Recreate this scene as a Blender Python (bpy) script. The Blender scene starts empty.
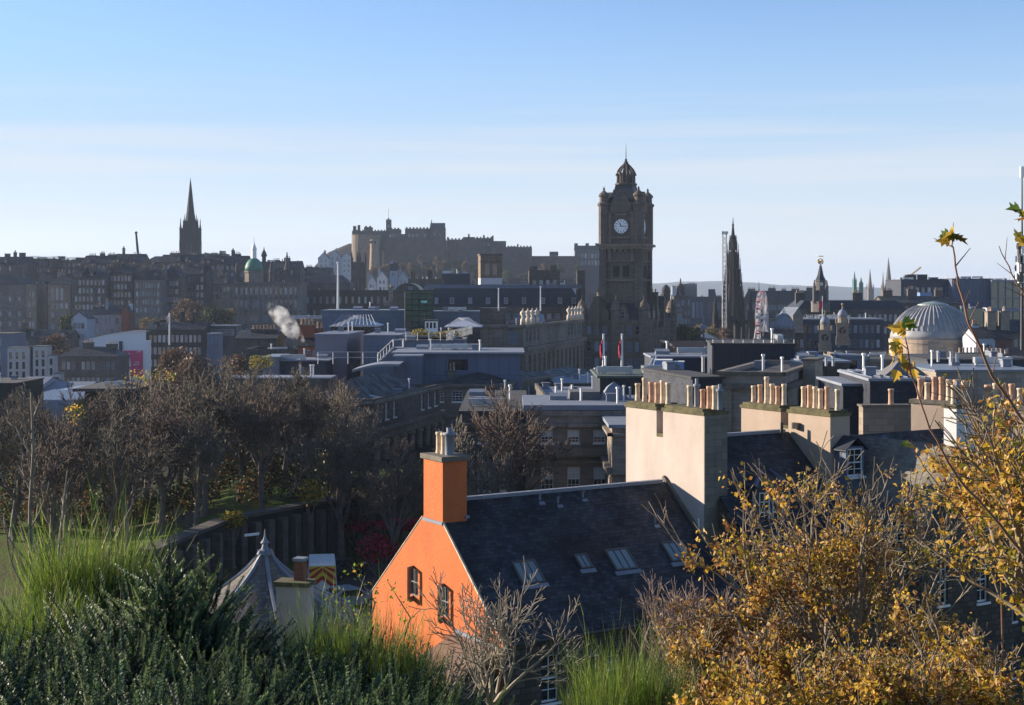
import bpy, math, random
from mathutils import Vector, Matrix, noise as mnoise
R = math.radians
C = bpy.context.scene.collection
SC = bpy.context.scene
rnd = random.Random(7)

# ------------------------------------------------------------------ camera, sky, sun, exposure
F, CX, HY = 1430.0, 512.0, 290.0          # focal length in pixels, picture centre, horizon row
cam = bpy.data.cameras.new('camera')
cam.sensor_width = 36.0
cam.lens = F / 1024 * 36.0
cam.shift_y = (HY - 352.5) / 1024
cam.clip_start = 0.2
cam.clip_end = 60000
co = bpy.data.objects.new('camera', cam)
co.rotation_euler = (R(90), 0, 0)
C.objects.link(co)
SC.camera = co

SUN_AZ, SUN_EL = R(68), R(14.5)           # azimuth to the left of the view direction
sd = Vector((-math.sin(SUN_AZ) * math.cos(SUN_EL), math.cos(SUN_AZ) * math.cos(SUN_EL), math.sin(SUN_EL)))
sl = bpy.data.lights.new('sun', 'SUN')
sl.energy = 5.0
sl.angle = R(0.5)
sl.color = (1.0, 0.85, 0.67)
so = bpy.data.objects.new('sun', sl)
so.rotation_euler = sd.to_track_quat('Z', 'Y').to_euler()
so.location = (-60, 20, 60)
C.objects.link(so)

world = bpy.data.worlds.new('World')
SC.world = world
world.use_nodes = True
wt = world.node_tree
wt.nodes.clear()
def wn(t, **k):
    n = wt.nodes.new(t)
    for a, b in k.items(): setattr(n, a, b)
    return n
sky = wn('ShaderNodeTexSky', sky_type='NISHITA', sun_disc=False, sun_elevation=SUN_EL, sun_rotation=-SUN_AZ,
         altitude=80, air_density=0.6, dust_density=0.0, ozone_density=2.0)
tc = wn('ShaderNodeTexCoord')
# thin veil of high cloud low in the sky and sideways streaks of it: noise on the sky direction
mp = wn('ShaderNodeMapping'); mp.inputs['Scale'].default_value = (1.5, 1.5, 38.0); mp.inputs['Rotation'].default_value = (R(0.8), R(-1.0), 0)
nz = wn('ShaderNodeTexNoise'); nz.inputs['Scale'].default_value = 1.3; nz.inputs['Detail'].default_value = 7; nz.inputs['Roughness'].default_value = 0.52
rp = wn('ShaderNodeValToRGB'); rp.color_ramp.elements[0].position = 0.44; rp.color_ramp.elements[1].position = 0.62
sep = wn('ShaderNodeSeparateXYZ')
band = wn('ShaderNodeMapRange', interpolation_type='SMOOTHSTEP'); band.inputs['From Min'].default_value = 0.16; band.inputs['From Max'].default_value = 0.08
veil = wn('ShaderNodeMapRange', interpolation_type='SMOOTHSTEP'); veil.inputs['From Min'].default_value = 0.235; veil.inputs['From Max'].default_value = 0.09; veil.inputs['To Max'].default_value = 0.86
vcol = wn('ShaderNodeValToRGB')
for k, (p_, c_) in enumerate(((0.0, (.92, .92, .90)), (.19, (.84, .88, .91)), (.42, (.62, .78, .94)), (.72, (.45, .665, .935)), (1.0, (.36, .585, .92)))):
    e_ = vcol.color_ramp.elements[k] if k < 2 else vcol.color_ramp.elements.new(p_)
    e_.position = p_; e_.color = (*c_, 1)
ve = wn('ShaderNodeMapRange'); ve.inputs['From Min'].default_value = 0.0; ve.inputs['From Max'].default_value = 0.20
gain = wn('ShaderNodeVectorMath', operation='SCALE'); gain.inputs['Scale'].default_value = SKYGAIN = 4.3
mul = wn('ShaderNodeMath', operation='MULTIPLY')
mul2 = wn('ShaderNodeMath', operation='MULTIPLY'); mul2.inputs[1].default_value = 0.6
mix = wn('ShaderNodeMixRGB', blend_type='MIX')
mix2 = wn('ShaderNodeMixRGB', blend_type='MIX'); mix2.inputs['Color2'].default_value = (.83 * SKYGAIN, .87 * SKYGAIN, .93 * SKYGAIN, 1)
bg = wn('ShaderNodeBackground'); bg.inputs['Strength'].default_value = 0.10
ow = wn('ShaderNodeOutputWorld')
L = wt.links.new
L(tc.outputs['Generated'], mp.inputs['Vector']); L(mp.outputs[0], nz.inputs['Vector']); L(nz.outputs['Fac'], rp.inputs['Fac'])
L(tc.outputs['Generated'], sep.inputs[0]); L(sep.outputs['Z'], band.inputs['Value']); L(sep.outputs['Z'], veil.inputs['Value']); L(sep.outputs['Z'], ve.inputs['Value'])
L(ve.outputs[0], vcol.inputs['Fac']); L(vcol.outputs['Color'], gain.inputs[0])
L(veil.outputs[0], mix.inputs['Fac']); L(sky.outputs[0], mix.inputs['Color1']); L(gain.outputs[0], mix.inputs['Color2'])
L(rp.outputs['Color'], mul.inputs[0]); L(band.outputs[0], mul.inputs[1]); L(mul.outputs[0], mul2.inputs[0])
L(mul2.outputs[0], mix2.inputs['Fac']); L(mix.outputs[0], mix2.inputs['Color1']); L(mix2.outputs[0], bg.inputs['Color']); L(bg.outputs[0], ow.inputs['Surface'])

SC.view_settings.view_transform = 'Standard'
SC.view_settings.look = 'None'
SC.view_settings.gamma = 1.0
SC.view_settings.use_curve_mapping = False
SC.view_settings.exposure = 1.15
SC.render.engine = 'CYCLES'
SC.cycles.max_bounces = 5
SC.cycles.diffuse_bounces = 3
SC.cycles.glossy_bounces = 2
SC.cycles.transmission_bounces = 3
SC.cycles.transparent_max_bounces = 6
SC.cycles.volume_bounces = 1
SC.cycles.use_denoising = True
SC.cycles.caustics_reflective = False
SC.cycles.caustics_refractive = False

# ------------------------------------------------------------------ placing: picture column / row at a distance -> metres
def X(px, Y): return (px - CX) / F * Y
def Z(py, Y): return (HY - py) / F * Y
def P(px, py, Y): return Vector((X(px, Y), Y, Z(py, Y)))
def on_column(px, p, d):
    """parameter t where p + t d stands on the sight line of picture column px"""
    k = (px - CX) / F
    return (k * p[1] - p[0]) / (d[0] - k * d[1])

# ------------------------------------------------------------------ materials
MATS = {}
def nodes_of(name):
    m = bpy.data.materials.new(name); m.use_nodes = True
    nt = m.node_tree
    return m, nt, nt.nodes['Principled BSDF']
def nd(nt, t, **k):
    n = nt.nodes.new(t)
    for a, b in k.items(): setattr(n, a, b)
    return n
def rgba(c): return (c[0], c[1], c[2], 1)
def scl(c, f): return tuple(x * f for x in c)
def plain(name, col, rough=0.6, metal=0.0, var=0.18, scale=1.3, bump=0.0, spec=0.4):
    """colour broken up by two sizes of noise"""
    if name in MATS: return MATS[name]
    m, nt, b = nodes_of(name)
    tcn = nd(nt, 'ShaderNodeTexCoord')
    n1 = nd(nt, 'ShaderNodeTexNoise'); n1.inputs['Scale'].default_value = scale; n1.inputs['Detail'].default_value = 6
    nt.links.new(tcn.outputs['Object'], n1.inputs['Vector'])
    mx = nd(nt, 'ShaderNodeMixRGB'); mx.inputs['Color1'].default_value = rgba(scl(col, 1 - var)); mx.inputs['Color2'].default_value = rgba(scl(col, 1 + var))
    rr = nd(nt, 'ShaderNodeValToRGB'); rr.color_ramp.elements[0].position = .3; rr.color_ramp.elements[1].position = .7
    nt.links.new(n1.outputs['Fac'], rr.inputs['Fac']); nt.links.new(rr.outputs['Color'], mx.inputs['Fac'])
    nt.links.new(mx.outputs[0], b.inputs['Base Color'])
    b.inputs['Roughness'].default_value = rough; b.inputs['Metallic'].default_value = metal
    b.inputs['Specular IOR Level'].default_value = spec
    if bump:
        bp = nd(nt, 'ShaderNodeBump'); bp.inputs['Strength'].default_value = bump; bp.inputs['Distance'].default_value = 0.05
        n2 = nd(nt, 'ShaderNodeTexNoise'); n2.inputs['Scale'].default_value = scale * 9
        nt.links.new(tcn.outputs['Object'], n2.inputs['Vector']); nt.links.new(n2.outputs['Fac'], bp.inputs['Height']); nt.links.new(bp.outputs[0], b.inputs['Normal'])
    MATS[name] = m
    return m
def masonry(name, col, bw=0.9, bh=0.36, var=0.16, soot=0.5, mortar=0.012, sootcol=(0.03, 0.028, 0.026), rough=0.85, sscale=0.16, bump=0.25, mort=0.6):
    """coursed stone from UVs in metres, with soot stains of their own shape"""
    if name in MATS: return MATS[name]
    m, nt, b = nodes_of(name)
    uv = nd(nt, 'ShaderNodeUVMap'); uv.uv_map = 'UVMap'
    tcn = nd(nt, 'ShaderNodeTexCoord')
    br = nd(nt, 'ShaderNodeTexBrick'); br.offset = .5
    br.inputs['Scale'].default_value = 1.0; br.inputs['Brick Width'].default_value = bw; br.inputs['Row Height'].default_value = bh
    br.inputs['Mortar Size'].default_value = mortar; br.inputs['Mortar Smooth'].default_value = .3
    br.inputs['Color1'].default_value = rgba(scl(col, 1 - var)); br.inputs['Color2'].default_value = rgba(scl(col, 1 + var)); br.inputs['Mortar'].default_value = rgba(scl(col, mort))
    nt.links.new(uv.outputs[0], br.inputs['Vector'])
    n1 = nd(nt, 'ShaderNodeTexNoise'); n1.inputs['Scale'].default_value = sscale; n1.inputs['Detail'].default_value = 8; n1.inputs['Roughness'].default_value = .65
    mpn = nd(nt, 'ShaderNodeMapping'); mpn.inputs['Scale'].default_value = (1, 1, .55)
    nt.links.new(tcn.outputs['Object'], mpn.inputs['Vector']); nt.links.new(mpn.outputs[0], n1.inputs['Vector'])
    rr = nd(nt, 'ShaderNodeValToRGB'); rr.color_ramp.elements[0].position = .42; rr.color_ramp.elements[1].position = .66
    nt.links.new(n1.outputs['Fac'], rr.inputs['Fac'])
    st = nd(nt, 'ShaderNodeTexNoise'); st.inputs['Scale'].default_value = 1.0; st.inputs['Detail'].default_value = 5
    mps = nd(nt, 'ShaderNodeMapping'); mps.inputs['Scale'].default_value = (1.6, 1.6, .12)
    nt.links.new(tcn.outputs['Object'], mps.inputs['Vector']); nt.links.new(mps.outputs[0], st.inputs['Vector'])
    rs = nd(nt, 'ShaderNodeValToRGB'); rs.color_ramp.elements[0].position = .5; rs.color_ramp.elements[1].position = .75
    nt.links.new(st.outputs['Fac'], rs.inputs['Fac'])
    mxm = nd(nt, 'ShaderNodeMath', operation='MAXIMUM'); nt.links.new(rr.outputs[0], mxm.inputs[0]); nt.links.new(rs.outputs[0], mxm.inputs[1])
    sm = nd(nt, 'ShaderNodeMath', operation='MULTIPLY'); sm.inputs[1].default_value = soot; nt.links.new(mxm.outputs[0], sm.inputs[0])
    mx = nd(nt, 'ShaderNodeMixRGB'); mx.inputs['Color2'].default_value = rgba(sootcol)
    nt.links.new(sm.outputs[0], mx.inputs['Fac']); nt.links.new(br.outputs['Color'], mx.inputs['Color1']); nt.links.new(mx.outputs[0], b.inputs['Base Color'])
    b.inputs['Roughness'].default_value = rough; b.inputs['Specular IOR Level'].default_value = .25
    bp = nd(nt, 'ShaderNodeBump'); bp.inputs['Strength'].default_value = bump; bp.inputs['Distance'].default_value = .03
    n2 = nd(nt, 'ShaderNodeTexNoise'); n2.inputs['Scale'].default_value = 7; nt.links.new(tcn.outputs['Object'], n2.inputs['Vector'])
    ad = nd(nt, 'ShaderNodeMath', operation='SUBTRACT'); nt.links.new(n2.outputs['Fac'], ad.inputs[0]); nt.links.new(br.outputs['Fac'], ad.inputs[1])
    nt.links.new(ad.outputs[0], bp.inputs['Height']); nt.links.new(bp.outputs[0], b.inputs['Normal'])
    MATS[name] = m
    return m
def slates(name, col, bw=0.34, bh=0.22, lichen=0.4, lcol=(0.10, 0.09, 0.07), rough=.55, con=.3, bump=.2, spec=.3):
    if name in MATS: return MATS[name]
    m, nt, b = nodes_of(name)
    uv = nd(nt, 'ShaderNodeUVMap'); uv.uv_map = 'UVMap'
    tcn = nd(nt, 'ShaderNodeTexCoord')
    br = nd(nt, 'ShaderNodeTexBrick'); br.offset = .5
    br.inputs['Scale'].default_value = 1.0; br.inputs['Brick Width'].default_value = bw; br.inputs['Row Height'].default_value = bh
    br.inputs['Mortar Size'].default_value = .018; br.inputs['Mortar Smooth'].default_value = .4; br.inputs['Bias'].default_value = -.1
    br.inputs['Color1'].default_value = rgba(scl(col, 1 - con)); br.inputs['Color2'].default_value = rgba(scl(col, 1 + 1.3 * con)); br.inputs['Mortar'].default_value = rgba(scl(col, 1 - 1.6 * con)); b.inputs['Specular IOR Level'].default_value = spec
    nt.links.new(uv.outputs[0], br.inputs['Vector'])
    n1 = nd(nt, 'ShaderNodeTexNoise'); n1.inputs['Scale'].default_value = .34; n1.inputs['Detail'].default_value = 9; n1.inputs['Roughness'].default_value = .7
    nt.links.new(tcn.outputs['Object'], n1.inputs['Vector'])
    rr = nd(nt, 'ShaderNodeValToRGB'); rr.color_ramp.elements[0].position = .45; rr.color_ramp.elements[1].position = .68
    nt.links.new(n1.outputs['Fac'], rr.inputs['Fac'])
    sm = nd(nt, 'ShaderNodeMath', operation='MULTIPLY'); sm.inputs[1].default_value = lichen; nt.links.new(rr.outputs[0], sm.inputs[0])
    mx = nd(nt, 'ShaderNodeMixRGB'); mx.inputs['Color2'].default_value = rgba(lcol)
    nt.links.new(sm.outputs[0], mx.inputs['Fac']); nt.links.new(br.outputs['Color'], mx.inputs['Color1']); nt.links.new(mx.outputs[0], b.inputs['Base Color'])
    n3 = nd(nt, 'ShaderNodeTexNoise'); n3.inputs['Scale'].default_value = .8; n3.inputs['Detail'].default_value = 6; nt.links.new(tcn.outputs['Object'], n3.inputs['Vector'])
    mr = nd(nt, 'ShaderNodeMapRange'); mr.inputs['From Min'].default_value = .35; mr.inputs['From Max'].default_value = .65; mr.inputs['To Min'].default_value = rough - .12; mr.inputs['To Max'].default_value = rough + .25
    nt.links.new(n3.outputs['Fac'], mr.inputs['Value']); nt.links.new(mr.outputs[0], b.inputs['Roughness'])
    bp = nd(nt, 'ShaderNodeBump'); bp.inputs['Strength'].default_value = bump; bp.inputs['Distance'].default_value = .03
    sx = nd(nt, 'ShaderNodeSeparateXYZ'); nt.links.new(uv.outputs[0], sx.inputs[0])
    dv = nd(nt, 'ShaderNodeMath', operation='DIVIDE'); dv.inputs[1].default_value = bh; nt.links.new(sx.outputs['Y'], dv.inputs[0])
    fr = nd(nt, 'ShaderNodeMath', operation='FRACT'); nt.links.new(dv.outputs[0], fr.inputs[0])
    sb = nd(nt, 'ShaderNodeMath', operation='MULTIPLY_ADD'); sb.inputs[1].default_value = -1.0; nt.links.new(fr.outputs[0], sb.inputs[0])
    ns = nd(nt, 'ShaderNodeTexNoise'); ns.inputs['Scale'].default_value = 5; nt.links.new(tcn.outputs['Object'], ns.inputs['Vector'])
    nt.links.new(ns.outputs['Fac'], sb.inputs[2]); nt.links.new(sb.outputs[0], bp.inputs['Height']); nt.links.new(bp.outputs[0], b.inputs['Normal'])
    MATS[name] = m
    return m
def leafmat(name, col, trans=0.35, var=.3, rough=.55, scale=2.5):
    if name in MATS: return MATS[name]
    m, nt, b = nodes_of(name)
    tcn = nd(nt, 'ShaderNodeTexCoord')
    n1 = nd(nt, 'ShaderNodeTexNoise'); n1.inputs['Scale'].default_value = scale; n1.inputs['Detail'].default_value = 3
    nt.links.new(tcn.outputs['Object'], n1.inputs['Vector'])
    rr = nd(nt, 'ShaderNodeValToRGB'); rr.color_ramp.elements[0].position = .35; rr.color_ramp.elements[1].position = .65
    rr.color_ramp.elements[0].color = rgba(scl(col, 1 - var)); rr.color_ramp.elements[1].color = rgba(scl(col, 1 + var))
    nt.links.new(n1.outputs['Fac'], rr.inputs['Fac']); nt.links.new(rr.outputs[0], b.inputs['Base Color'])
    b.inputs['Roughness'].default_value = rough; b.inputs['Specular IOR Level'].default_value = .3
    tr = nd(nt, 'ShaderNodeBsdfTranslucent'); nt.links.new(rr.outputs[0], tr.inputs['Color'])
    ms = nd(nt, 'ShaderNodeMixShader'); ms.inputs['Fac'].default_value = trans
    out = nt.nodes['Material Output']
    nt.links.new(b.outputs[0], ms.inputs[1]); nt.links.new(tr.outputs[0], ms.inputs[2]); nt.links.new(ms.outputs[0], out.inputs['Surface'])
    MATS[name] = m
    return m
def glassmat(name, col=(.015, .02, .03), rough=.06, spec=.6):
    if name in MATS: return MATS[name]
    m, nt, b = nodes_of(name)
    tcn = nd(nt, 'ShaderNodeTexCoord'); n1 = nd(nt, 'ShaderNodeTexNoise'); n1.inputs['Scale'].default_value = 1.2
    nt.links.new(tcn.outputs['Object'], n1.inputs['Vector'])
    bp = nd(nt, 'ShaderNodeBump'); bp.inputs['Strength'].default_value = .12; bp.inputs['Distance'].default_value = .05
    nt.links.new(n1.outputs['Fac'], bp.inputs['Height']); nt.links.new(bp.outputs[0], b.inputs['Normal'])
    b.inputs['Base Color'].default_value = rgba(col); b.inputs['Roughness'].default_value = rough; b.inputs['Specular IOR Level'].default_value = spec
    b.inputs['Coat Weight'].default_value = .6; b.inputs['Coat Roughness'].default_value = .03
    MATS[name] = m
    return m

# ------------------------------------------------------------------ mesh building
class MB:
    def __init__(s): s.v = []; s.f = []; s.uv = []; s.mi = []; s.sm = []; s.cur = 0; s.smooth = False
    def face(s, pts, uvs=None):
        n = len(s.v); s.v.extend([tuple(p) for p in pts]); s.f.append(tuple(range(n, n + len(pts))))
        if uvs is None:
            p0, p1, p2 = Vector(pts[0]), Vector(pts[1]), Vector(pts[2])
            nm = (p1 - p0).cross(p2 - p0)
            if nm.length < 1e-12: uvs = [(0, 0)] * len(pts)
            else:
                nm.normalize()
                if abs(nm.z) > .97: uvs = [(p[0], p[1]) for p in pts]
                else:
                    uu = Vector((-nm.y, nm.x, 0)).normalized(); vv = nm.cross(uu)
                    uvs = [(uu.dot(Vector(p)), vv.dot(Vector(p))) for p in pts]
        s.uv.extend(uvs); s.mi.append(s.cur); s.sm.append(s.smooth)
    def grid_face(s, idx, uvs=None):
        s.f.append(tuple(idx)); s.uv.extend(uvs or [(s.v[i][0], s.v[i][1]) for i in idx]); s.mi.append(s.cur); s.sm.append(s.smooth)
    def obox(s, c, u, v, w, hu, hv, hw, skip=()):
        """box at centre c with unit axes u, v, w and half sizes"""
        c = Vector(c); u = Vector(u) * hu; v = Vector(v) * hv; w = Vector(w) * hw
        q = lambda a, b, d: c + u * a + v * b + w * d
        fs = {'-w': [q(-1, 1, -1), q(1, 1, -1), q(1, -1, -1), q(-1, -1, -1)], '+w': [q(-1, -1, 1), q(1, -1, 1), q(1, 1, 1), q(-1, 1, 1)],
              '-v': [q(-1, -1, -1), q(1, -1, -1), q(1, -1, 1), q(-1, -1, 1)], '+v': [q(1, 1, -1), q(-1, 1, -1), q(-1, 1, 1), q(1, 1, 1)],
              '-u': [q(-1, 1, -1), q(-1, -1, -1), q(-1, -1, 1), q(-1, 1, 1)], '+u': [q(1, -1, -1), q(1, 1, -1), q(1, 1, 1), q(1, -1, 1)]}
        for k, p in fs.items():
            if k not in skip: s.face(p)
    def box(s, x0, x1, y0, y1, z0, z1, skip=()):
        s.obox(((x0 + x1) / 2, (y0 + y1) / 2, (z0 + z1) / 2), (1, 0, 0), (0, 1, 0), (0, 0, 1), abs(x1 - x0) / 2, abs(y1 - y0) / 2, abs(z1 - z0) / 2, skip)
    def rbox(s, cx, cy, yaw, w, d, z0, z1, skip=()):
        a = R(yaw)
        s.obox((cx, cy, (z0 + z1) / 2), (math.cos(a), math.sin(a), 0), (-math.sin(a), math.cos(a), 0), (0, 0, 1), w / 2, d / 2, (z1 - z0) / 2, skip)
    def tube(s, pts, rad, n=6, cap=False):
        pts = [Vector(p) for p in pts]
        if not hasattr(rad, '__len__'): rad = [rad] * len(pts)
        base = len(s.v); m = len(pts)
        for i, p in enumerate(pts):
            t = (pts[min(i + 1, m - 1)] - pts[max(i - 1, 0)])
            if t.length < 1e-9: t = Vector((0, 0, 1))
            t.normalize()
            a = Vector((0, 0, 1)) if abs(t.z) < .9 else Vector((1, 0, 0))
            u = t.cross(a).normalized(); w = t.cross(u)
            for k in range(n):
                g = 2 * math.pi * k / n
                q = p + (u * math.cos(g) + w * math.sin(g)) * rad[i]
                s.v.append((q.x, q.y, q.z))
        for i in range(m - 1):
            for k in range(n):
                k2 = (k + 1) % n
                s.grid_face((base + i * n + k, base + i * n + k2, base + (i + 1) * n + k2, base + (i + 1) * n + k), [(k / n, i), ((k + 1) / n, i), ((k + 1) / n, i + 1), (k / n, i + 1)])
        if cap:
            s.grid_face(tuple(base + (m - 1) * n + k for k in range(n)))
            s.grid_face(tuple(base + k for k in reversed(range(n))))
    def lathe(s, cx, cy, prof, n=12, rot=0, sx=1, sy=1, cap=True):
        """prof: list of (radius, z) bottom to top"""
        base = len(s.v); m = len(prof)
        for r, z in prof:
            for k in range(n):
                g = 2 * math.pi * (k + rot) / n
                s.v.append((cx + math.cos(g) * r * sx, cy + math.sin(g) * r * sy, z))
        rr = max(p[0] for p in prof)
        acc = 0; vs = [0]
        for i in range(m - 1):
            acc += math.hypot(prof[i + 1][0] - prof[i][0], prof[i + 1][1] - prof[i][1]); vs.append(acc)
        for i in range(m - 1):
            for k in range(n):
                k2 = (k + 1) % n
                u0 = 2 * math.pi * k / n * rr; u1 = 2 * math.pi * (k + 1) / n * rr
                s.grid_face((base + i * n + k, base + i * n + k2, base + (i + 1) * n + k2, base + (i + 1) * n + k), [(u0, vs[i]), (u1, vs[i]), (u1, vs[i + 1]), (u0, vs[i + 1])])
        if cap and prof[-1][0] > 1e-4: s.grid_face(tuple(base + (m - 1) * n + k for k in range(n)))
        if cap and prof[0][0] > 1e-4: s.grid_face(tuple(base + k for k in reversed(range(n))))
    def prism(s, pts, z0, z1, top=True, bottom=False):
        n = len(pts)
        for i in range(n):
            a, b = pts[i], pts[(i + 1) % n]
            s.face([(a[0], a[1], z0), (b[0], b[1], z0), (b[0], b[1], z1), (a[0], a[1], z1)])
        if top: s.face([(p[0], p[1], z1) for p in pts])
        if bottom: s.face([(p[0], p[1], z0) for p in reversed(pts)])
    def xform(s, loc, yaw=0):
        a = R(yaw); c_, s_ = math.cos(a), math.sin(a)
        s.v = [(loc[0] + x * c_ - y * s_, loc[1] + x * s_ + y * c_, loc[2] + z) for x, y, z in s.v]
        return s
    def mesh(s, name, mats, off=(0, 0, 0)):
        me = bpy.data.meshes.new(name)
        ox, oy, oz = off
        me.from_pydata([(x - ox, y - oy, z - oz) for x, y, z in s.v], [], s.f)
        ul = me.uv_layers.new(name='UVMap')
        flat = [c for uv in s.uv for c in uv]
        ul.data.foreach_set('uv', flat)
        for m in (mats if isinstance(mats, (list, tuple)) else [mats]): me.materials.append(m)
        me.polygons.foreach_set('material_index', s.mi)
        me.polygons.foreach_set('use_smooth', s.sm)
        me.update()
        return me
    def build(s, name, mats, parent=None, at=None):
        """one mesh object; vertices are in world metres, the object's origin goes to its thing's origin"""
        off = world_of(parent) if parent else (at or (0, 0, 0))
        o = bpy.data.objects.new(name, s.mesh(name, mats, off))
        C.objects.link(o)
        if parent: o.parent = parent; WORLD[o.name] = off
        else: o.location = off; WORLD[o.name] = tuple(off)
        return o
WORLD = {}
def world_of(o): return WORLD[o.name]
def tag(o, label=None, cat=None, group=None, kind=None):
    if label: o['label'] = label
    if cat: o['category'] = cat
    if group: o['group'] = group
    if kind: o['kind'] = kind
    return o
def thing(name, label, cat, loc, group=None):
    o = bpy.data.objects.new(name, None); o.empty_display_size = .5
    C.objects.link(o); o.location = loc; WORLD[o.name] = tuple(loc)
    return tag(o, label, cat, group)
def copy_tree(o, parent=None):
    c = o.copy(); C.objects.link(c); c.parent = parent
    for ch in list(o.children): copy_tree(ch, c)
    return c
def inst(name, me, parent, loc, rz=0):
    """part that shares a mesh, placed in world metres under an unrotated parent"""
    o = bpy.data.objects.new(name, me); C.objects.link(o); o.parent = parent
    w = world_of(parent)
    o.location = (loc[0] - w[0], loc[1] - w[1], loc[2] - w[2]); o.rotation_euler = (0, 0, rz)
    WORLD[o.name] = tuple(loc)
    return o

# palette ------------------------------------------------------------
STONE = masonry('sandstone_grey', (.21, .185, .16), soot=.55)
STONE_D = masonry('sandstone_sooty', (.13, .117, .105), soot=.7)
STONE_W = masonry('sandstone_warm', (.20, .155, .11), soot=.4)
STONE_P = masonry('sandstone_pale', (.28, .24, .195), soot=.3)
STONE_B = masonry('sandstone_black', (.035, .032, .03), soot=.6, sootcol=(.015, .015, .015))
RUBBLE = masonry('rubble_stone', (.095, .08, .065), bw=.55, bh=.3, var=.35, soot=.5, mortar=.03, bump=.6)
BRICK = masonry('red_brick', (.26, .10, .06), bw=.24, bh=.08, soot=.3)
HARL = masonry('cream_render', (.50, .425, .385), bw=9, bh=7, var=.03, mortar=0, soot=.32, sootcol=(.25, .21, .17), sscale=.45, bump=.35)
HARL_B = masonry('beige_render', (.41, .325, .26), bw=1.6, bh=.7, var=.04, soot=.25, mortar=.004, sootcol=(.2, .15, .1), sscale=.5, mort=.9)
WHITE = plain('white_render', (.50, .51, .53), .8, var=.06)
CONC = plain('grey_concrete', (.13, .13, .14), .85, var=.12)
PANEL = masonry('blue_grey_cladding', (.125, .155, .225), bw=1.4, bh=2.8, var=.07, soot=.25, mortar=.03, sootcol=(.06, .075, .11), rough=.6, bump=.1)
PANEL_D = plain('dark_cladding', (.032, .040, .060), .6, var=.12, scale=.3)
FELT = plain('roof_felt', (.045, .046, .052), .9, var=.25, scale=.5)
LEAD = plain('lead_sheet', (.18, .205, .25), .45, var=.15, scale=.6)
DOMELEAD = plain('dome_lead', (.31, .31, .32), .5, var=.15, scale=.6)
LEADP = plain('pale_lead', (.19, .215, .265), .7, var=.12, scale=.6)
COPPER = plain('green_copper', (.05, .19, .14), .6, var=.2, scale=.6)
WPAINT = plain('white_paint', (.78, .78, .76), .45, var=.05)
METAL = plain('galvanised_metal', (.42, .44, .46), .4, metal=.6, var=.12)
DMETAL = plain('dark_metal', (.03, .03, .033), .5, var=.2)
SLATE = slates('slate', (.030, .034, .042), con=.12, bump=.05)
SLATE_B = slates('slate_blue', (.030, .038, .054), lichen=.2, con=.12, bump=.05)
SLATE_N = slates('slate_near_blue', (.032, .038, .052), lichen=.5, lcol=(.018, .018, .02), con=.4, bump=.4, spec=.2)
SLATE_L = slates('slate_lichen', (.055, .052, .05), lichen=.75)
SLATE_P = slates('slate_pale', (.13, .115, .10), lichen=.5, lcol=(.3, .27, .2))
GLASS = glassmat('window_glass')
GLASS_G = glassmat('green_glass', (.015, .07, .06), .1)
GLASS_B = glassmat('blue_glass', (.03, .05, .08), .12)
BLIND = plain('window_blind', (.6, .62, .62), .8, var=.05)
TERRA = plain('terracotta', (.50, .31, .21), .85, var=.3, scale=3)
POTD = plain('sooty_pot', (.22, .15, .11), .9, var=.3)
BUFF = plain('buff_clay', (.56, .45, .33), .85, var=.25, scale=3)
MOSS = plain('mossy_stone', (.10, .09, .045), .95, var=.4, scale=2.5, bump=.4)
COPE = plain('coping_stone', (.13, .115, .095), .9, var=.3, scale=2, bump=.3)

def each(name, mb_mesh, parent, locs, rz=0):
    """one part object per place, all sharing one mesh"""
    return [inst(name, mb_mesh, parent, l, rz) for l in locs]
def local_mesh(name, mats, fn):
    m = MB(); fn(m); return m.mesh(name, mats)
# ------------------------------------------------------------------ the ground
def sstep(a, b, t):
    t = max(0, min(1, (t - a) / (b - a))); return t * t * (3 - 2 * t)
def ground(x, y):
    # the hill under the viewer falls away in front
    if y < 55: z = -1.75 - .36 * max(y, 0) - .0 if y > 0 else -1.75 + .10 * min(-y, 30)
    else: z = -21.55 - .9 * sstep(55, 75, y)
    z -= 4.5 * sstep(138, 170, y)
    # burial ground plateau on the left, held by an L-shaped retaining wall
    d1 = -.983 * (x + 23.8) + .186 * (y - 94); d2 = -.81 * (x + 21.15) + .58 * (y - 108)
    pl = max(sstep(.2, 1.6, d1) * sstep(78, 93, y), sstep(.2, 1.6, d2) * sstep(80, 90, y)) * (1 - sstep(168, 195, y))
    z = z * (1 - pl) + (-18.1 - 2.6 * sstep(-21, -36, x)) * pl
    if y > 190:
        z -= 16 * sstep(220, 330, y) * sstep(40, -20, x)           # valley between the two towns
        z += 36 * sstep(470, 800, y) * sstep(60, -120, x)          # old town ridge
        d = math.hypot((x + 35) / 200, (y - 1340) / 190)
        z += 50 * (1 - sstep(.55, 1.0, d + .08 * math.sin(x * .05) * math.cos(y * .04)))
        z -= 14 * sstep(1500, 4000, y)
    return z + .25 * math.sin(x * .31) * math.cos(y * .27) * sstep(3, 20, y) * (1 - sstep(50, 62, y))
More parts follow.
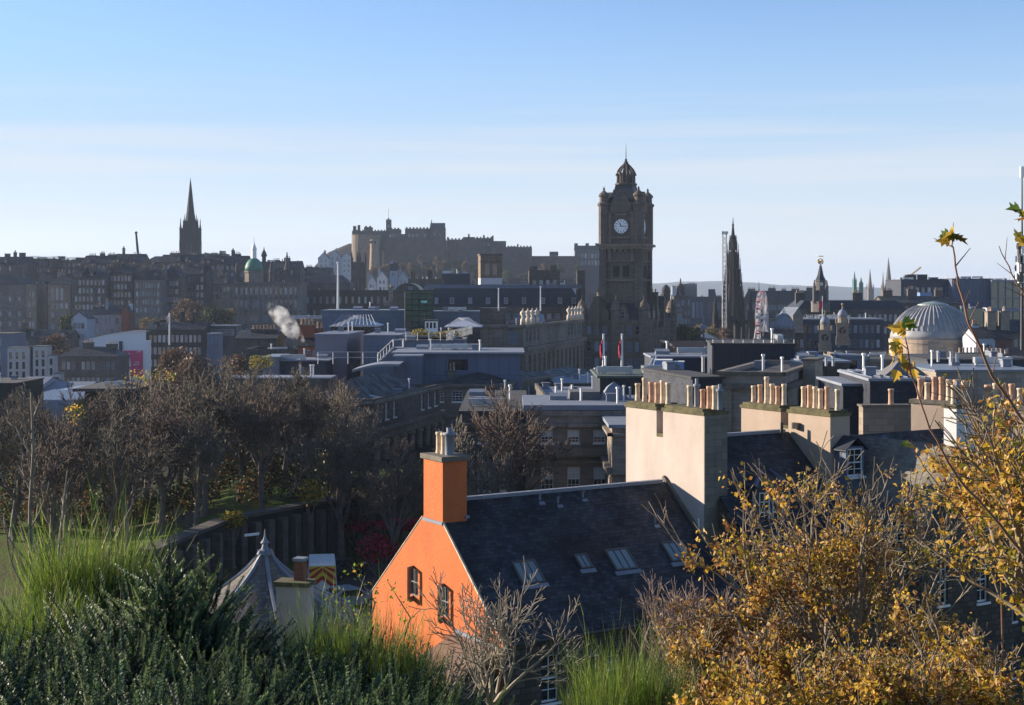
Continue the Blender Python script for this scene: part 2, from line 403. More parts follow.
def mat_ground():
    m, nt, b = nodes_of('ground_cover')
    t = nd(nt, 'ShaderNodeTexCoord'); n1 = nd(nt, 'ShaderNodeTexNoise'); n1.inputs['Scale'].default_value = .12; n1.inputs['Detail'].default_value = 10
    nt.links.new(t.outputs['Object'], n1.inputs['Vector'])
    r = nd(nt, 'ShaderNodeValToRGB')
    r.color_ramp.elements[0].position = .36; r.color_ramp.elements[0].color = (.045, .070, .014, 1)
    r.color_ramp.elements[1].position = .62; r.color_ramp.elements[1].color = (.085, .07, .04, 1)
    e = r.color_ramp.elements.new(.48); e.color = (.085, .125, .02, 1)
    nt.links.new(n1.outputs['Fac'], r.inputs['Fac']); nt.links.new(r.outputs[0], b.inputs['Base Color'])
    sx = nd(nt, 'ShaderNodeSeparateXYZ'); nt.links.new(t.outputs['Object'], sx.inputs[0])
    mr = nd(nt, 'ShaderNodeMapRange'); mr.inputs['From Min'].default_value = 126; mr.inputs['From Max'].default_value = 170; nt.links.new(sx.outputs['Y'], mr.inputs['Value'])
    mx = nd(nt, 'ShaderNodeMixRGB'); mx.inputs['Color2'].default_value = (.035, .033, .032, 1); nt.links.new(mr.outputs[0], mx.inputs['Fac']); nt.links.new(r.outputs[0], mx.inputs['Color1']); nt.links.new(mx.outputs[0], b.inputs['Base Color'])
    b.inputs['Roughness'].default_value = .95; b.inputs['Specular IOR Level'].default_value = .1
    n2 = nd(nt, 'ShaderNodeTexNoise'); n2.inputs['Scale'].default_value = 3; n2.inputs['Detail'].default_value = 6
    nt.links.new(t.outputs['Object'], n2.inputs['Vector'])
    bp = nd(nt, 'ShaderNodeBump'); bp.inputs['Strength'].default_value = .6; bp.inputs['Distance'].default_value = .2
    nt.links.new(n2.outputs['Fac'], bp.inputs['Height']); nt.links.new(bp.outputs[0], b.inputs['Normal'])
    return m
GROUND = mat_ground()
mb = MB(); mb.smooth = True
ys = [-60 + 4 * i for i in range(15)] + [1.5 * i for i in range(68)] + [102 + 5 * i for i in range(40)] + [310 + 22 * i for i in range(60)] + [1640 * 1.12 ** i for i in range(24)]
us = [-1 + 2 * i / 110 for i in range(111)]
for y in ys:
    hw = 45 + max(y, 0) * .75
    for u in us:
        x = u * hw; mb.v.append((x, y, ground(x, y)))
nu = len(us)
for j in range(len(ys) - 1):
    for i in range(nu - 1):
        mb.grid_face((j * nu + i, j * nu + i + 1, (j + 1) * nu + i + 1, (j + 1) * nu + i))
tag(mb.build('ground', GROUND), kind='structure')

# ------------------------------------------------------------------ windows
_wc = {}; _wn = [1]
SASHFAR = plain('weathered_sash', (.20, .20, .21), .6)
GLASSES = [GLASS, glassmat('sky_glass', (.20, .27, .37), .15), glassmat('mid_glass', (.11, .15, .21), .15), glassmat('dim_glass', (.06, .08, .11), .2)]  # lighter blue tints put reflected sky into the pane colour
def win_mesh(w, h, style):
    _wn[0] = (_wn[0] * 7 + 3) % 31
    k = (round(w, 2), round(h, 2), style, _wn[0] % 4 if style == 'far' else 0)
    if k in _wc: return _wc[k]
    pane = MB(); fr = None
    g = GLASS
    hw = w / 2
    pane.face([(-hw, 0, 0), (hw, 0, 0), (hw, 0, h), (-hw, 0, h)])
    def bar(m, x0, x1, z0, z1, y0=-.05, y1=-.002): m.box(x0, x1, y0, y1, z0, z1)
    if style in ('sash', 'sash2', 'blind'):
        fr = MB(); t = .07
        bar(fr, -hw, -hw + t, 0, h); bar(fr, hw - t, hw, 0, h)
        bar(fr, -hw + t, hw - t, 0, t * 1.3); bar(fr, -hw + t, hw - t, h - t, h)
        bar(fr, -hw + t, hw - t, h * .5 - .035, h * .5 + .035, -.08)
        nv = 2 if (style == 'sash2' or w < 1.0) else 3
        for i in range(1, nv):
            x = -hw + w * i / nv
            bar(fr, x - .018, x + .018, t * 1.3, h * .5 - .035, -.04); bar(fr, x - .018, x + .018, h * .5 + .035, h - t, -.04)
        for z in (h * .26, h * .76): bar(fr, -hw + t, hw - t, z - .018, z + .018, -.042, -.004)
        bar(fr, -hw - .08, hw + .08, -.12, -.003, -.30, .02)
        if style == 'blind':
            pane.cur = 1; pane.face([(-hw, -.003, h * .48), (hw, -.003, h * .48), (hw, -.003, h), (-hw, -.003, h)])
    elif style == 'thin':
        fr = MB(); t = .035
        bar(fr, -hw, -hw + t, 0, h); bar(fr, hw - t, hw, 0, h); bar(fr, -hw + t, hw - t, 0, t); bar(fr, -hw + t, hw - t, h - t, h); bar(fr, -hw + t, hw - t, h * .5 - .02, h * .5 + .02); bar(fr, -.012, .012, t, h * .5 - .02, -.04); bar(fr, -.012, .012, h * .5 + .02, h - t, -.04)
    elif style == 'far':
        pane.cur = 1; t = max(.09, w * .1)
        for a in ((-hw, -hw + t, 0, h), (hw - t, hw, 0, h), (-hw + t, hw - t, h * .5 - t / 2, h * .5 + t / 2), (-hw + t, hw - t, 0, t), (-hw + t, hw - t, h - t, h)): bar(pane, *a)
    elif style == 'dark': pass
    r = (pane.mesh('window', [GLASSES[_wn[0] % 4] if style == 'far' else g, BLIND if style == 'blind' else SASHFAR]), fr.mesh('frame', SASHFAR if style == 'thin' else WPAINT) if fr else None)
    _wc[k] = r
    return r
def put_window(parent, a, d, u, zb, w, h, style, rec):
    pm, fm = win_mesh(w, h, style)
    n_in = Vector((-d[1], d[0], 0))
    loc = Vector((a[0] + d[0] * (u + w / 2), a[1] + d[1] * (u + w / 2), zb)) + n_in * rec
    o = inst('window', pm, parent, loc, math.atan2(d[1], d[0]))
    if fm:
        f = bpy.data.objects.new('frame', fm); C.objects.link(f); f.parent = o
    return o
def facade(mb, a, b, z0, z1, wins, rec=.18):
    """wall from a to b (outer face on the right hand of a->b) with real openings"""
    d = Vector((b[0] - a[0], b[1] - a[1], 0)); Ln = d.length; d /= Ln
    n_in = Vector((-d.y, d.x, 0))
    wins = [w for w in wins if w[0] > .02 and w[0] + w[2] < Ln - .02 and w[1] > z0 and w[1] + w[3] < z1]
    us = sorted({0, Ln} | {round(w[0], 4) for w in wins} | {round(w[0] + w[2], 4) for w in wins})
    vs = sorted({z0, z1} | {round(w[1], 4) for w in wins} | {round(w[1] + w[3], 4) for w in wins})
    q = lambda u, v, r=0: (a[0] + d.x * u + n_in.x * r, a[1] + d.y * u + n_in.y * r, v)
    o = a[0] * 1.3 + a[1] * .7
    for j in range(len(vs) - 1):
        run = None
        for i in range(len(us) - 1):
            cu, cv = (us[i] + us[i + 1]) / 2, (vs[j] + vs[j + 1]) / 2
            hole = any(w[0] < cu < w[0] + w[2] and w[1] < cv < w[1] + w[3] for w in wins)
            if not hole and run is None: run = us[i]
            if run is not None and (hole or i == len(us) - 2):
                e = us[i] if hole else us[i + 1]
                mb.face([q(run, vs[j]), q(e, vs[j]), q(e, vs[j + 1]), q(run, vs[j + 1])], [(run + o, vs[j]), (e + o, vs[j]), (e + o, vs[j + 1]), (run + o, vs[j + 1])])
                run = None
    for w in wins:
        u0, v0, u1, v1 = w[0], w[1], w[0] + w[2], w[1] + w[3]
        mb.face([q(u0, v0), q(u0, v0, rec), q(u0, v1, rec), q(u0, v1)]); mb.face([q(u1, v0, rec), q(u1, v0), q(u1, v1), q(u1, v1, rec)])
        mb.face([q(u0, v0), q(u1, v0), q(u1, v0, rec), q(u0, v0, rec)]); mb.face([q(u0, v1, rec), q(u1, v1, rec), q(u1, v1), q(u0, v1)])
    return d, wins
def rows(Ln, n, w, zs, m0=.6, m1=None):
    """n evenly spaced windows per row; zs = [(z_bottom, height), ...]"""
    m1 = m0 if m1 is None else m1
    out = []
    step = (Ln - m0 - m1) / n
    for zb, h in zs:
        for i in range(n): out.append((m0 + step * (i + .5) - w / 2, zb, w, h))
    return out
def elen(pts, i):
    a, b = pts[i], pts[(i + 1) % len(pts)]
    return math.hypot(b[0] - a[0], b[1] - a[1])
def quad(pxl, pxr, Y, depth, yaw=0):
    a = R(yaw); d = (math.cos(a), math.sin(a)); n = (-d[1], d[0])
    p0 = (X(pxl, Y), Y); t = on_column(pxr, p0, d)
    p1 = (p0[0] + d[0] * t, p0[1] + d[1] * t)
    return [p0, p1, (p1[0] + n[0] * depth, p1[1] + n[1] * depth), (p0[0] + n[0] * depth, p0[1] + n[1] * depth)]
def slab(mb, poly, t):
    low = [(p[0], p[1], p[2] - t) for p in poly]
    mb.face(poly); mb.face(list(reversed(low)))
    for i in range(len(poly)):
        j = (i + 1) % len(poly); mb.face([low[i], low[j], poly[j], poly[i]])
def grow(pts, e):
    n = len(pts); out = []
    for i in range(n):
        p, a, b = Vector(pts[i]), Vector(pts[i - 1]), Vector(pts[(i + 1) % n])
        d1 = (p - a).normalized(); d2 = (b - p).normalized()
        n1 = Vector((d1.y, -d1.x)); n2 = Vector((d2.y, -d2.x))
        m = (n1 + n2); k = e / max(.3, (1 + n1.dot(n2))) 
        q = p + m * k; out.append((q.x, q.y))
    return out
def pitched(mb, wallmb, pts, z, h, axis=0, hip=0.0, over=.3, t=.14):
    """gable or hip roof on a four-sided plan; ridge runs along edge `axis`"""
    g = grow(pts, over); g = g[axis:] + g[:axis]; w = pts[axis:] + pts[:axis]
    V = lambda p, zz: Vector((p[0], p[1], zz))
    drop = h * over / max(.1, elen(w, 1) / 2)
    A, B, Cc, D = [V(p, z - drop) for p in g]
    m1 = (A + D) / 2; m2 = (B + Cc) / 2
    dd = (m2 - m1).normalized()
    if hip: m1 = m1 + dd * hip; m2 = m2 - dd * hip
    m1.z = m2.z = z + h
    slab(mb, [A, B, m2, m1], t); slab(mb, [Cc, D, m1, m2], t)
    if hip: slab(mb, [B, Cc, m2], t); slab(mb, [D, A, m1], t)
    elif wallmb is not None:
        a, b, c, d = [V(p, z) for p in w]
        wallmb.face([b, c, (b + c) / 2 + Vector((0, 0, h - .05))]); wallmb.face([d, a, (d + a) / 2 + Vector((0, 0, h - .05))])
    return m1, m2
def strip(mb, a, b, z0, z1, proj, ext=0):
    d = Vector((b[0] - a[0], b[1] - a[1], 0)); Ln = d.length; d /= Ln; n = Vector((d.y, -d.x, 0))
    c = Vector((a[0], a[1], (z0 + z1) / 2)) + d * (Ln / 2) + n * (proj / 2 - .02)
    mb.obox(c, d, n, (0, 0, 1), Ln / 2 + ext, proj / 2 + .02, (z1 - z0) / 2)
POT = {}
def pot_mesh(kind, h, r):
    k = (kind, round(h, 2), round(r, 2))
    if k not in POT:
        m = MB(); m.smooth = True
        if kind == 'metal': prof = [(r * .9, 0), (r * .9, h * .7), (r * 1.3, h * .72), (r * 1.3, h * .8), (r * .6, h * .82), (r * .6, h)]
        elif kind == 'cap': prof = [(r, 0), (r, h * .85), (r * 1.6, h * .86), (r * 1.5, h * .97), (r * .7, h)]
        else: prof = [(r * 1.08, 0), (r * 1.05, h * .08), (r * .92, h * .2), (r * .9, h * .86), (r * 1.08, h * .88), (r * 1.1, h * .96), (r * .95, h), (r * .7, h), (r * .65, h - .25)]
        m.lathe(0, 0, prof, 10, cap=False)
        POT[k] = m.mesh('chimney_pot', {'buff': BUFF, 'terra': TERRA, 'metal': LEADP, 'sooty': POTD, 'cap': METAL}[kind])
    return POT[k]
def chimney(parent, cx, cy, yaw, w, d, z0, z1, mat, n=3, ph=.9, pr=.16, cap=.22, capm=None, kinds=('buff', 'terra'), off=0.0):
    m = MB(); m.rbox(cx, cy, yaw, w, d, z0, z1 - cap)
    m.cur = 1; m.rbox(cx, cy, yaw, w + .2, d + .2, z1 - cap, z1)
    o = m.build('chimney', [mat, capm or COPE], parent)
    a = R(yaw); 
    lx = w >= d
    for i in range(n):
        t = (i - (n - 1) / 2) * ((max(w, d) - .3) / max(n, 1)) + off
        dx, dy = (math.cos(a) * t, math.sin(a) * t) if lx else (-math.sin(a) * t, math.cos(a) * t)
        k = kinds[i % len(kinds)] if isinstance(kinds, (list, tuple)) and len(kinds) > 2 else rnd.choice(kinds)
        inst('chimney_pot', pot_mesh(k, ph * rnd.choice((.82, .9, 1, 1, 1.1)), pr), o, (cx + dx, cy + dy, z1), rnd.random() * 6)
    return o
CLUT = random.Random(77); _cm = {}
def clutter(t, pts, z, r):
    """vents, ducts, hatches and pipes standing on a flat roof"""
    if not _cm:
        def vent(m): m.box(-.4, .4, -.4, .4, 0, .6); m.box(-.5, .5, -.5, .5, .62, .74)
        def duct(m): m.box(-1.6, 1.6, -.3, .3, .2, .75); m.box(-1.5, -1.3, -.25, .25, 0, .2); m.box(1.3, 1.5, -.25, .25, 0, .2); m.box(1.62, 2.0, -.35, .35, 0, .8)
        def pipe_(m): m.tube([(0, 0, 0), (0, 0, 1.3)], .1, 6, True); m.tube([(0, 0, 1.32), (0, 0, 1.5)], .17, 6, True)
        def hatch(m): m.box(-.8, .8, -.6, .6, 0, .35); m.face([(-.85, -.65, .36), (.85, -.65, .36), (.85, .65, .62), (-.85, .65, .62)]); m.face([(-.85, .65, .36), (.85, .65, .36), (.85, .65, .62), (-.85, .65, .62)][::-1])
        for n_, f_, mm in (('roof_vent', vent, LEADP), ('air_duct', duct, METAL), ('vent_pipe', pipe_, WPAINT), ('roof_hatch', hatch, LEAD)): _cm[n_] = local_mesh(n_, mm, f_)
    A = elen(pts, 0) * elen(pts, 1)
    for k in range(int(min(9, 2 + A / 45))):
        u, v = r.uniform(.1, .9), r.uniform(.12, .85); p = Vector(pts[0]) * (1 - u) * (1 - v) + Vector(pts[1]) * u * (1 - v) + Vector(pts[2]) * u * v + Vector(pts[3]) * (1 - u) * v
        n_ = r.choice(('roof_vent', 'roof_vent', 'air_duct', 'vent_pipe', 'vent_pipe', 'roof_hatch'))
        if min(elen(pts, 0), elen(pts, 1)) < 5 and n_ == 'air_duct': n_ = 'roof_vent'
        inst(n_, _cm[n_], t, (p.x, p.y, z + .004), math.atan2(pts[1][1] - pts[0][1], pts[1][0] - pts[0][0]) + (math.pi / 2 if r.random() < .3 else 0))
def bld(name, label, cat, pts, z1, mat, wins=None, roof=('flat',), rmat=None, z0=None, group=None, style='far', rec=.18, cornice=(), cmat=None, chims=(), loc=None, ledge=None):
    """a building: walls with openings, windows, roof, cornices and chimneys as parts"""
    n = len(pts)
    cx = sum(p[0] for p in pts) / n; cy = sum(p[1] for p in pts) / n
    if z0 is None: z0 = min(ground(p[0], p[1]) for p in pts) - 1.0
    t = thing(name, label, cat, (cx, cy, z0), group)
    wm = MB(); rm = MB(); todo = []
    for i in range(n):
        a, b = pts[i], pts[(i + 1) % n]
        ws = (wins or {}).get(i, [])
        d, ws = facade(wm, a, b, z0, z1, [x[:4] for x in ws], rec)
        st = style if not isinstance(style, dict) else style.get(i, 'far')
        for x in ws: todo.append((a, d, x, st))
    kind = roof[0]
    if kind == 'flat':
        g = grow(pts, roof[1] if len(roof) > 1 else .12)
        hh = roof[2] if len(roof) > 2 else .22
        rm.prism(g, z1 + .003, z1 + hh, True, True)
    elif kind == 'parapet':
        hh = roof[1] if len(roof) > 1 else .9; par = hh
        ins = grow(pts, -.3)
        for i in range(n):
            j = (i + 1) % n
            wm.face([(pts[i][0], pts[i][1], z1), (pts[j][0], pts[j][1], z1), (ins[j][0], ins[j][1], z1), (ins[i][0], ins[i][1], z1)])
            wm.face([(ins[j][0], ins[j][1], z1 - hh), (ins[i][0], ins[i][1], z1 - hh), (ins[i][0], ins[i][1], z1), (ins[j][0], ins[j][1], z1)])
        rm.face([(p[0], p[1], z1 - hh) for p in ins])
    elif kind == 'gable': pitched(rm, wm, pts, z1, roof[1], roof[2] if len(roof) > 2 else 0)
    elif kind == 'hip': pitched(rm, wm, pts, z1, roof[1], roof[2] if len(roof) > 2 else 0, roof[3] if len(roof) > 3 else elen(pts, 1) / 2)
    elif kind == 'mansard':
        h, ins_ = roof[1], roof[2]; g = grow(pts, -ins_); o = grow(pts, .2)
        for i in range(n):
            j = (i + 1) % n; rm.face([(o[i][0], o[i][1], z1), (o[j][0], o[j][1], z1), (g[j][0], g[j][1], z1 + h), (g[i][0], g[i][1], z1 + h)])
        rm.face([(p[0], p[1], z1 + h) for p in g]); rm.face([(p[0], p[1], z1) for p in reversed(o)])
    wm.build('wall', mat, t)
    if rm.f: rm.build('roof', rmat or (FELT if kind in ('flat', 'parapet') else SLATE), t)
    for a, d, x, st in todo: put_window(t, a, d, *x, st, rec)
    if cornice:
        cm = MB()
        for z, h, pr, edges in cornice:
            for i in edges: strip(cm, pts[i], pts[(i + 1) % n], z, z + h, pr, pr)
        cm.build('cornice', cmat or mat, t)
    if kind in ('flat', 'parapet') and elen(pts, 0) * elen(pts, 1) > 30 and style != 'noclutter': clutter(t, pts, z1 + (hh if kind == 'flat' else -hh) , CLUT)
    for c in chims:
        # (fraction along edge 0, fraction into depth, width, depth, height above z1, pots)
        u, v, w, dp, h, k = c[:6]
        p = Vector(pts[0]) * (1 - u) * (1 - v) + Vector(pts[1]) * u * (1 - v) + Vector(pts[2 % n]) * u * v + Vector(pts[3 % n]) * (1 - u) * v
        yaw = math.degrees(math.atan2(pts[1][1] - pts[0][1], pts[1][0] - pts[0][0]))
        chimney(t, p.x, p.y, yaw, w, dp, z1 - .5, z1 + h, c[6] if len(c) > 6 else mat, k, ph=c[7] if len(c) > 7 else .9, pr=.17, kinds=('sooty', 'sooty', 'buff') if p.y > 450 else ('buff', 'terra'))
    return t
# ================================================================== the near row of houses (ridge runs right and away)
RD = Vector((.85, .527)).normalized(); GD = Vector((RD.y, -RD.x))     # along the ridge / down towards the viewer
YAWR = math.degrees(math.atan2(RD.y, RD.x))
SLATE_H = slates('slate_old_dark', (.040, .047, .062), lichen=.97, lcol=(.009, .0085, .008), rough=.65, con=.35, bump=.45, spec=.18)
S0 = Vector((-3.92, 70.4)); LH, WH = 14.2, 13.27
def fr(s, g): q = S0 + RD * s + GD * g; return (q.x, q.y)
def frz(s, g, z): q = S0 + RD * s + GD * g; return Vector((q.x, q.y, z))
EAVE, RIDGE = -16.0, -10.45
ORANGE = masonry('orange_render', (.58, .148, .042), bw=11, bh=9, var=.03, mortar=0, soot=.55, sootcol=(.33, .10, .035), sscale=.8, bump=1.0)

t = thing('gabled_house', 'orange rendered gable-end house with a dark slate roof and four skylights', 'house', (*fr(LH / 2, 0), -22.5))
wm = MB(); todo = []
hw = WH / 2
# gable towards the left: from far eave to near eave
ga, gb = fr(0, -hw), fr(0, hw)
gw = [(4.25, -15.40, .9, 1.35), (7.4, -15.85, .9, 1.45)]
# wall under eave level with windows, triangle above built with openings by splitting at the window columns
d = Vector((gb[0] - ga[0], gb[1] - ga[1], 0)).normalized(); nin = Vector((-d.y, d.x, 0))
def gz(u): return RIDGE - (RIDGE - EAVE) * abs(u - hw) / hw
us = sorted({0, WH, hw, *[w[0] for w in gw], *[w[0] + w[2] for w in gw]})
for i in range(len(us) - 1):
    u0, u1 = us[i], us[i + 1]; cu = (u0 + u1) / 2
    q = lambda u, v, r=0: (ga[0] + d.x * u + nin.x * r, ga[1] + d.y * u + nin.y * r, v)
    h = [w for w in gw if w[0] < cu < w[0] + w[2]]
    if not h: wm.face([q(u0, -24), q(u1, -24), q(u1, gz(u1)), q(u0, gz(u0))])
    else:
        w = h[0]; a, b = w[1], w[1] + w[3]
        wm.face([q(u0, -24), q(u1, -24), q(u1, a), q(u0, a)]); wm.face([q(u0, b), q(u1, b), q(u1, gz(u1)), q(u0, gz(u0))])
        r = .10
        wm.face([q(u0, a), q(u0, a, r), q(u0, b, r), q(u0, b)]); wm.face([q(u1, a, r), q(u1, a), q(u1, b), q(u1, b, r)])
        wm.face([q(u0, a), q(u1, a), q(u1, a, r), q(u0, a, r)]); wm.face([q(u0, b, r), q(u1, b, r), q(u1, b), q(u0, b)])
wm.build('gable_wall', ORANGE, t)
for w in gw:
    o = put_window(t, ga, d, *w, 'thin', .10)
    m = MB(); k = .17; n = Vector((d.y, -d.x, 0))
    for (u0, u1, z0, z1) in ((w[0] - k, w[0], w[1] - k, w[1] + w[3] + k), (w[0] + w[2], w[0] + w[2] + k, w[1] - k, w[1] + w[3] + k), (w[0], w[0] + w[2], w[1] + w[3], w[1] + w[3] + k), (w[0], w[0] + w[2], w[1] - k - .1, w[1])):
        c = Vector((ga[0], ga[1], (z0 + z1) / 2)) + d * ((u0 + u1) / 2) + n * .0
        m.obox(c, d, n, (0, 0, 1), (u1 - u0) / 2, .035, (z1 - z0) / 2)
    m.build('surround', STONE, o)
# front wall below the near eave, back wall
fm = MB()
wl = [(2.3, -19.2, 1.0, 2.2), (6.0, -18.9, .9, 1.4), (9.4, -19.2, 1.0, 2.2), (12.0, -18.9, .9, 1.4)]
d1, ws = facade(fm, fr(.02, hw - .35), fr(LH, hw - .35), -24, EAVE + .25, wl, .22)
facade(fm, fr(LH, -hw + .35), fr(.02, -hw + .35), -24, EAVE + .25, [], .2)
fm.build('wall', RUBBLE, t)
for w in ws: put_window(t, fr(.02, hw - .35), d1, *w, 'sash2', .22)
rm = MB()
slab(rm, [frz(.12, hw + .02, EAVE - .02), frz(LH + .3, hw + .02, EAVE - .02), frz(LH + .3, 0, RIDGE), frz(.12, 0, RIDGE)], .16)
slab(rm, [frz(LH + .3, -hw - .02, EAVE - .02), frz(.12, -hw - .02, EAVE - .02), frz(.12, 0, RIDGE), frz(LH + .3, 0, RIDGE)], .16)
roof = rm.build('roof', SLATE_H, t)
m = MB()
for i in range(9):
    s0 = 1.3 + i * (LH - 1.3) / 9; s1 = s0 + (LH - 1.3) / 9 - .03
    m.obox(frz((s0 + s1) / 2, 0, RIDGE + .05), (RD.x, RD.y, 0), (GD.x, GD.y, 0), (0, 0, 1), (s1 - s0) / 2, .16, .09)
m.build('ridge_cap', LEADP, roof)
m = MB()
m.tube([frz(.2, hw + .1, EAVE - .12), frz(LH + .2, hw + .1, EAVE - .12)], .08, 8)
m.build('gutter', DMETAL, t)
# verge fillets on the gable and skew at the far end
m = MB()
for sg in (-1, 1):
    kk = 1.0 / hw; m.tube([frz(.03, sg * (hw + .02), EAVE + .02), frz(.03, sg * hw * kk * 1.02, RIDGE + (EAVE - RIDGE) * kk * 1.02 + .03)], .07, 5)
m.build('verge', BUFF, t)
m = MB()
sl_ = Vector((GD.x * hw, GD.y * hw, EAVE - RIDGE)).normalized(); up_ = Vector((RD.x, RD.y, 0)).cross(sl_).normalized()
if up_.z < 0: up_ = -up_
m.obox(frz(LH + .32, hw / 2, (EAVE + RIDGE) / 2) + up_ * .06, sl_, (RD.x, RD.y, 0), up_, math.hypot(hw, RIDGE - EAVE) / 2 + .3, .13, .10)
m.build('skew', COPE, t)
# skylights
def on_roof(px, py):
    # point of the near slope seen at that place in the picture
    n = up_; p0 = frz(0, 0, RIDGE); v = Vector(((px - CX) / F, 1, (HY - py) / F))
    return v * (p0.dot(n) / v.dot(n))
for px, py, w, h in ((528, 573, 1.15, 1.25), (583, 562, .55, .75), (621, 560, 1.2, 1.2), (676, 552, 1.15, 1.15)):
    p = on_roof(px, py) + up_ * .05
    m = MB(); u_ = Vector((RD.x, RD.y, 0))
    nb = 3 if w > 1 else 2
    pane = MB(); pane.obox(p, u_, sl_, up_, w / 2, h / 2, .03)
    o = pane.build('skylight', glassmat('skylight_glass', (.17, .22, .25), .15), t)
    fmx = MB()
    for e in (-1, 1):
        fmx.obox(p + u_ * (e * (w / 2 + .04)) + up_ * .02, u_, sl_, up_, .04, h / 2 + .08, .06)
        fmx.obox(p + sl_ * (e * (h / 2 + .04)) + up_ * .02, u_, sl_, up_, w / 2, .04, .06)
    for k in range(1, nb): fmx.obox(p + u_ * (w * (k / nb - .5)) + up_ * .03, u_, sl_, up_, .02, h / 2, .035)
    fmx.build('frame', plain('skylight_frame', (.09, .085, .08), .6), o)
    fl = MB(); fl.obox(p + sl_ * (h / 2 + .22) + up_ * -.02, u_, sl_, up_, w / 2 + .18, .12, .03); fl.build('flashing', LEADP, o)
# vents on the roof
for px, py in ((540, 500), (558, 503), (583, 497), (655, 523)):
    p = on_roof(px, py)
    m = MB(); m.tube([p - up_ * .05, p + Vector((0, 0, .32)), p + Vector((0, 0, .42)) + sl_ * .14], [.07, .06, .08], 7)
    m.obox(p + sl_ * .25 + up_ * .02, (RD.x, RD.y, 0), sl_, up_, .16, .10, .025)
    m.build('roof_vent', LEAD, t)
# orange chimney on the gable
cw, cd = 1.95, 1.35
c0 = frz(cd / 2 - .015, .1, 0)
m = MB()
m.obox((c0.x, c0.y, (-11.33 - 8.35) / 2), (GD.x, GD.y, 0), (RD.x, RD.y, 0), (0, 0, 1), cw / 2, cd / 2, (11.33 - 8.35) / 2)
ch = m.build('chimney', ORANGE, t)
m = MB(); m.obox((c0.x, c0.y, -8.23), (GD.x, GD.y, 0), (RD.x, RD.y, 0), (0, 0, 1), cw / 2 + .13, cd / 2 + .13, .12)
m.build('coping', COPE, ch)
m = MB()
m.obox(frz(-.02, .1, -11.36), (GD.x, GD.y, 0), (RD.x, RD.y, 0), (0, 0, 1), cw / 2 + .03, .06, .08)
m.obox(frz(cd - .03, .12, -11.12), (RD.x, RD.y, 0), (GD.x, GD.y, 0), (0, 0, 1), .12, cw / 2 + .12, .06)
m.build('flashing', LEADP, ch)
for i, (g, k, h) in enumerate(((-.62, 'buff', 1.05), (-.12, 'buff', 1.05), (.42, 'metal', 1.35))):
    p = frz(cd / 2, .1 + g, -8.11); inst('chimney_pot', pot_mesh(k, h, .17 if k == 'buff' else .25), ch, p)
# lean-to roof and low outhouse against the foot of the gable
lt = thing('lean_to', 'low lean-to shed with a brown sloping roof below the orange gable', 'shed', (*fr(-1.2, 4.6), -21))
m = MB(); m.prism([fr(-2.6, 2.6), fr(-2.6, 6.2), fr(-.02, 6.2), fr(-.02, 2.6)], -23, -17.6, True, True); m.build('wall', RUBBLE, lt)
m = MB(); slab(m, [frz(-2.9, 2.4, -17.6), frz(-2.9, 6.4, -17.6), frz(-.02, 6.4, -16.35), frz(-.02, 2.4, -16.35)], .12); m.build('roof', plain('brown_felt', (.19, .11, .08), .9), lt)
m = MB(); m.obox(frz(-.06, 4.4, -16.28), (GD.x, GD.y, 0), (RD.x, RD.y, 0), (0, 0, 1), 2.1, .05, .09); m.build('flashing', LEADP, lt)

# ------------------------------------------------------------------ terrace beyond: tall gable stacks on party walls, shared slate roofs
def stack_wall(parent, s, gl, gr, th, zbot, ztop, gap, zgap, mat, pots_l, pots_r, lowmat=None, zlow=None, cap=.34):
    """two chimney stacks standing on one party wall at ridge distance s, between g = gl..gr; gap = (g0, g1)"""
    B = lambda m, g0, g1, z0, z1, e=0: m.obox(frz(s + th / 2, (g0 + g1) / 2, (z0 + z1) / 2), (GD.x, GD.y, 0), (RD.x, RD.y, 0), (0, 0, 1), (g1 - g0) / 2 + e, th / 2 + e, (z1 - z0) / 2)
    m = MB(); B(m, gl, gr, zbot, zgap); B(m, gl, gap[0], zgap, ztop - cap); B(m, gap[1], gr, zgap, ztop - cap)
    o = m.build('chimney_wall', mat, parent)
    m = MB(); B(m, gl, gap[0], ztop - cap, ztop - cap * .45, .07); B(m, gl + .12, gap[0] - .12, ztop - cap * .45, ztop)
    B(m, gap[1], gr, ztop - cap, ztop - cap * .45, .07); B(m, gap[1] + .12, gr - .12, ztop - cap * .45, ztop); B(m, gap[0] + .01, gap[1] - .01, zgap + .002, zgap + .2)
    m.build('coping', MOSS, o)
    for g, k, h, r in pots_l + pots_r:
        inst('chimney_pot', pot_mesh(k, h, r), o, frz(s + th * .42, g, ztop - .02), rnd.random() * 6)
    return o
h2 = thing('terraced_house', 'dark slate house with a bay dormer between the cream and beige chimney walls', 'house', (*fr(LH + 5, 0), -22.5))
sA = LH + .35
gl = on_column(626, S0 + RD * sA, GD); gr = on_column(704, S0 + RD * sA, GD)
g_of = lambda px, s: on_column(px, S0 + RD * s, GD)
zc = Z(406, 77.5)
stack_wall(h2, sA, gl, gr, 1.55, -19, zc, (g_of(656.5, sA), g_of(663, sA)), Z(438, 78), HARL,
    [(g_of(p, sA + .6), k, h, .15) for p, k, h in ((637, 'buff', 1.0), (644, 'buff', 1.35), (650.5, 'terra', 1.15), (656.5, 'terra', 1.15), (662, 'buff', 1.3), (667.5, 'buff', 1.2))],
    [(g_of(p, sA + .6), k, h, .15) for p, k, h in ((689, 'buff', 1.15), (696, 'metal', 1.55), (702, 'terra', 1.0), (708.5, 'terra', 1.2), (714, 'buff', 1.25), (719, 'metal', 1.35))])
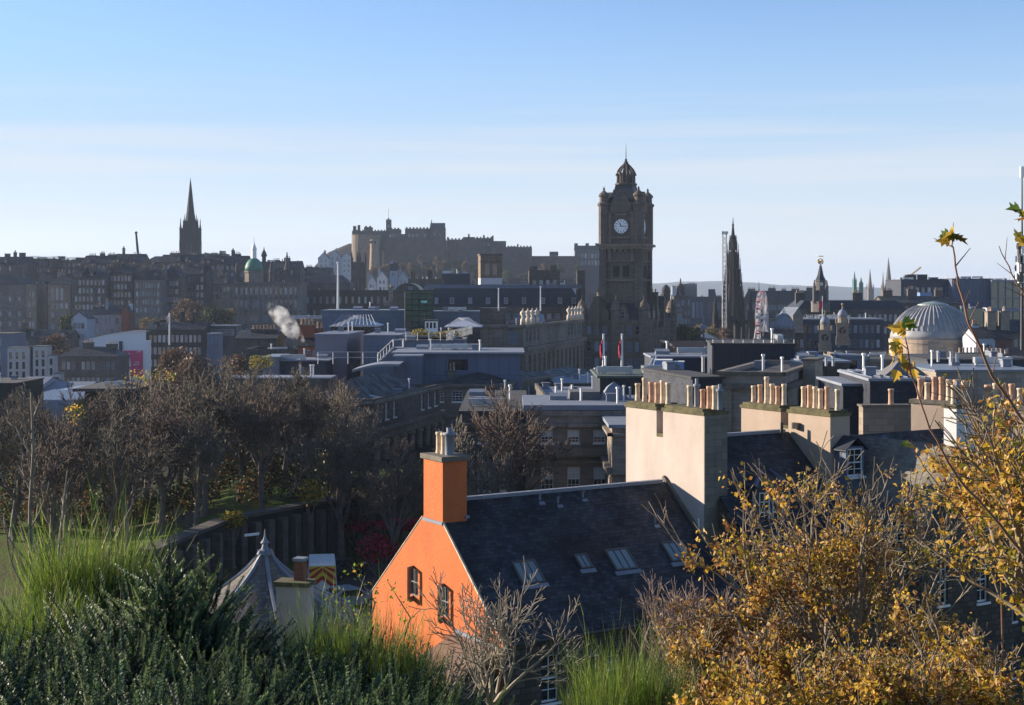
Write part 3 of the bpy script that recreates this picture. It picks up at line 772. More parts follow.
m = MB(); m.obox(frz(sA + .775, gr + .03, (zc - .34 - 19) / 2), (GD.x, GD.y, 0), (RD.x, RD.y, 0), (0, 0, 1), .03, .77, (zc - .34 + 19) / 2 - .01); m.build('shade_toned_end', masonry('shade_toned_end', (.17, .15, .13), soot=.55), h2)  # grey slab over the end face: its shade is put into the colour
m = MB(); m.tube([frz(sA - .06, gr - .35, Z(520, 75)), frz(sA - .06, gr - .35, -17)], .06, 6); m.build('drainpipe', WPAINT, h2)
sB = None
# party wall at the far end of this house
L2 = on_column(787.5, S0, RD)
for L2 in [on_column(787.5, S0, RD)]:
    sB = L2
rz2 = (HY - 431.5) / F * (S0 + RD * sB).y
hw2 = 6.6
ez2 = rz2 - 5.6
m = MB()
lowg = [frz(sA + .9, -hw2, -23), frz(sA + .9, hw2, -23), frz(sA + .9, hw2, ez2), frz(sA + .9, 0, rz2 - .2), frz(sA + .9, -hw2, ez2)]
m.face(lowg)
d2, ws2 = facade(m, fr(sA + .9, hw2 - .3), fr(sB, hw2 - .3), -23, ez2 + .1, [(2.0, ez2 - 2.8, 1.0, 1.8), (5.2, ez2 - 2.8, 1.0, 1.8)], .2)
facade(m, fr(sB, -hw2 + .3), fr(sA + .9, -hw2 + .3), -23, ez2 + .1, [], .2)
m.build('wall', RUBBLE, h2)
for w in ws2: put_window(h2, fr(sA + .9, hw2 - .3), d2, *w, 'sash2', .2)
m = MB()
slab(m, [frz(sA + 1.0, hw2, ez2), frz(sB, hw2, ez2), frz(sB, 0, rz2), frz(sA + 1.0, 0, rz2)], .16)
slab(m, [frz(sB, -hw2, ez2), frz(sA + 1.0, -hw2, ez2), frz(sA + 1.0, 0, rz2), frz(sB, 0, rz2)], .16)
r2 = m.build('roof', SLATE_H, h2)
m = MB(); m.obox(frz((sA + sB) / 2 + .5, 0, rz2 + .06), (RD.x, RD.y, 0), (GD.x, GD.y, 0), (0, 0, 1), (sB - sA) / 2 - .8, .17, .09); m.build('ridge_cap', LEADP, r2)
# bay dormer with a hipped roof
dc = on_column(771, S0 + RD * (sA + 5.2), GD)
Pd = S0 + RD * (sA + 4.6) + GD * 4.6
yd = 76.0
dz1 = Z(486, yd); dz0 = Z(528, yd)
bay = [(X(744, 77.2), 77.2), (X(757, 75.6), 75.6), (X(786, 75.9), 75.9), (X(793, 77.6), 77.6), (X(793, 82), 82), (X(744, 82), 82)]
m = MB(); tod = []
for i in range(6):
    a, b = bay[i], bay[(i + 1) % 6]
    ln = elen(bay, i)
    ww = [] if i > 2 else rows(ln, 2 if i == 1 else 1, .55 if i != 1 else .62, [(dz0 - .2, dz1 - dz0 - .1)], .06)
    if i == 0: ww = [(ln - .66, dz0 - .2, .55, dz1 - dz0 - .1)]
    dd, ww = facade(m, a, b, dz0 - 3, dz1, ww, .1)
    tod += [(a, dd, w) for w in ww]
dm = m.build('dormer', PANEL_D, h2)
for a, dd, w in tod: put_window(dm, a, dd, *w, 'sash2', .1)
m = MB(); ctr = Vector((X(764, 80.5), 80.5, Z(466, 80))); g = grow(bay, .25)
for i in range(6):
    a, b = g[i], g[(i + 1) % 6]; m.face([(a[0], a[1], dz1 - .02), (b[0], b[1], dz1 - .02), ctr])
m.build('dormer_roof', SLATE_N, dm)
m = MB(); m.tube([Vector((*g[1], dz1)), ctr], .12, 5); m.tube([Vector((*g[2], dz1)), ctr], .12, 5); m.build('lead_hip', PANEL, dm)
p = frz(sB - .9, .5, rz2 - .3); m = MB(); m.tube([p, p + Vector((0, 0, .9))], [.1, .09], 8); m.build('roof_vent', DMETAL, h2)

h3 = thing('corner_house', 'dark slate house right of the beige chimney wall with a stone gable wing', 'house', (*fr(sB + 8, 0), -22.5))
zc3 = Z(406.5, (S0 + RD * sB).y)
stack_wall(h3, sB + .02, g_of(741, sB), g_of(830, sB), 1.5, -20, zc3, (g_of(780.5, sB), g_of(788, sB)), Z(431, 81.5), HARL_B,
    [(g_of(p, sB + .6), k, h, .15) for p, k, h in ((753, 'buff', 1.0), (759.5, 'terra', 1.1), (766, 'buff', 1.6), (771.5, 'buff', 1.2), (777, 'terra', 1.1), (783.5, 'buff', 1.25))],
    [(g_of(p, sB + .6), k, h, .15) for p, k, h in ((803, 'buff', 1.2), (809, 'terra', 1.3), (814.5, 'buff', 1.25), (820, 'buff', 1.15), (826.5, 'terra', 1.3), (837, 'buff', 1.2))])
m = MB(); m.tube([frz(sB - .06, g_of(797, sB), Z(432, 80)), frz(sB - .06, g_of(797, sB), Z(426, 80))], .3, 6, True); m.build('vent_stub', COPE, h3)
sC = sB + 15
rz3 = (HY - 437) / F * (S0 + RD * (sB + 3)).y
ez3 = rz3 - 7.2; hw3 = 8.0
m = MB()
d3, ws3 = facade(m, fr(sB + 1.5, hw3 - .3), fr(sC, hw3 - .3), -24, ez3 + .1, rows(sC - sB - 1.5, 4, 1.0, [(ez3 - 3, 1.9), (ez3 - 6.2, 1.9)]), .2)
facade(m, fr(sC, -hw3 + .3), fr(sB + 1.5, -hw3 + .3), -24, ez3 + .1, [], .2)
m.face([frz(sC, -hw3 + .3, -24), frz(sC, -hw3 + .3, ez3), frz(sC, 0, rz3 - .2), frz(sC, hw3 - .3, ez3), frz(sC, hw3 - .3, -24)][::-1])
m.build('wall', RUBBLE, h3)
for w in ws3: put_window(h3, fr(sB + 1.5, hw3 - .3), d3, *w, 'sash', .2)
m = MB()
slab(m, [frz(sB + 1.5, hw3, ez3), frz(sC, hw3, ez3), frz(sC, 0, rz3), frz(sB + 1.5, 0, rz3)], .16)
slab(m, [frz(sC, -hw3, ez3), frz(sB + 1.5, -hw3, ez3), frz(sB + 1.5, 0, rz3), frz(sC, 0, rz3)], .16)
m.build('roof', SLATE_N, h3)
# wing with a stone gable turned to the viewer
s0w = on_column(922, S0 + GD * (hw3 + 2.2), RD); s1w = on_column(1012, S0 + GD * (hw3 + 2.2), RD)
wz = rz3 + .3; gf = hw3 + 2.2; wez = wz - 4.9
m = MB()
a, b = fr(s0w, gf), fr(s1w, gf)
ww = [(1.15, Z(541, 76), .8, 2.6), (4.2, Z(541, 77), .9, 2.4), (1.15, Z(600, 76), .8, 2.4), (4.2, Z(600, 77), .9, 2.4)]
dw, ww = facade(m, a, b, -24, wez, ww, .2)
mid = frz((s0w + s1w) / 2, gf, wz)
m.face([(a[0], a[1], wez), (b[0], b[1], wez), mid])
facade(m, fr(s0w, 2.5), a, -24, wez, [], .2); facade(m, b, fr(s1w, 2.5), -24, wez, [], .2)
m.build('wing_wall', RUBBLE, h3)
for w in ww: put_window(h3, a, dw, *w, 'sash2', .2)
m = MB()
slab(m, [frz(s0w - .25, gf - .05, wez - .15), frz((s0w + s1w) / 2, gf - .05, wz), frz((s0w + s1w) / 2, -1, wz), frz(s0w - .25, -1, wez - .15)][::-1], .15)
slab(m, [frz((s0w + s1w) / 2, gf - .05, wz), frz(s1w + .25, gf - .05, wez - .15), frz(s1w + .25, -1, wez - .15), frz((s0w + s1w) / 2, -1, wz)][::-1], .15)
m.build('wing_roof', SLATE_P, h3)
m = MB(); m.tube([frz(s0w - .25, gf, wez - .1), mid + Vector((0, 0, .1)), frz(s1w + .25, gf, wez - .1)], .16, 6); m.build('skew', DMETAL, h3)
m = MB(); pv = frz(s0w - 1.7, 1.2, 0); m.tube([P(884, 436, 83.2), P(896, 520, 79.5)], .16, 6); m.build('valley_gutter', PANEL, h3)
# sash dormer on the slate slope
def dormer(parent, pxl, pxr, pyt, pyb, Y, depth, matw, style='sash2'):
    pts = quad(pxl, pxr, Y, depth, YAWR)
    zt, zb = Z(pyt, Y), Z(pyb, Y)
    m = MB(); ln = elen(pts, 0)
    dd, ww = facade(m, pts[0], pts[1], zb - 1.2, zt, [(.12, zb, ln - .24, zt - zb - .12)], .08)
    for i in (1, 2, 3): facade(m, pts[i], pts[(i + 1) % 4], zb - 1.2, zt, [])
    o = m.build('dormer', matw, parent)
    for w in ww: put_window(o, pts[0], dd, *w, style, .08)
    m = MB(); pitched(m, None, pts, zt, .55, 1, 0, .2, .08); m.build('dormer_roof', SLATE_B, o)
    return o
dormer(h3, 846, 864, 447, 477, 79.2, 3.2, PANEL)
dormer(h3, 889, 907, 517, 550, 74.5, 3.6, PANEL_D)
# white stack on the wing, beige stacks behind
sW = on_column(946, S0 + GD * 3.4, RD)
chimney(h3, *fr(sW + .9, 3.6), YAWR, 1.55, .95, -13, Z(411, 80), WHITE, 4, ph=1.25, pr=.17, capm=MOSS, kinds=('buff', 'metal', 'terra', 'buff'))

h4 = thing('terraced_house', 'house behind the white stack with long beige chimney walls of many pots', 'house', (X(960, 96), 96, -24))
pts4 = quad(914, 1080, 96, 9, 31)
m = MB(); m.prism(pts4, -25, Z(480, 96)); m.build('wall', RUBBLE, h4)
m = MB(); pitched(m, None, pts4, Z(480, 96), 2.6, 0); m.build('roof', SLATE, h4)
def long_stack(parent, pxl, pxr, pyt, Y, n, yaw, mat, h=6, th=1.1, kinds=('terra', 'buff', 'terra', 'terra', 'buff')):
    q4 = quad(pxl, pxr, Y, th, yaw); ln = elen(q4, 0)
    c = (Vector(q4[0]) + Vector(q4[2])) / 2
    return chimney(parent, c.x, c.y, yaw, ln, th, Z(pyt, Y) - h, Z(pyt, Y), mat, n, ph=1.35, pr=.2, capm=COPE, kinds=kinds, cap=.25)
GY = math.degrees(math.atan2(GD.y, GD.x))
long_stack(h4, 911, 966, 399, 93, 7, GY + 18, HARL_B, 8)
long_stack(h4, 978, 1040, 404, 91, 7, GY + 18, HARL_B, 8)
wl_ = thing('roof_wall', 'coursed grey stone parapet wall with one clay pot near the beige stacks', 'wall', (X(886, 100), 100, -20))
q5 = quad(863, 911, 100, 1.0, 3); m = MB(); m.prism(q5, -22, Z(407, 100)); w5 = m.build('wall', masonry('block_stone', (.27, .22, .17), bw=.9, bh=.45, soot=.3), wl_)
m = MB(); m.prism(grow(q5, .1), Z(407, 100) + .003, Z(405, 100), True, True); m.build('coping', COPE, wl_)
inst('chimney_pot', pot_mesh('terra', 1.1, .2), wl_, (X(891, 100.5), 100.5, Z(405, 100)))
# ================================================================== middle distance
def poly4(a, b, c):
    """corners a (left front), b (front corner), c (far right) given as (picture column, distance)"""
    A, B, D = [Vector((X(p, y), y)) for p, y in (a, b, c)]
    E = A + (D - B)
    return [tuple(A), tuple(B), tuple(D), tuple(E)]
def zrow(pyt, pyb, Y): return (Z(pyb, Y), Z(pyt, Y) - Z(pyb, Y))

# --- classical grey block behind the orange house
Y = 128
p = quad(526, 645, Y, 12, 0)
wl = []
for px in (541, 567.5, 593.5, 619): wl.append((X(px, Y) - p[0][0], *[zrow(430, 443, Y)[0]], 1.05, zrow(430, 443, Y)[1]))
for px in (541, 567.5, 593.5, 619): wl.append((X(px, Y) - p[0][0], zrow(467, 491, Y)[0], 1.1, zrow(467, 491, Y)[1]))
STONE_T = masonry('sandstone_terrace', (.27, .225, .185), soot=.45)
t = bld('office_block', 'sooty classical stone block with tall sash windows behind the orange house', 'building', p, Z(410, Y), STONE_T, {0: wl}, ('flat', .25, .45), LEADP, style={0: 'blind'},
    cornice=[(Z(427, Y), .35, .45, (0, 3)), (Z(456, Y), .75, .55, (0, 3)), (Z(464, Y), .35, .2, (0, 3)), (Z(416, Y), .5, .2, (0, 3))])
for k, (px, y) in enumerate(((556, 136), (572, 138), (581, 133), (630, 135))):
    m = MB(); m.tube([(X(px, y), y, Z(410, Y) + .4), (X(px, y), y, Z(410, Y) + 1.6)], .12, 7); m.build('roof_pipe', WPAINT, t)
m = MB(); m.lathe(X(614, 135), 135, [(2.0, Z(410, Y) + .4), (.9, Z(410, Y) + 1.6), (.0, Z(410, Y) + 2.1)], 4, .5, cap=False); m.build('rooflight', LEADP, t)
m = MB(); m.prism(quad(570, 600, 134, 4, 0), Z(410, Y) + .4, Z(410, Y) + 1.2); m.build('plant_room', CONC, t)
# lower wing towards the trees
p = quad(462, 525.6, 129, 26, 0)
wl = []
for px in (478, 500): wl += [(X(px, 129) - p[0][0], zrow(430, 443, 129)[0], 1.05, 1.2), (X(px, 129) - p[0][0], zrow(467, 491, 129)[0], 1.1, 2.1)]
bld('office_wing', 'lower sooty stone wing behind bare trees left of the classical block', 'building', p, Z(414, 129), STONE_D, {0: wl}, ('flat', .3, .3), FELT, style='sash', cornice=[(Z(427, 129), .35, .4, (0, 3)), (Z(456, 129), .7, .5, (0, 3))])
p = quad(612, 650, 119, 9, 0)
bld('corner_pier', 'narrow projecting stone bay with two cornices left of the cream chimney wall', 'building', p, Z(428, 119), STONE_T, {}, ('flat', .3, .3), LEADP, cornice=[(Z(436, 119), .25, .4, (0, 3)), (Z(474, 119), .5, .45, (0, 3))])

# --- Georgian block with the colonnaded side, half hidden by trees
p = poly4((286, 150), (373, 150), (440, 174))
zt = Z(399, 150); L1 = elen(p, 1)
w1 = [(u, zt - 2.5, 1.0, 1.75) for u in (1.3, 4.0, 6.7)] + [(u, zt - 2.5, 1.0, 1.75) for u in (L1 - 7.8, L1 - 5.1, L1 - 2.4)]
w1 += rows(L1, 8, 1.1, [(zt - 8.6, 3.0), (zt - 12.6, 2.4)], .6)
w0 = rows(elen(p, 0), 4, 1.15, [(zt - 2.6, 1.7), (zt - 7.8, 2.6), (zt - 12.4, 2.4)], .8)
t = bld('georgian_block', 'sooty Georgian stone block with columns along its right side among the bare trees', 'building', p, zt, STONE_D, {0: w0, 1: w1}, ('parapet', .5), FELT, style='sash',
    cornice=[(zt - .55, .35, .3, (0, 1)), (zt - 3.6, .4, .55, (0, 1)), (zt - 4.5, .9, .25, (0, 1)), (zt - 9.6, .35, .3, (0, 1))], cmat=STONE)
m = MB(); d = (Vector(p[2]) - Vector(p[1])).normalized(); n = Vector((d.y, -d.x))
for i in range(9):
    q = Vector(p[1]) + d * (.45 + i * (L1 - .9) / 8) + n * .25
    m = MB(); m.lathe(q.x, q.y, [(.5, zt - 9.2), (.42, zt - 9.0), (.38, zt - 5.0), (.55, zt - 4.7), (.55, zt - 4.5)], 10); m.build('column', STONE_P, t)
m = MB(); g = grow(p, -2.0); pitched(m, None, g, zt - .3, 2.1, 1, 5, .2); m.build('hip_roof', SLATE, t)
m = MB()
for u0, u1 in ((8.6, L1 - 8.6),):
    for k in range(14):
        q = Vector(p[1]) + d * (u0 + (u1 - u0) * k / 13) - n * .15; m.lathe(q.x, q.y, [(.12, zt - 3.2), (.2, zt - 2.9), (.1, zt - 2.4), (.16, zt - 2.2)], 6)
m.build('baluster', STONE_D, t)
# --- blocks along the street beyond
p = poly4((428, 182), (494, 182), (552, 203)); L1 = elen(p, 1); zt = Z(384, 182)
w0 = [(X(px, 182) - p[0][0], zb, 1.35, h) for px in (452, 481) for zb, h in (zrow(391, 402, 182), zrow(420, 434, 182), zrow(446, 462, 182))]
w0 = w0 + [(X(433, 182) - p[0][0], zb, 1.35, h) for zb, h in (zrow(391, 402, 182), zrow(420, 434, 182))]
w1 = rows(L1, 6, 1.1, [(zt - 2.7, 1.7), (zt - 6.6, 2.3), (zt - 10.2, 2.0)], .8)
bld('stone_terrace', 'grey stone terrace end with white sash windows and a low slate roof', 'building', p, zt, STONE, {0: w0, 1: w1}, ('hip', 1.2, 1, 6), SLATE, style='sash', cornice=[(zt - .4, .4, .4, (0, 1)), (zt - 4.2, .3, .25, (0, 1))],
    chims=[(.05, .3, 1.2, .9, 1.4, 2)])
p = poly4((500, 204), (556, 204), (600, 226)); L1 = elen(p, 1); zt = Z(373, 204)
bld('stone_terrace', 'second street block beyond the grey terrace end with a blue lead roof edge', 'building', p, zt - 1, STONE_T, {1: rows(L1, 7, 1.0, [(zt - 4, 1.9), (zt - 7.4, 2.1), (zt - 11, 2)], .8)}, ('hip', 1.0, 1, 6), SLATE_B, style='sash', cornice=[(zt - 1.4, .4, .45, (0, 1)), (zt - 4.9, .3, .25, (0, 1))], cmat=LEAD)
p = quad(560, 617, 190, 20, 4); zt = Z(387, 190)
bld('low_office', 'low flat-roofed grey block with a blank wall below the two flagpoles', 'building', p, zt, CONC, {0: rows(elen(p, 0), 6, .9, [(zt - 3.2, 1.6)], .8)}, ('flat', .3, .3), LEADP)
p = quad(545, 632, 158, 22, 2); zt = Z(396, 158)
bld('low_office', 'low parapeted stone roof behind the classical block with pale lead flats', 'building', p, zt, STONE_D, {}, ('parapet', .4), LEADP, cornice=[(zt - .6, .4, .4, (0,))])

# --- stone post office block with urns on its balustrade
p = poly4((456, 250), (523, 250), (582, 300)); L1 = elen(p, 1); zt = Z(318, 250)
wA = [(u, zt - 4.4, 1.3, 2.3) for u in (2, 5, 8, 11)] + [(u, zt - 4.4, 1.3, 2.3) for u in (L1 - 14, L1 - 11, L1 - 8, L1 - 5, L1 - 2.5)]
wB = rows(L1, 13, 1.3, [(zt - 11.5, 4.2), (zt - 17, 3.2)], 1)
t = bld('post_office_block', 'long grey stone block with pale urns along its balustrade near the clock tower hotel', 'building', p, zt - 1.2, STONE, {0: [(X(509, 250) - p[0][0], zt - 4.6, 1.5, 2.4)], 1: wA + wB}, ('parapet', .8), FELT,
    cornice=[(zt - 1.7, .5, .5, (0, 1)), (zt - 5.7, .6, .9, (0, 1)), (zt - 6.6, .8, .35, (0, 1))])
m = MB(); d = (Vector(p[2]) - Vector(p[1])).normalized(); n = Vector((d.y, -d.x))
for u in [1 + (L1 - 2) * k / 13 for k in range(14)]:
    q = Vector(p[1]) + d * u + n * .22
    m = MB(); m.obox((q.x, q.y, zt - 9.8), (d.x, d.y, 0), (n.x, n.y, 0), (0, 0, 1), .3, .25, 3.1); m.build('pilaster', STONE_P, t)
URNM = plain('urn_stone', (.55, .46, .36), .85)
for u in (0, 3.6, 7, 10.5, L1 - 13, L1 - 9.7, L1 - 6.5, L1 - 3.6, L1 - .6):
    m = MB(); m.smooth = True; q = Vector(p[1]) + d * u; m.lathe(q.x, q.y, [(.5, zt - 1.2), (.45, zt - .2), (.25, zt), (.22, zt + .25), (.55, zt + .8), (.42, zt + 1.1), (.15, zt + 1.3), (.05, zt + 1.7)], 8); m.build('urn', URNM, t)
m = MB(); q = quad(480, 506, 262, 8, 0); m.prism(q, zt - 1.5, zt + 1.6); m.build('attic_block', STONE_D, t)
m = MB(); m.lathe(X(531, 262), 262, [(2.6, zt - 1), (2.3, zt + .4), (.2, zt + 1.2)], 10); m.build('rooflight', LEADP, t)

# --- modern grey offices in the middle
def block(name, label, pxl, pxr, pyt, Y, depth, mat, yaw=0, wins=None, roof=('flat', .15, .2), rmat=None, cat='building', **k):
    p = quad(pxl, pxr, Y, depth, yaw); zt = Z(pyt, Y)
    w = {}
    for e, spec in (wins or {}).items():
        n, ww, rws = spec[:3]
        w[e] = rows(elen(p, e), n, ww, [(zt - a - h, h) for a, h in rws], spec[3] if len(spec) > 3 else .6)
    return bld(name, label, cat, p, zt, mat, w, roof, rmat, **k)
MAUVE = plain('mauve_cladding', (.16, .155, .20), .55, var=.06, scale=.3)
block('office_box', 'blue-grey office box with a pale flat roof and a recessed glazed corner', 315, 347, 335, 215, 16, MAUVE, -3, {1: (1, 9, [(4.2, 3.6)], .8)}, rmat=LEADP, style='dark')
block('office_box', 'plain blue-grey office box with a pale flat roof beside the rooftop stairs', 364, 399, 336, 213, 15, PANEL, -2, {1: (1, 2, [(4, 3)], .6)}, rmat=LEADP, style='dark')
block('plant_screen', 'long blue-grey rooftop wall behind the pyramid roof', 322, 404, 311, 285, 14, PANEL, 0, rmat=LEAD)
t = block('pavilion', 'glazed rooftop pavilion under a white ribbed pyramid roof', 331, 376, 325.5, 258, 12, DMETAL, 0, {0: (9, .8, [(.4, 1.5)], .2)}, ('hip', 1.7, 0, 5, .9), plain('white_ribbed_metal', (.45, .47, .52), .4), style='dark')
m = MB(); q = quad(331, 376, 257, 12, 0)
for i in range(12):
    u = i / 11; a = Vector((*q[0], Z(325.5, 258) - .1)) * (1 - u) + Vector((*q[1], Z(325.5, 258) - .1)) * u
    b = a + Vector(((.5 - u) * 3, 6, 1.85)); m.tube([a + Vector((0, 0, .12)), b + Vector((0, 0, .1))], .09, 4)
m.build('rib', LEAD, t)
t = block('pavilion', 'small rooftop pavilion with a white striped roof right of the green glass tower', 446, 480, 326, 236, 10, DMETAL, 0, {0: (5, .8, [(.3, 1.2)], .2)}, ('hip', 1.3, 0, 4, .8), MATS['white_ribbed_metal'], style='dark')
t = block('glass_tower', 'dark green glass stair tower among the grey office roofs', 405, 433, 291, 272, 6, GLASS_G, 0, rmat=FELT)
m = MB(); q = quad(405, 433, 271.9, 6.2, 0); Lq = elen(q, 0)
for i in range(5): m.tube([(q[0][0] + Lq * i / 4, 271.9, Z(335, 272)), (q[0][0] + Lq * i / 4, 271.9, Z(291, 272))], .06, 4)
for i in range(8): z = Z(333 - i * 5.6, 272); m.tube([(q[0][0], 271.85, z), (q[1][0], 271.85, z)], .06, 4)
m.build('mullion', DMETAL, t)
m = MB(); m.prism(quad(421, 427, 271.6, .2), Z(303, 272), Z(300.5, 272), True, True); m.build('lit_panel', plain('mint_panel', (.25, .6, .55), .4), t)
block('office_block', 'long blue-grey rooftop storey with a planted terrace along its edge', 398, 464, 341, 207, 12, PANEL, 0, rmat=CONC)
t = block('office_block', 'lowest blue-grey office storey with a broad overhanging pale flat roof', 396, 520, 354, 188, 14, PANEL, 0, {0: (1, 2.6, [(.7, 1.4)], 6.5)}, ('flat', .6, .25), LEADP, style='dark')
block('plant_room', 'small grey rooftop box under the overhanging pale roof', 394, 421, 357, 183, 4, PANEL, 0, rmat=LEADP)
block('plant_screen', 'blue-grey rooftop wall right of the green glass tower', 434, 492, 312, 281, 8, PANEL, 0, rmat=LEAD)
block('plant_unit', 'white ventilation unit with dark louvres on the roof below the green glass tower', 425, 437, 321, 228, 2.5, WPAINT, 0, {0: (3, .35, [(.25, .9)], .1)}, cat='plant unit', style='dark')
# terrace hedge and railings
RAIL = plain('white_rail', (.45, .46, .48), .5)
def railing(name, label, p0, p1, h=1.1, step=1.6, mat=None, rails=2):
    p0, p1 = Vector(p0), Vector(p1); Ln = (p1 - p0).length; m = MB()
    n = max(2, int(Ln / step))
    for i in range(n + 1):
        q = p0.lerp(p1, i / n); m.tube([q, q + Vector((0, 0, h))], .05, 4)
    for k in range(rails): z = h * (1 - .45 * k); m.tube([p0 + Vector((0, 0, z)), p1 + Vector((0, 0, z))], .04, 4)
    o = m.build(name, mat or RAIL, None, tuple(p0)); return tag(o, label, 'railing')
railing('railing', 'white railing along the planted office roof terrace', P(406, 340.5, 206.5), P(452, 340.5, 206.5), 1.2, 1.5)
railing('railing', 'closely spaced white posts at the end of the office roof terrace', P(447, 340.5, 206.3), P(472, 334, 215), 1.3, .45)
railing('railing', 'thin rail in front of the office boxes above the bare trees', P(318, 364, 190), P(378, 364, 190), 1.6, 1.9)
st = thing('roof_stairs', 'white metal roof stairs climbing to a small landing', 'stairs', P(380, 361, 200))
m = MB(); a, b = P(378, 361, 200), P(393, 347, 200)
for k in range(10):
    q = a.lerp(b, k / 9); m.box(q.x, q.x + .35, 199.4, 200.6, q.z - .05, q.z)
m.tube([a + Vector((0, -.6, -.1)), b + Vector((0, -.6, -.1))], .1, 4); m.build('flight', METAL, st)
m = MB(); m.tube([a + Vector((0, -.6, 1)), b + Vector((0, -.6, 1)), b + Vector((.9, -.6, 1))], .06, 4)
for k in range(6): q = a.lerp(b, k / 5); m.tube([q + Vector((0, -.6, 0)), q + Vector((0, -.6, 1))], .05, 4)
m.build('handrail', RAIL, st)
m = MB(); q = b + Vector((.5, 0, 0)); m.box(q.x - .5, q.x + .9, 199.2, 200.8, q.z - .1, q.z)
for dx in (-.5, .9):
    for dy in (-.7, .7): m.tube([(q.x + dx, 200 + dy, q.z), (q.x + dx, 200 + dy, q.z + 1.1)], .06, 4)
m.box(q.x - .5, q.x + .9, 199.25, 199.3, q.z + 1.0, q.z + 1.12); m.build('landing', RAIL, st)
m = MB(); m.smooth = True
N = 16
for i in range(N):
    u0, u1 = i / N, (i + 1) / N
    f = lambda u: Vector((X(352 + 48 * u, 176), 176, Z(370 - 6 * math.sin(min(1, u * 1.5) * math.pi / 2), 176)))
    a, b = f(u0), f(u1); m.face([a, b, b + Vector((0, 7, 0)), a + Vector((0, 7, 0))]); m.face([a - Vector((0, 0, .3)), b - Vector((0, 0, .3)), b, a])
tag(m.build('curved_roof', LEADP, None, P(352, 370, 176)), 'pale curved metal roof rising above the bare trees', 'roof')
block('pump_house', 'mauve plant house with a dark blue lean-to roof behind the bare trees', 263, 279, 358, 205, 9, MAUVE, 0, rmat=LEAD)
block('pump_house', 'dark blue shed with a thin pale roof edge above the bare trees', 279.5, 326, 361, 206, 8, PANEL_D, 0, {0: (1, .8, [(.9, .8)], 2)}, ('flat', .5, .15), LEADP)
block('flat_block', 'long low flat roof with a pale edge just above the bare trees', 228, 330, 379, 178, 5, STONE_D, 0, rmat=LEADP)
block('red_brick_house', 'small red brick house with four pale pots beside the steam plume', 298, 320, 345, 226, 7, BRICK, 0, {0: (3, .6, [(.8, 1)])}, ('gable', 1.6, 0), SLATE, chims=[(.3, .4, 2.6, .8, 3.2, 4, BRICK), (.85, .5, 1.4, .8, 2.6, 2, BRICK)])
# cluster of stone blocks at the left of the offices
block('stone_hall', 'grey stone hall with a white balustrade along its roof left of the pavilion', 292, 324, 319, 300, 18, STONE, 0, {0: (5, 1.1, [(2, 2.4)])}, ('parapet', .8), cornice=[(Z(322, 300), .5, .5, (0, 1)), (Z(334, 300), .5, .4, (0, 1))])
m = MB(); q = quad(292, 324, 299.8, 1, 0)
for i in range(22): x = q[0][0] + (q[1][0] - q[0][0]) * i / 21; m.lathe(x, 299.8, [(.12, Z(319, 300)), (.2, Z(318, 300)), (.1, Z(316, 300))], 5)
m.box(q[0][0], q[1][0], 299.6, 300, Z(316, 300), Z(315.3, 300)); tag(m.build('balustrade', RAIL, None, (q[0][0], 300, Z(319, 300))), 'white balustrade on the grey stone hall roof', 'balustrade')
m = MB(); m.tube([P(338, 318, 302), P(338, 264, 302)], [.28, .16], 8); m.lathe(X(338, 302), 302, [(.2, Z(264, 302)), (.35, Z(263, 302)), (.0, Z(261.5, 302))], 8)
m.lathe(X(338, 302), 302, [(.8, Z(320, 302)), (.6, Z(317, 302)), (.3, Z(316, 302))], 8)
tag(m.build('flagpole', WPAINT, None, P(338, 318, 302)), 'tall bare white flagpole in front of the twin dark towers', 'flagpole')
block('old_office', 'brown stone block with a green mossy parapet right of the left flag terrace', 246, 300, 349, 262, 12, STONE_D, 0, {0: (6, 1, [(1.2, 2)])}, ('parapet', .6))
block('old_office', 'low mossy stone roof with a row of pale pots near the steam plume', 236, 276, 338, 300, 12, STONE_D, 0, {}, ('gable', 1.5, 0), SLATE, chims=[(.6, .4, 5.5, .9, 1.8, 7)])

# --- right of centre
NAVY = slates('navy_slate', (.020, .026, .042), bw=.3, bh=.2, lichen=.1)
p = quad(600, 692, 142, 12, 0); zt = Z(378, 142)
t = bld('slate_hung_block', 'dark slate-hung block with a flat green felt roof behind the cream chimneys', 'building', p, zt, NAVY, {}, ('flat', .3, .22), plain('green_felt', (.07, .095, .085), .8, var=.3, scale=.4))
p = quad(692.5, 722, 121, 14, 12); bld('slate_hung_block', 'narrow dark slate-hung return wall joining the stone block with the grey plant screen', 'building', p, Z(379, 121), NAVY, {}, ('flat', .2, .2), FELT)
def pipe(label, px, a, b, y, r=.13):
    m = MB(); m.tube([P(px, a, y), P(px, b, y)], r, 7, True); m.tube([P(px, b + .3, y), P(px, b - .4, y)], r * 1.5, 7, True)
    tag(m.build('vent_pipe', RAIL, None, P(px, a, y)), label, 'pipe', 'vent pipes on the flat roofs')
pipe('short pale vent pipe at the left end of the green felt roof', 604, 374, 366, 145, .18)
pipe('tall pale vent pipe left of the dark grey plant screen', 703, 372, 357, 136, .15)
pipe('stubby pale vent pipe in front of the large light blue ventilation unit', 645, 374, 367, 147, .22)
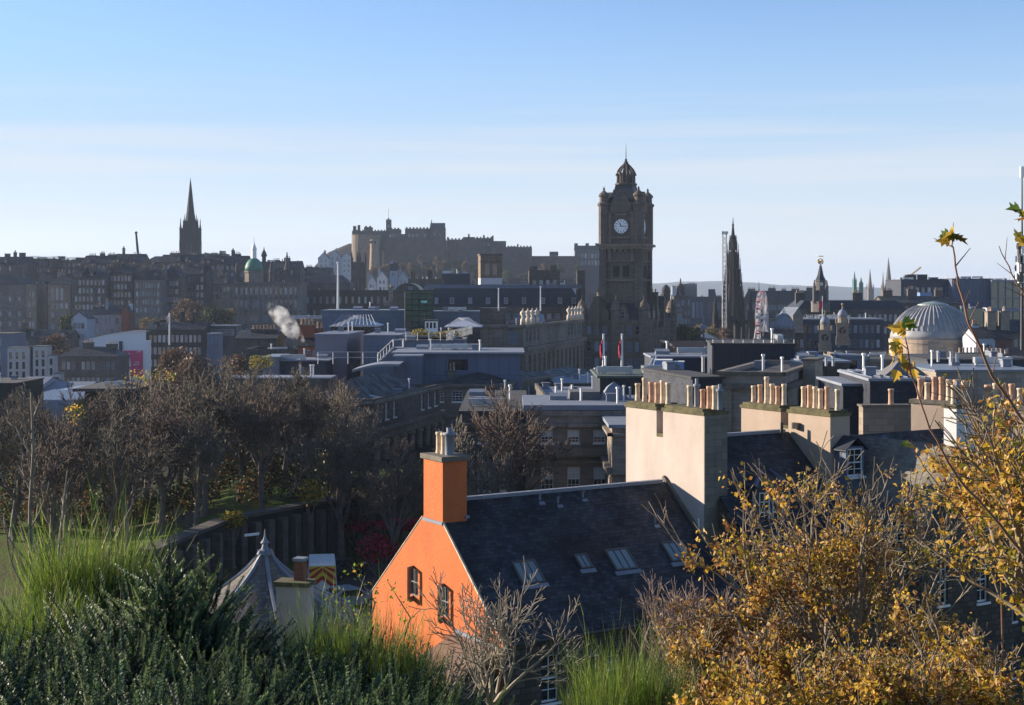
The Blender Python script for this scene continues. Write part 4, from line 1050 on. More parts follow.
def crate(name, label, pxl, pxr, pyt, pyb, Y, d, mat):
    q = quad(pxl, pxr, Y, d, -6); t = thing(name, label, 'plant unit', (*q[0], Z(pyb, Y)))
    m = MB(); m.prism(q, Z(pyb, Y), Z(pyt, Y) - .06, True, True); m.build('body', mat, t)
    m = MB(); m.prism(grow(q, .06), Z(pyt, Y) - .055, Z(pyt, Y), True, True); m.build('lid', WPAINT, t)
    m = MB(); a, b = Vector(q[1]), Vector(q[2]); 
    for k in range(4): c = a.lerp(b, .2 + .2 * k); m.obox((c.x + .02, c.y, (Z(pyb, Y) + Z(pyt, Y)) / 2), (1, 0, 0), (0, 1, 0), (0, 0, 1), .03, d * .07, (Z(pyt, Y) - Z(pyb, Y)) * .35)
    m.build('louvre', DMETAL, t)
BLUEBOX = plain('light_blue_steel', (.17, .28, .52), .45, var=.05)
crate('ventilation_unit', 'large light blue ventilation unit on the flat roof below the steam', 655.5, 672, 360, 370, 151, 2.6, BLUEBOX)
crate('ventilation_unit', 'smaller light blue ventilation unit right of the large one', 675, 684, 361.5, 370, 151, 1.8, BLUEBOX)
block('roof_storey', 'dark blue recessed roof storey behind the light blue ventilation units', 652, 712, 358, 162, 9, PANEL_D, 0, rmat=LEADP)
m = MB(); m.tube([P(646, 372, 150), P(653, 358, 157)], .1, 5); m.tube([P(651, 372, 150), P(656, 357, 157)], .1, 5)
for k in range(7): m.tube([P(646 + k, 372 - k * 2, 150 + k), P(650.8 + k * .8, 372 - k * 2.1, 150 + k)], .05, 4)
tag(m.build('roof_ladder', METAL, None, P(646, 371, 150)), 'metal roof ladder left of the light blue ventilation units', 'ladder')
p = quad(719, 783, 122, 21, -20); zt = Z(371, 122)
STONE_G = masonry('sandstone_buff_grey', (.31, .265, .225), soot=.3)
t = bld('ashlar_block', 'pale ashlar block with a heavy mossy cornice carrying the dark plant screen', 'building', p, zt, STONE_G, {1: [(1.6, zt - 4.5, 1.1, 2.4), (8, zt - 4.5, 1.1, 2.4)]}, ('parapet', .4), FELT, style='sash', cornice=[(zt - 1.5, .45, .5, (0, 1, 3)), (zt - .3, .3, .25, (0, 1, 3))], cmat=COPE)
m = MB(); a = Vector(p[0]); d = (Vector(p[1]) - a).normalized(); m.obox((a.x + d.x * .55, a.y + d.y * .55 - .14, zt - 5.5), (d.x, d.y, 0), (-d.y, d.x, 0), (0, 0, 1), .55, .12, 4.0); m.build('quoin', STONE_P, t)
t = block('plant_screen', 'big dark grey ribbed plant screen on the roof in front of the Gothic monument', 712, 795, 345, 148, 10, PANEL_D, -5, rmat=FELT, cat='plant screen')
m = MB(); q = quad(712, 795, 147.93, 10, -5); a, b = Vector(q[0]), Vector(q[1])
for k in range(30): c = a.lerp(b, (k + .5) / 30); m.obox((c.x, c.y, (Z(345, 148) + Z(369, 148)) / 2), (1, 0, 0), (0, 1, 0), (0, 0, 1), .05, .05, (Z(345, 148) - Z(369, 148)) / 2)
m.build('rib', PANEL_D, t)
railing('railing', 'low rail along the top of the dark grey plant screen', P(713, 344, 148.3), P(794, 344, 147.5), .5, 1.0, METAL, 1)
t = block('chimney_block', 'short stone chimney block with a lit left side right of the dark plant screen', 803, 815, 361, 128, 4, STONE_P, -22, rmat=COPE)
block('roof_storey', 'low roof storey with vent pipes left of the pale skylight frames', 806, 850, 363, 140, 14, STONE_D, 0, rmat=LEAD)
block('skylight_frame', 'light blue boxy skylight housing with a dark shutter on the roof', 840.5, 862, 357, 150, 4, LEADP, 0, {0: (1, 1.2, [(.35, .9)], .3)}, style='dark', rmat=LEADP)
block('slate_mansard', 'dark blue slate wall below a pale lead gutter right of the beige chimney', 843, 897, 386, 112, 9, NAVY, 0, None, rmat=LEADP)
t = block('slate_mansard', 'dark slate wall under a glazed pale blue roof with a grey pyramid', 870, 933, 381, 109, 12, NAVY, -2, None, rmat=LEADP)
m = MB(); m.lathe(X(902, 113), 113, [(2.3, Z(381, 109) + .25), (.05, Z(381, 109) + 1.6)], 4, .5, cap=False); m.build('pyramid', CONC, t)
m = MB()
for k in range(7): m.tube([(X(872 + k * 9, 109.2), 109.2, Z(381, 109) + .27), (X(872 + k * 9, 109.2), 120, Z(381, 109) + .27)], .05, 4)
m.build('glazing_bar', LEAD, t)
block('grey_hall', 'long plain grey stone wall behind the beige stacks at the right', 936, 1040, 372, 128, 10, STONE_G, 3, rmat=LEAD)
block('grey_hall', 'dark felt roof edge behind the plain grey wall', 928, 1040, 361, 160, 14, PANEL_D, 0, rmat=FELT)
for px, a, b, l in ((826, 366, 358, 'thin white vent pipe left of the light blue skylight housing, the shorter of two'), (833, 366, 357, 'thin white vent pipe closest to the left side of the light blue skylight housing'), (878, 380, 371, 'white vent pipe between the skylight housing and the ribbed dome'), (938, 362, 353, 'white vent pipe below the ribbed dome, leftmost of three'), (951, 362, 352, 'white vent pipe below the ribbed dome, middle of three'), (957, 362, 353, 'white vent pipe below the ribbed dome, rightmost of three')):
    pipe(l, px, a, b, 135)

# --- two flags with white poles in front of the hotel
FLAG = plain('red_flag', (.50, .02, .05), .8); 
for px, lab in ((603.5, 'left of two white flagpoles with a limp red flag below the clock tower'), (622, 'right of two white flagpoles with a limp red flag below the clock tower')):
    f = thing('flagpole', lab, 'flagpole', P(px, 371, 215), 'red flags below the clock tower')
    m = MB(); m.tube([P(px, 371, 215), P(px, 335, 215)], [.2, .13], 8); m.lathe(X(px, 215), 215, [(.14, Z(335, 215)), (.25, Z(334.3, 215)), (0, Z(333.5, 215))], 8); m.build('pole', WPAINT, f)
    m = MB(); m.smooth = True
    cols = 6
    for i in range(cols):
        for j in range(7):
            g = lambda a, b: Vector((X(px, 215) - .1 - a * .075, 215 + .12 * math.sin(a * 2.1 + b * .5), Z(337, 215) - b * .32 - a * .22))
            m.face([g(i, j), g(i + 1, j), g(i + 1, j + 1), g(i, j + 1)])
    m.build('flag', FLAG, f)

# --- conical roof of the round house at the lower left, with its chimney
Yc = 62; zb_c = Z(615, 62); cx = X(265, Yc); 
t = thing('round_house', 'round stone house under a flared conical slate roof with a lead finial', 'house', (cx, Yc, -22))
m = MB(); m.lathe(cx, Yc, [(3.8, -23), (3.8, zb_c)], 24); m.build('wall', RUBBLE, t)
m = MB(); m.smooth = True
zt = Z(551, Yc); zb = Z(616, Yc)
prof = []
for k in range(9):
    u = k / 8; r = .24 + (4.1 - .24) * (1 - u) ** 1.5; prof.append((r, zb + (zt - zb) * u))
m.lathe(cx, Yc, prof, 28, cap=False); ro = m.build('roof', slates('cone_slate', (.125, .11, .098), lichen=.6, lcol=(.17, .145, .12), con=.35, bump=.3), t)
m = MB(); m.lathe(cx, Yc, [(.36, zt - .12), (.30, zt + .02), (.16, zt + .1), (.11, zt + .3), (.2, zt + .36), (.09, zt + .5), (.05, zt + .62), (.02, zt + .95)], 12); m.build('finial', LEADP, ro)
m = MB()
for k in range(7):
    g = 2 * math.pi * (k + .62) / 7; m.tube([(cx + math.cos(g) * r, Yc + math.sin(g) * r, z + .04) for r, z in prof], .09, 5)
m.build('lead_roll', LEAD, ro)
t = thing('small_house', 'small house with a pinkish chimney stack and one brick pot beside the conical roof', 'house', P(300, 640, 54))
m = MB(); q = quad(262, 342, 55, 5, -12); m.prism(q, -22, Z(690, 54)); m.build('wall', RUBBLE, t)
m = MB(); pitched(m, None, q, Z(690, 54), 1.2, 0); m.build('roof', SLATE, t)
m = MB(); q = quad(276, 307, 52, .7, -12); m.prism(q, -18, Z(586, 52)); ch = m.build('chimney', plain('pink_stack', (.40, .33, .30), .9, var=.12, bump=.3), t)
m = MB(); m.prism(grow(q, .08), Z(586, 52) + .003, Z(581.5, 52), True, True); m.build('coping', MOSS, ch)
m = MB(); c = (Vector(q[0]) * .35 + Vector(q[2]) * .65); m.rbox(c.x, c.y, -18, .36, .36, Z(581.5, 52), Z(562, 52)); m.cur = 1; m.rbox(c.x, c.y, -18, .44, .44, Z(562, 52), Z(559, 52)); m.build('chimney_pot', [BRICK, LEADP], ch)

# --- dark L-shaped retaining wall with buttresses below the trees
t = thing('retaining_wall', 'tall dark buttressed retaining wall below the burial ground trees', 'wall', P(250, 600, 112))
WA, WB, WC = Vector((X(150, 94), 94)), Vector((X(232, 108), 108)), Vector((X(404, 125), 125))
for k, (a, b) in enumerate(((WA, WB), (WB, WC))):
    d = (b - a).normalized(); n = Vector((-d.y, d.x)); m = MB()
    e = Vector((0, 0)) if k else d * .0
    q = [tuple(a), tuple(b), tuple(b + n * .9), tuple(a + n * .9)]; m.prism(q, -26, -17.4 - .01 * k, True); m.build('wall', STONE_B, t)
    nb = 14 if k else 6; Ln = (b - a).length
    for i in range(nb):
        c = a.lerp(b, (i + .5) / nb) - n * .3; m = MB(); m.obox((c.x, c.y, -20.9), (d.x, d.y, 0), (n.x, n.y, 0), (0, 0, 1), .3, .32, 3.1); m.build('buttress', STONE_D, t)
    m = MB(); c = a.lerp(b, .5) + n * .45; m.obox((c.x, c.y, -17.27), (d.x, d.y, 0), (n.x, n.y, 0), (0, 0, 1), Ln / 2 + (.3 if k else -.45), .62, .12); m.build('coping', plain('wall_coping', (.085, .075, .068), .9), t)
# street lamp
t = thing('street_lamp', 'street lamp with a white head above the retaining wall by the conical roof', 'street lamp', P(262, 600, 100))
m = MB(); m.tube([P(262, 600, 100), P(262, 537, 100), P(258, 533.5, 100)], [.09, .06, .05], 8); m.build('pole', DMETAL, t)
m = MB(); m.obox(P(252, 534.5, 100), Vector((1, 0, .12)).normalized(), (0, 1, 0), Vector((-.12, 0, 1)).normalized(), .5, .16, .07); m.build('lamp_head', WPAINT, t)

# --- road and parked vehicles below the orange gable
m = MB(); ra = [(-23, 66), (-11, 70), (-7, 84), (0, 100), (-4, 116), (-10.5, 121), (-20.5, 107), (-23, 92)]
m.face([(x, y, -22.42) for x, y in ra]); tag(m.build('road', plain('asphalt', (.05, .05, .055), .9), None), kind='structure')
RP = plain('red_paint', (.45, .03, .03), .4); YP = plain('yellow_paint', (.75, .55, .05), .4); TYRE = plain('tyre_rubber', (.02, .02, .02), .9)
def wheel(parent, c, u, v, r=.34, w=.22):
    m = MB(); N = 14; c = Vector(c)
    for k in range(N):
        g0, g1 = 2 * math.pi * k / N, 2 * math.pi * (k + 1) / N
        e = lambda g, s, rr=r: c + u * (math.cos(g) * rr) + Vector((0, 0, math.sin(g) * rr)) + v * s
        m.cur = 0; m.face([e(g0, -w / 2), e(g1, -w / 2), e(g1, w / 2), e(g0, w / 2)])
        for s in (-w / 2, w / 2):
            m.face([e(g0, s), e(g1, s), e(g1, s, r * .6), e(g0, s, r * .6)]); m.cur = 1; m.face([e(g0, s * .9, r * .6), e(g1, s * .9, r * .6), c + v * (s * .8)]); m.cur = 0
    m.build('wheel', [TYRE, METAL], parent)
def vehicle(name, label, cat, pos, yaw, prof, width, paint, glass_segs, rear=None):
    """side profile (x, z) extruded across the width; wheels, glass and lights as parts"""
    a = R(yaw); u = Vector((math.cos(a), math.sin(a), 0)); v = Vector((-math.sin(a), math.cos(a), 0)); o = Vector(pos)
    t = thing(name, label, cat, pos); m = MB(); W = width / 2
    q = lambda x, s, z: o + u * x + v * s + Vector((0, 0, z))
    n = len(prof)
    tp = lambda z: W * (1 if z < 1.0 else 1 - .10 * (z - 1.0))
    for i in range(n):
        (x0, z0), (x1, z1) = prof[i], prof[(i + 1) % n]; m.face([q(x0, -tp(z0), z0), q(x1, -tp(z1), z1), q(x1, tp(z1), z1), q(x0, tp(z0), z0)])
    m.face([q(x, -tp(z), z) for x, z in reversed(prof)]); m.face([q(x, tp(z), z) for x, z in prof])
    m.build('body', paint, t)
    for seg in glass_segs:
        if len(seg) == 4 and not isinstance(seg[0], tuple):
            x0, z0, x1, z1 = seg; m = MB(); dn = Vector((z1 - z0, x0 - x1)).normalized()
            if dn.y < 0 and abs(z1 - z0) < abs(x1 - x0): dn = -dn
            off = (u * dn.x + Vector((0, 0, dn.y))) * .015
            if (x0 + x1) / 2 * dn.x < 0: off = (u * -dn.x + Vector((0, 0, abs(dn.y)))) * .015
            k = .86; m.face([q(x0, -tp(z0) * k, z0) + off, q(x1, -tp(z1) * k, z1) + off, q(x1, tp(z1) * k, z1) + off, q(x0, tp(z0) * k, z0) + off]); m.build('windscreen', GLASS, t)
        else:
            for s in (-1, 1):
                m = MB(); m.face([q(x, s * (tp(z) + .012), z) for x, z in seg]); m.build('side_window', GLASS, t)
    xs = [p[0] for p in prof]; x0, x1 = min(xs), max(xs)
    for x in (x0 + .85, x1 - .9):
        for s in (-1, 1): wheel(t, q(x, s * (W - .1), .33), u, v)
    for s in (-1, 1):
        m = MB(); m.obox(q(x0 - .01, s * (W - .2), .85), u, v, (0, 0, 1), .03, .1, .13); m.build('tail_light', RP, t)
        m = MB(); m.obox(q(x1 + .0, s * (W - .25), .72), u, v, (0, 0, 1), .03, .15, .1); m.build('headlight', WPAINT, t)
    return t, q
VAN = [(-2.8, .35), (2.6, .35), (2.75, .9), (2.1, 1.15), (1.5, 2.15), (1.1, 2.45), (-2.75, 2.5), (-2.85, 2.3)]
CAR = [(-2.1, .3), (2.05, .3), (2.15, .7), (1.1, .92), (.45, 1.42), (-1.0, 1.46), (-1.75, 1.0), (-2.15, .92)]
vz = lambda x, y: ground(x, y) + .36
vx, vy = X(322, 107), 107
van, q = vehicle('service_van', 'white service van with red and yellow chevrons on its back doors', 'van', (vx, vy, -22.4), 98, VAN, 2.2, WPAINT, [(1.45, 2.1, 2.05, 1.2), [(1.25, 1.25), (1.85, 1.25), (1.4, 2.0), (1.05, 2.0)]])
m = MB()
for k in range(6):
    for s in (-1, 1):
        m.cur = k % 2; z0 = .55 + k * .3
        e = lambda w, z: q(-2.84 - .022 + (.03 if z < 2.2 else .03), s * w, min(z, 2.3))
        m.face([q(-2.875, 0, min(z0 + .75, 2.3)), q(-2.875, s * .95, min(z0, 2.3)), q(-2.875, s * .95, min(z0 + .3, 2.3)), q(-2.875, 0, min(z0 + 1.05, 2.3))])
m.build('chevron', [RP, YP], van)
vehicle('parked_car', 'silver-blue car parked beside the orange gable', 'car', (X(349, 101), 101, -22.4), 35, CAR, 1.8, plain('silver_blue_paint', (.35, .42, .52), .3, metal=.4, var=.03), [(.5, 1.38, 1.05, .95), (-1.05, 1.42, -1.7, 1.02), [(-1.35, .98), (.85, .95), (.35, 1.36), (-.95, 1.4)]])
vehicle('parked_car', 'dark car parked behind the van at the foot of the wall', 'car', (X(342, 112), 112, -22.4), 60, CAR, 1.8, DMETAL, [(.5, 1.38, 1.05, .95), (-1.05, 1.42, -1.7, 1.02), [(-1.35, .98), (.85, .95), (.35, 1.36), (-.95, 1.4)]])
# ================================================================== far landmarks
def place(mb, name, mats, parent, yaw):
    mb.xform(world_of(parent), yaw); return mb.build(name, mats, parent)
def tface(m, r, z, y, n=20):
    m.face([(math.cos(2 * math.pi * k / n) * r, y, z + math.sin(2 * math.pi * k / n) * r) for k in range(n)])

# --- clock tower hotel
HY_ = 375; HYAW = -20
HST = masonry('hotel_stone', (.15, .122, .10), soot=.6, bw=1.1, bh=.5)
p = quad(582, 644, 371, 30, HYAW); zt = Z(320, 375)
L0, L1 = elen(p, 0), elen(p, 1)
zr = [(zt - 3.6, 2.2), (zt - 8.0, 2.6), (zt - 12.2, 2.6), (zt - 16.4, 2.6), (zt - 20.6, 2.4)]
w0 = rows(L0, 7, 1.25, zr, .7); w1 = rows(L1, 9, 1.1, zr, .7)
hotel = bld('clock_tower_hotel', 'big brown stone hotel with steep gables under a tall clock tower', 'hotel', p, zt, HST, {0: w0, 1: w1}, ('mansard', 8, 5.5), SLATE, cornice=[(zt - .5, .6, .6, (0, 1)), (zt - 4.6, .5, .5, (0, 1)), (zt - 13, .4, .4, (0, 1))])
d0 = (Vector(p[1]) - Vector(p[0])).normalized(); n0 = Vector((-d0.y, d0.x)); d1 = (Vector(p[2]) - Vector(p[1])).normalized(); n1 = Vector((-d1.y, d1.x))
def hgable(a, d, nn, u, w, h, dep=4):
    m = MB(); c = Vector(a) + d * u
    q = lambda s, t_, z: (c.x + d.x * s + nn.x * t_, c.y + d.y * s + nn.y * t_, z)
    prof = [(-w / 2, zt - .2), (w / 2, zt - .2), (w / 2, zt + h * .35), (w * .3, zt + h * .55), (w * .28, zt + h * .7), (0, zt + h), (-w * .28, zt + h * .7), (-w * .3, zt + h * .55), (-w / 2, zt + h * .35)]
    m.face([q(s, -.3, z) for s, z in prof]); m.face([q(s, dep, z) for s, z in reversed(prof)])
    for i in range(len(prof)):
        (s0, z0), (s1, z1) = prof[i], prof[(i + 1) % len(prof)]; m.face([q(s0, dep, z0), q(s1, dep, z1), q(s1, -.3, z1), q(s0, -.3, z0)][::-1])
    g = m.build('dormer_gable', HST, hotel)
    put_window(g, Vector((*(c + nn * -.34 - d * .6), 0)), Vector((d.x, d.y, 0)), 0, zt + .6, 1.2, 1.8, 'far', 0)
hgable(p[0], d0, n0, 4.4, 5.6, 6.2); hgable(p[0], d0, n0, 11, 3.2, 4.2, 3)
for u in (4, 9, 14, 19.5): hgable(p[1], d1, n1, u, 3.4, 4.6, 3)
for px, pt, w, y in ((611, 273, 3.6, 374), (654, 292, 2.0, 377), (662, 296, 1.6, 381), (598, 296, 1.2, 369)):
    chimney(hotel, X(px, y), y, HYAW, w, 1.6, zt - 2, Z(pt, y), HST, 3 if w > 2 else 2, ph=.9, pr=.2, kinds=('buff', 'buff', 'terra'))
m = MB(); q0 = [X(588, 374), X(616, 374)]
m.face([(q0[0], 374, zt + 2), (q0[1], 374, zt + 2), (q0[1], 374, Z(282, 374)), (X(604, 374), 374, Z(276, 374))]); m.face([(q0[1], 374.6, zt + 2), (q0[0], 374.6, zt + 2), (X(604, 374), 374.6, Z(276, 374)), (q0[1], 374.6, Z(282, 374))])
m.build('gable_wall', HST, hotel)
for (u, a, d, nn) in ((0, p[0], d0, n0), (L0, p[0], d0, n0), (L1, p[1], d1, n1), (L0 * .55, p[0], d0, n0)):
    c = Vector(a) + d * u; m = MB(); m.lathe(c.x, c.y, [(1.3, zt - 18), (1.3, zt + 2.6), (1.55, zt + 2.8), (1.3, zt + 3.4), (.9, zt + 4.6), (.15, zt + 5.4), (.05, zt + 6.6)], 10); m.build('turret', HST, hotel)
# tower
tw = thing('clock_tower', 'tall brown stone clock tower with corner turrets and an open crown, white clock faces', 'clock tower', (X(626, HY_), HY_, -28))
zz = lambda py: Z(py, HY_) + 28
W_ = 4.75
m = MB(); m.box(-W_, W_, -W_, W_, 0, zz(247))
for sx in (-1, 1):
    for sy in (-1, 1): m.box(sx * W_ - .9, sx * W_ + .9, sy * W_ - .9, sy * W_ + .9, 0, zz(248))
place(m, 'shaft', HST, tw, HYAW)
m = MB()
for a, b, e in ((249.5, 247, .5), (247, 244.5, 1.1), (262, 261, .25), (281, 279.5, .35)): m.box(-W_ - e - .5, W_ + e + .5, -W_ - e - .5, W_ + e + .5, zz(a), zz(b))
place(m, 'cornice', masonry('hotel_trim', (.24, .19, .15), soot=.45), tw, HYAW)
for sgn in (0, 1):
    m = MB()
    for k in range(2): m.box(-2.1 + k * 2.6, -.5 + k * 2.6, -W_ - .12, -W_ + .05, zz(277), zz(266))
    m.xform((0, 0, 0), 90 * sgn); place(m, 'blind_panel', STONE_B, tw, HYAW)
m = MB(); m.box(-W_ + .2, W_ - .2, -W_ + .2, W_ - .2, zz(244.5), zz(203)); place(m, 'clock_stage', HST, tw, HYAW)
for k in range(4):
    # pediment over each clock
    m = MB(); prof = [(-2.9, zz(213)), (2.9, zz(213)), (2.9, zz(205)), (2.1, zz(202)), (1.7, zz(198)), (.9, zz(196)), (0, zz(192)), (-.9, zz(196)), (-1.7, zz(198)), (-2.1, zz(202)), (-2.9, zz(205))]
    y0, y1 = -W_ - .35, -W_ + 1.1
    m.face([(x, y0, z) for x, z in prof]); m.face([(x, y1, z) for x, z in reversed(prof)])
    for i in range(len(prof)):
        (x0, z0), (x1, z1) = prof[i], prof[(i + 1) % len(prof)]; m.face([(x0, y1, z0), (x1, y1, z1), (x1, y0, z1), (x0, y0, z0)][::-1])
    m.xform((0, 0, 0), 90 * k); place(m, 'pediment', HST, tw, HYAW)
    # turret at each corner
    m = MB(); m.lathe(-W_ + .1, -W_ + .1, [(.4, zz(252)), (1.45, zz(246)), (1.45, zz(207)), (1.75, zz(206)), (1.75, zz(204)), (1.2, zz(203)), (1.15, zz(198)), (1.5, zz(197)), (1.35, zz(195)), (.6, zz(192.5)), (.2, zz(191)), (.35, zz(190)), (.05, zz(187.5))], 10)
    m.xform((0, 0, 0), 90 * k); place(m, 'turret', HST, tw, HYAW)
    # clock
    cz = zz(227); r = 1.85
    m = MB(); N = 28
    for i in range(N):
        g0, g1 = 2 * math.pi * i / N, 2 * math.pi * (i + 1) / N
        e = lambda g, rr, y: (math.sin(g) * rr, y, cz + math.cos(g) * rr)
        m.face([e(g0, r + .35, -W_ - .05), e(g1, r + .35, -W_ - .05), e(g1, r, -W_ - .12), e(g0, r, -W_ - .12)][::-1])
        m.face([e(g0, r + .35, -W_ + .3), e(g1, r + .35, -W_ + .3), e(g1, r + .35, -W_ - .05), e(g0, r + .35, -W_ - .05)][::-1])
    m.xform((0, 0, 0), 90 * k); place(m, 'clock_surround', HST, tw, HYAW)
    m = MB(); m.face([(math.sin(-2 * math.pi * i / N) * r, -W_ - .08, cz + math.cos(2 * math.pi * i / N) * r) for i in range(N)]); m.xform((0, 0, 0), 90 * k)
    cf = place(m, 'clock_face', plain('clock_white', (.82, .84, .88), .5, var=.03), tw, HYAW)
    m = MB()
    for i in range(12):
        g = 2 * math.pi * i / 12; u = Vector((math.cos(g), 0, -math.sin(g))); w = Vector((math.sin(g), 0, math.cos(g)))
        m.obox(Vector((0, -W_ - .11, cz)) + w * (r * .78), u, (0, 1, 0), w, .075, .015, .27)
    m.xform((0, 0, 0), 90 * k); place(m, 'hour_mark', DMETAL, cf, HYAW)
    for g, ln, wd in ((R(338), 1.1, .13), (R(90), 1.55, .09)):
        m = MB(); u = Vector((math.cos(g), 0, -math.sin(g))); w = Vector((math.sin(g), 0, math.cos(g)))
        m.obox(Vector((0, -W_ - .14, cz)) + w * (ln / 2 - .15), u, (0, 1, 0), w, wd, .015, ln / 2); m.xform((0, 0, 0), 90 * k); place(m, 'clock_hand', DMETAL, cf, HYAW)
for k in range(4):
    for dx in (-3.1, 3.1):
        m = MB(); m.box(dx - .45, dx + .45, -W_ - .22, -W_ + .3, zz(261), zz(249.6)); m.box(dx - .4, dx + .4, -W_ - .2, -W_ + .3, zz(243.8), zz(214)); m.box(dx - .6, dx + .6, -W_ - .32, -W_ + .3, zz(214), zz(212.4)); m.xform((0, 0, 0), 90 * k); place(m, 'pilaster', MATS['hotel_trim'], tw, HYAW)
    m = MB(); m.box(-2.6, 2.6, -W_ - .4, -W_ + .3, zz(239), zz(237.4)); m.box(-1.6, 1.6, -W_ - .2, -W_ + .3, zz(216), zz(214.8)); m.xform((0, 0, 0), 90 * k); place(m, 'sill', MATS['hotel_trim'], tw, HYAW)
    for j in range(5):
        m = MB(); m.box(-3.4 + j * 1.5, -2.6 + j * 1.5, -W_ - .7, -W_ + .2, zz(252), zz(249.6)); m.xform((0, 0, 0), 90 * k); place(m, 'corbel', MATS['hotel_trim'], tw, HYAW)
m = MB(); pr = [(5.5, zz(203)), (4.3, zz(200)), (3.4, zz(195)), (2.8, zz(190)), (2.5, zz(185))]
m.lathe(0, 0, [(a * 1.25, z) for a, z in pr], 4, .5); place(m, 'roof', SLATE_B, tw, HYAW)
m = MB(); m.lathe(0, 0, [(2.7, zz(185.5)), (2.95, zz(184.8)), (2.95, zz(183.6)), (2.5, zz(183.2))], 8, .5)
for i in range(8):
    g = 2 * math.pi * (i + .5) / 8; m.tube([(math.cos(g) * 2.2, math.sin(g) * 2.2, zz(183.4)), (math.cos(g) * 2.1, math.sin(g) * 2.1, zz(173))], .34, 6)
    pts_ = []
    for j in range(7):
        v = j / 6; pts_.append((math.cos(g) * (2.55 - 2.25 * v ** 1.7), math.sin(g) * (2.55 - 2.25 * v ** 1.7), zz(176) + (zz(163.5) - zz(176)) * v))
    m.tube(pts_, .26, 6)
m.lathe(0, 0, [(2.3, zz(174)), (2.35, zz(173.3)), (2.0, zz(173))], 8, .5, cap=False)
m.lathe(0, 0, [(1.1, zz(183.4)), (1.0, zz(172)), (.7, zz(168)), (.35, zz(164.5))], 8)
place(m, 'crown_lantern', HST, tw, HYAW)
m = MB(); m.lathe(0, 0, [(.55, zz(167)), (.3, zz(164.5)), (.62, zz(163)), (.62, zz(162)), (.25, zz(161)), (.4, zz(160)), (.12, zz(158.6)), (.09, zz(152)), (.02, zz(143))], 8); place(m, 'finial', DMETAL, tw, HYAW)

# --- Gothic monument
GY_ = 617; GST = masonry('gothic_stone', (.022, .020, .019), soot=.5, sootcol=(.015, .014, .013))
gm = thing('gothic_monument', 'tall sooty Gothic spire monument with tiers of pinnacles and corner pinnacle clusters', 'monument', (X(733, GY_), GY_, Z(362, GY_)))
zg = lambda py: Z(py, GY_) - Z(362, GY_); s_ = GY_ / F
def pinn(m, x, y, r, z0, z1, z2):
    m.lathe(x, y, [(r, z0), (r, z1), (r * 1.3, z1 + .01), (r * 1.3, z1 + r * .5), (r * .8, z1 + r * .7), (r * .3, z1 + (z2 - z1) * .6), (r * .4, z1 + (z2 - z1) * .66), (.05, z2)], 6, .5)
GR = 18
m = MB()
for a, b, r0, r1 in ((318, 302, 8.0, 7.2), (302, 283, 6.4, 5.6), (283, 268, 5.1, 4.5), (268, 252, 3.9, 3.3), (252, 247, 2.8, 2.2)):
    m.lathe(0, 0, [(r0 * s_, zg(a)), (r1 * s_, zg(b + 1)), (r1 * s_ * 1.12, zg(b + 1)), (r1 * s_ * 1.12, zg(b))], 8, .5)
m.lathe(0, 0, [(2.6 * s_, zg(247)), (2.4 * s_, zg(240)), (3.5 * s_, zg(239)), (3.3 * s_, zg(237)), (1.9 * s_, zg(235)), (1.1 * s_, zg(228)), (.9 * s_, zg(226)), (1.3 * s_, zg(225)), (.6 * s_, zg(223.5)), (.12 * s_, zg(217))], 8)
place(m, 'spire', GST, gm, GR)
for tier, (py0, py1, py2, rad, n, pr_) in enumerate(((318, 304, 289, 10.2, 8, 1.3), (302, 287, 272, 8.6, 8, 1.1), (284, 270, 257, 7.0, 8, .95), (268, 255, 243, 5.4, 8, .8), (250, 243, 235, 3.7, 8, .65))):
    for k in range(n):
        g = 2 * math.pi * (k + .5) / n; m = MB(); pinn(m, math.cos(g) * rad * s_, math.sin(g) * rad * s_, pr_ * s_, zg(py0), zg(py1), zg(py2)); place(m, 'pinnacle', GST, gm, GR)
for sx in (-1, 1):
    for sy in (-1, 1):
        m = MB(); a = 5.6 * s_
        m.box(sx * 7 * s_ - 2 * s_, sx * 7 * s_ + 2 * s_, sy * 7 * s_ - 2 * s_, sy * 7 * s_ + 2 * s_, 0, zg(316)); place(m, 'pier', GST, gm, GR)
        cx_, cy_ = sx * 13.0 * s_, sy * 13.0 * s_
        m = MB()
        m.lathe(cx_, cy_, [(3.4 * s_, 0), (3.4 * s_, zg(336)), (2.9 * s_, zg(332)), (2.7 * s_, zg(314)), (1.9 * s_, zg(310)), (1.7 * s_, zg(304)), (.6 * s_, zg(297)), (.1 * s_, zg(292))], 8, .5)
        for q in range(4):
            g = math.pi / 2 * (q + .5); pinn(m, cx_ + math.cos(g) * 2.9 * s_, cy_ + math.sin(g) * 2.9 * s_, .8 * s_, 0, zg(321), zg(309))
        m.obox((cx_ * .72, cy_ * .72, zg(322)), Vector((sx, sy, 0)).normalized(), Vector((-sy, sx, 0)).normalized(), (0, 0, 1), 3.6 * s_, .7 * s_, 2.0 * s_)
        place(m, 'buttress', GST, gm, GR)
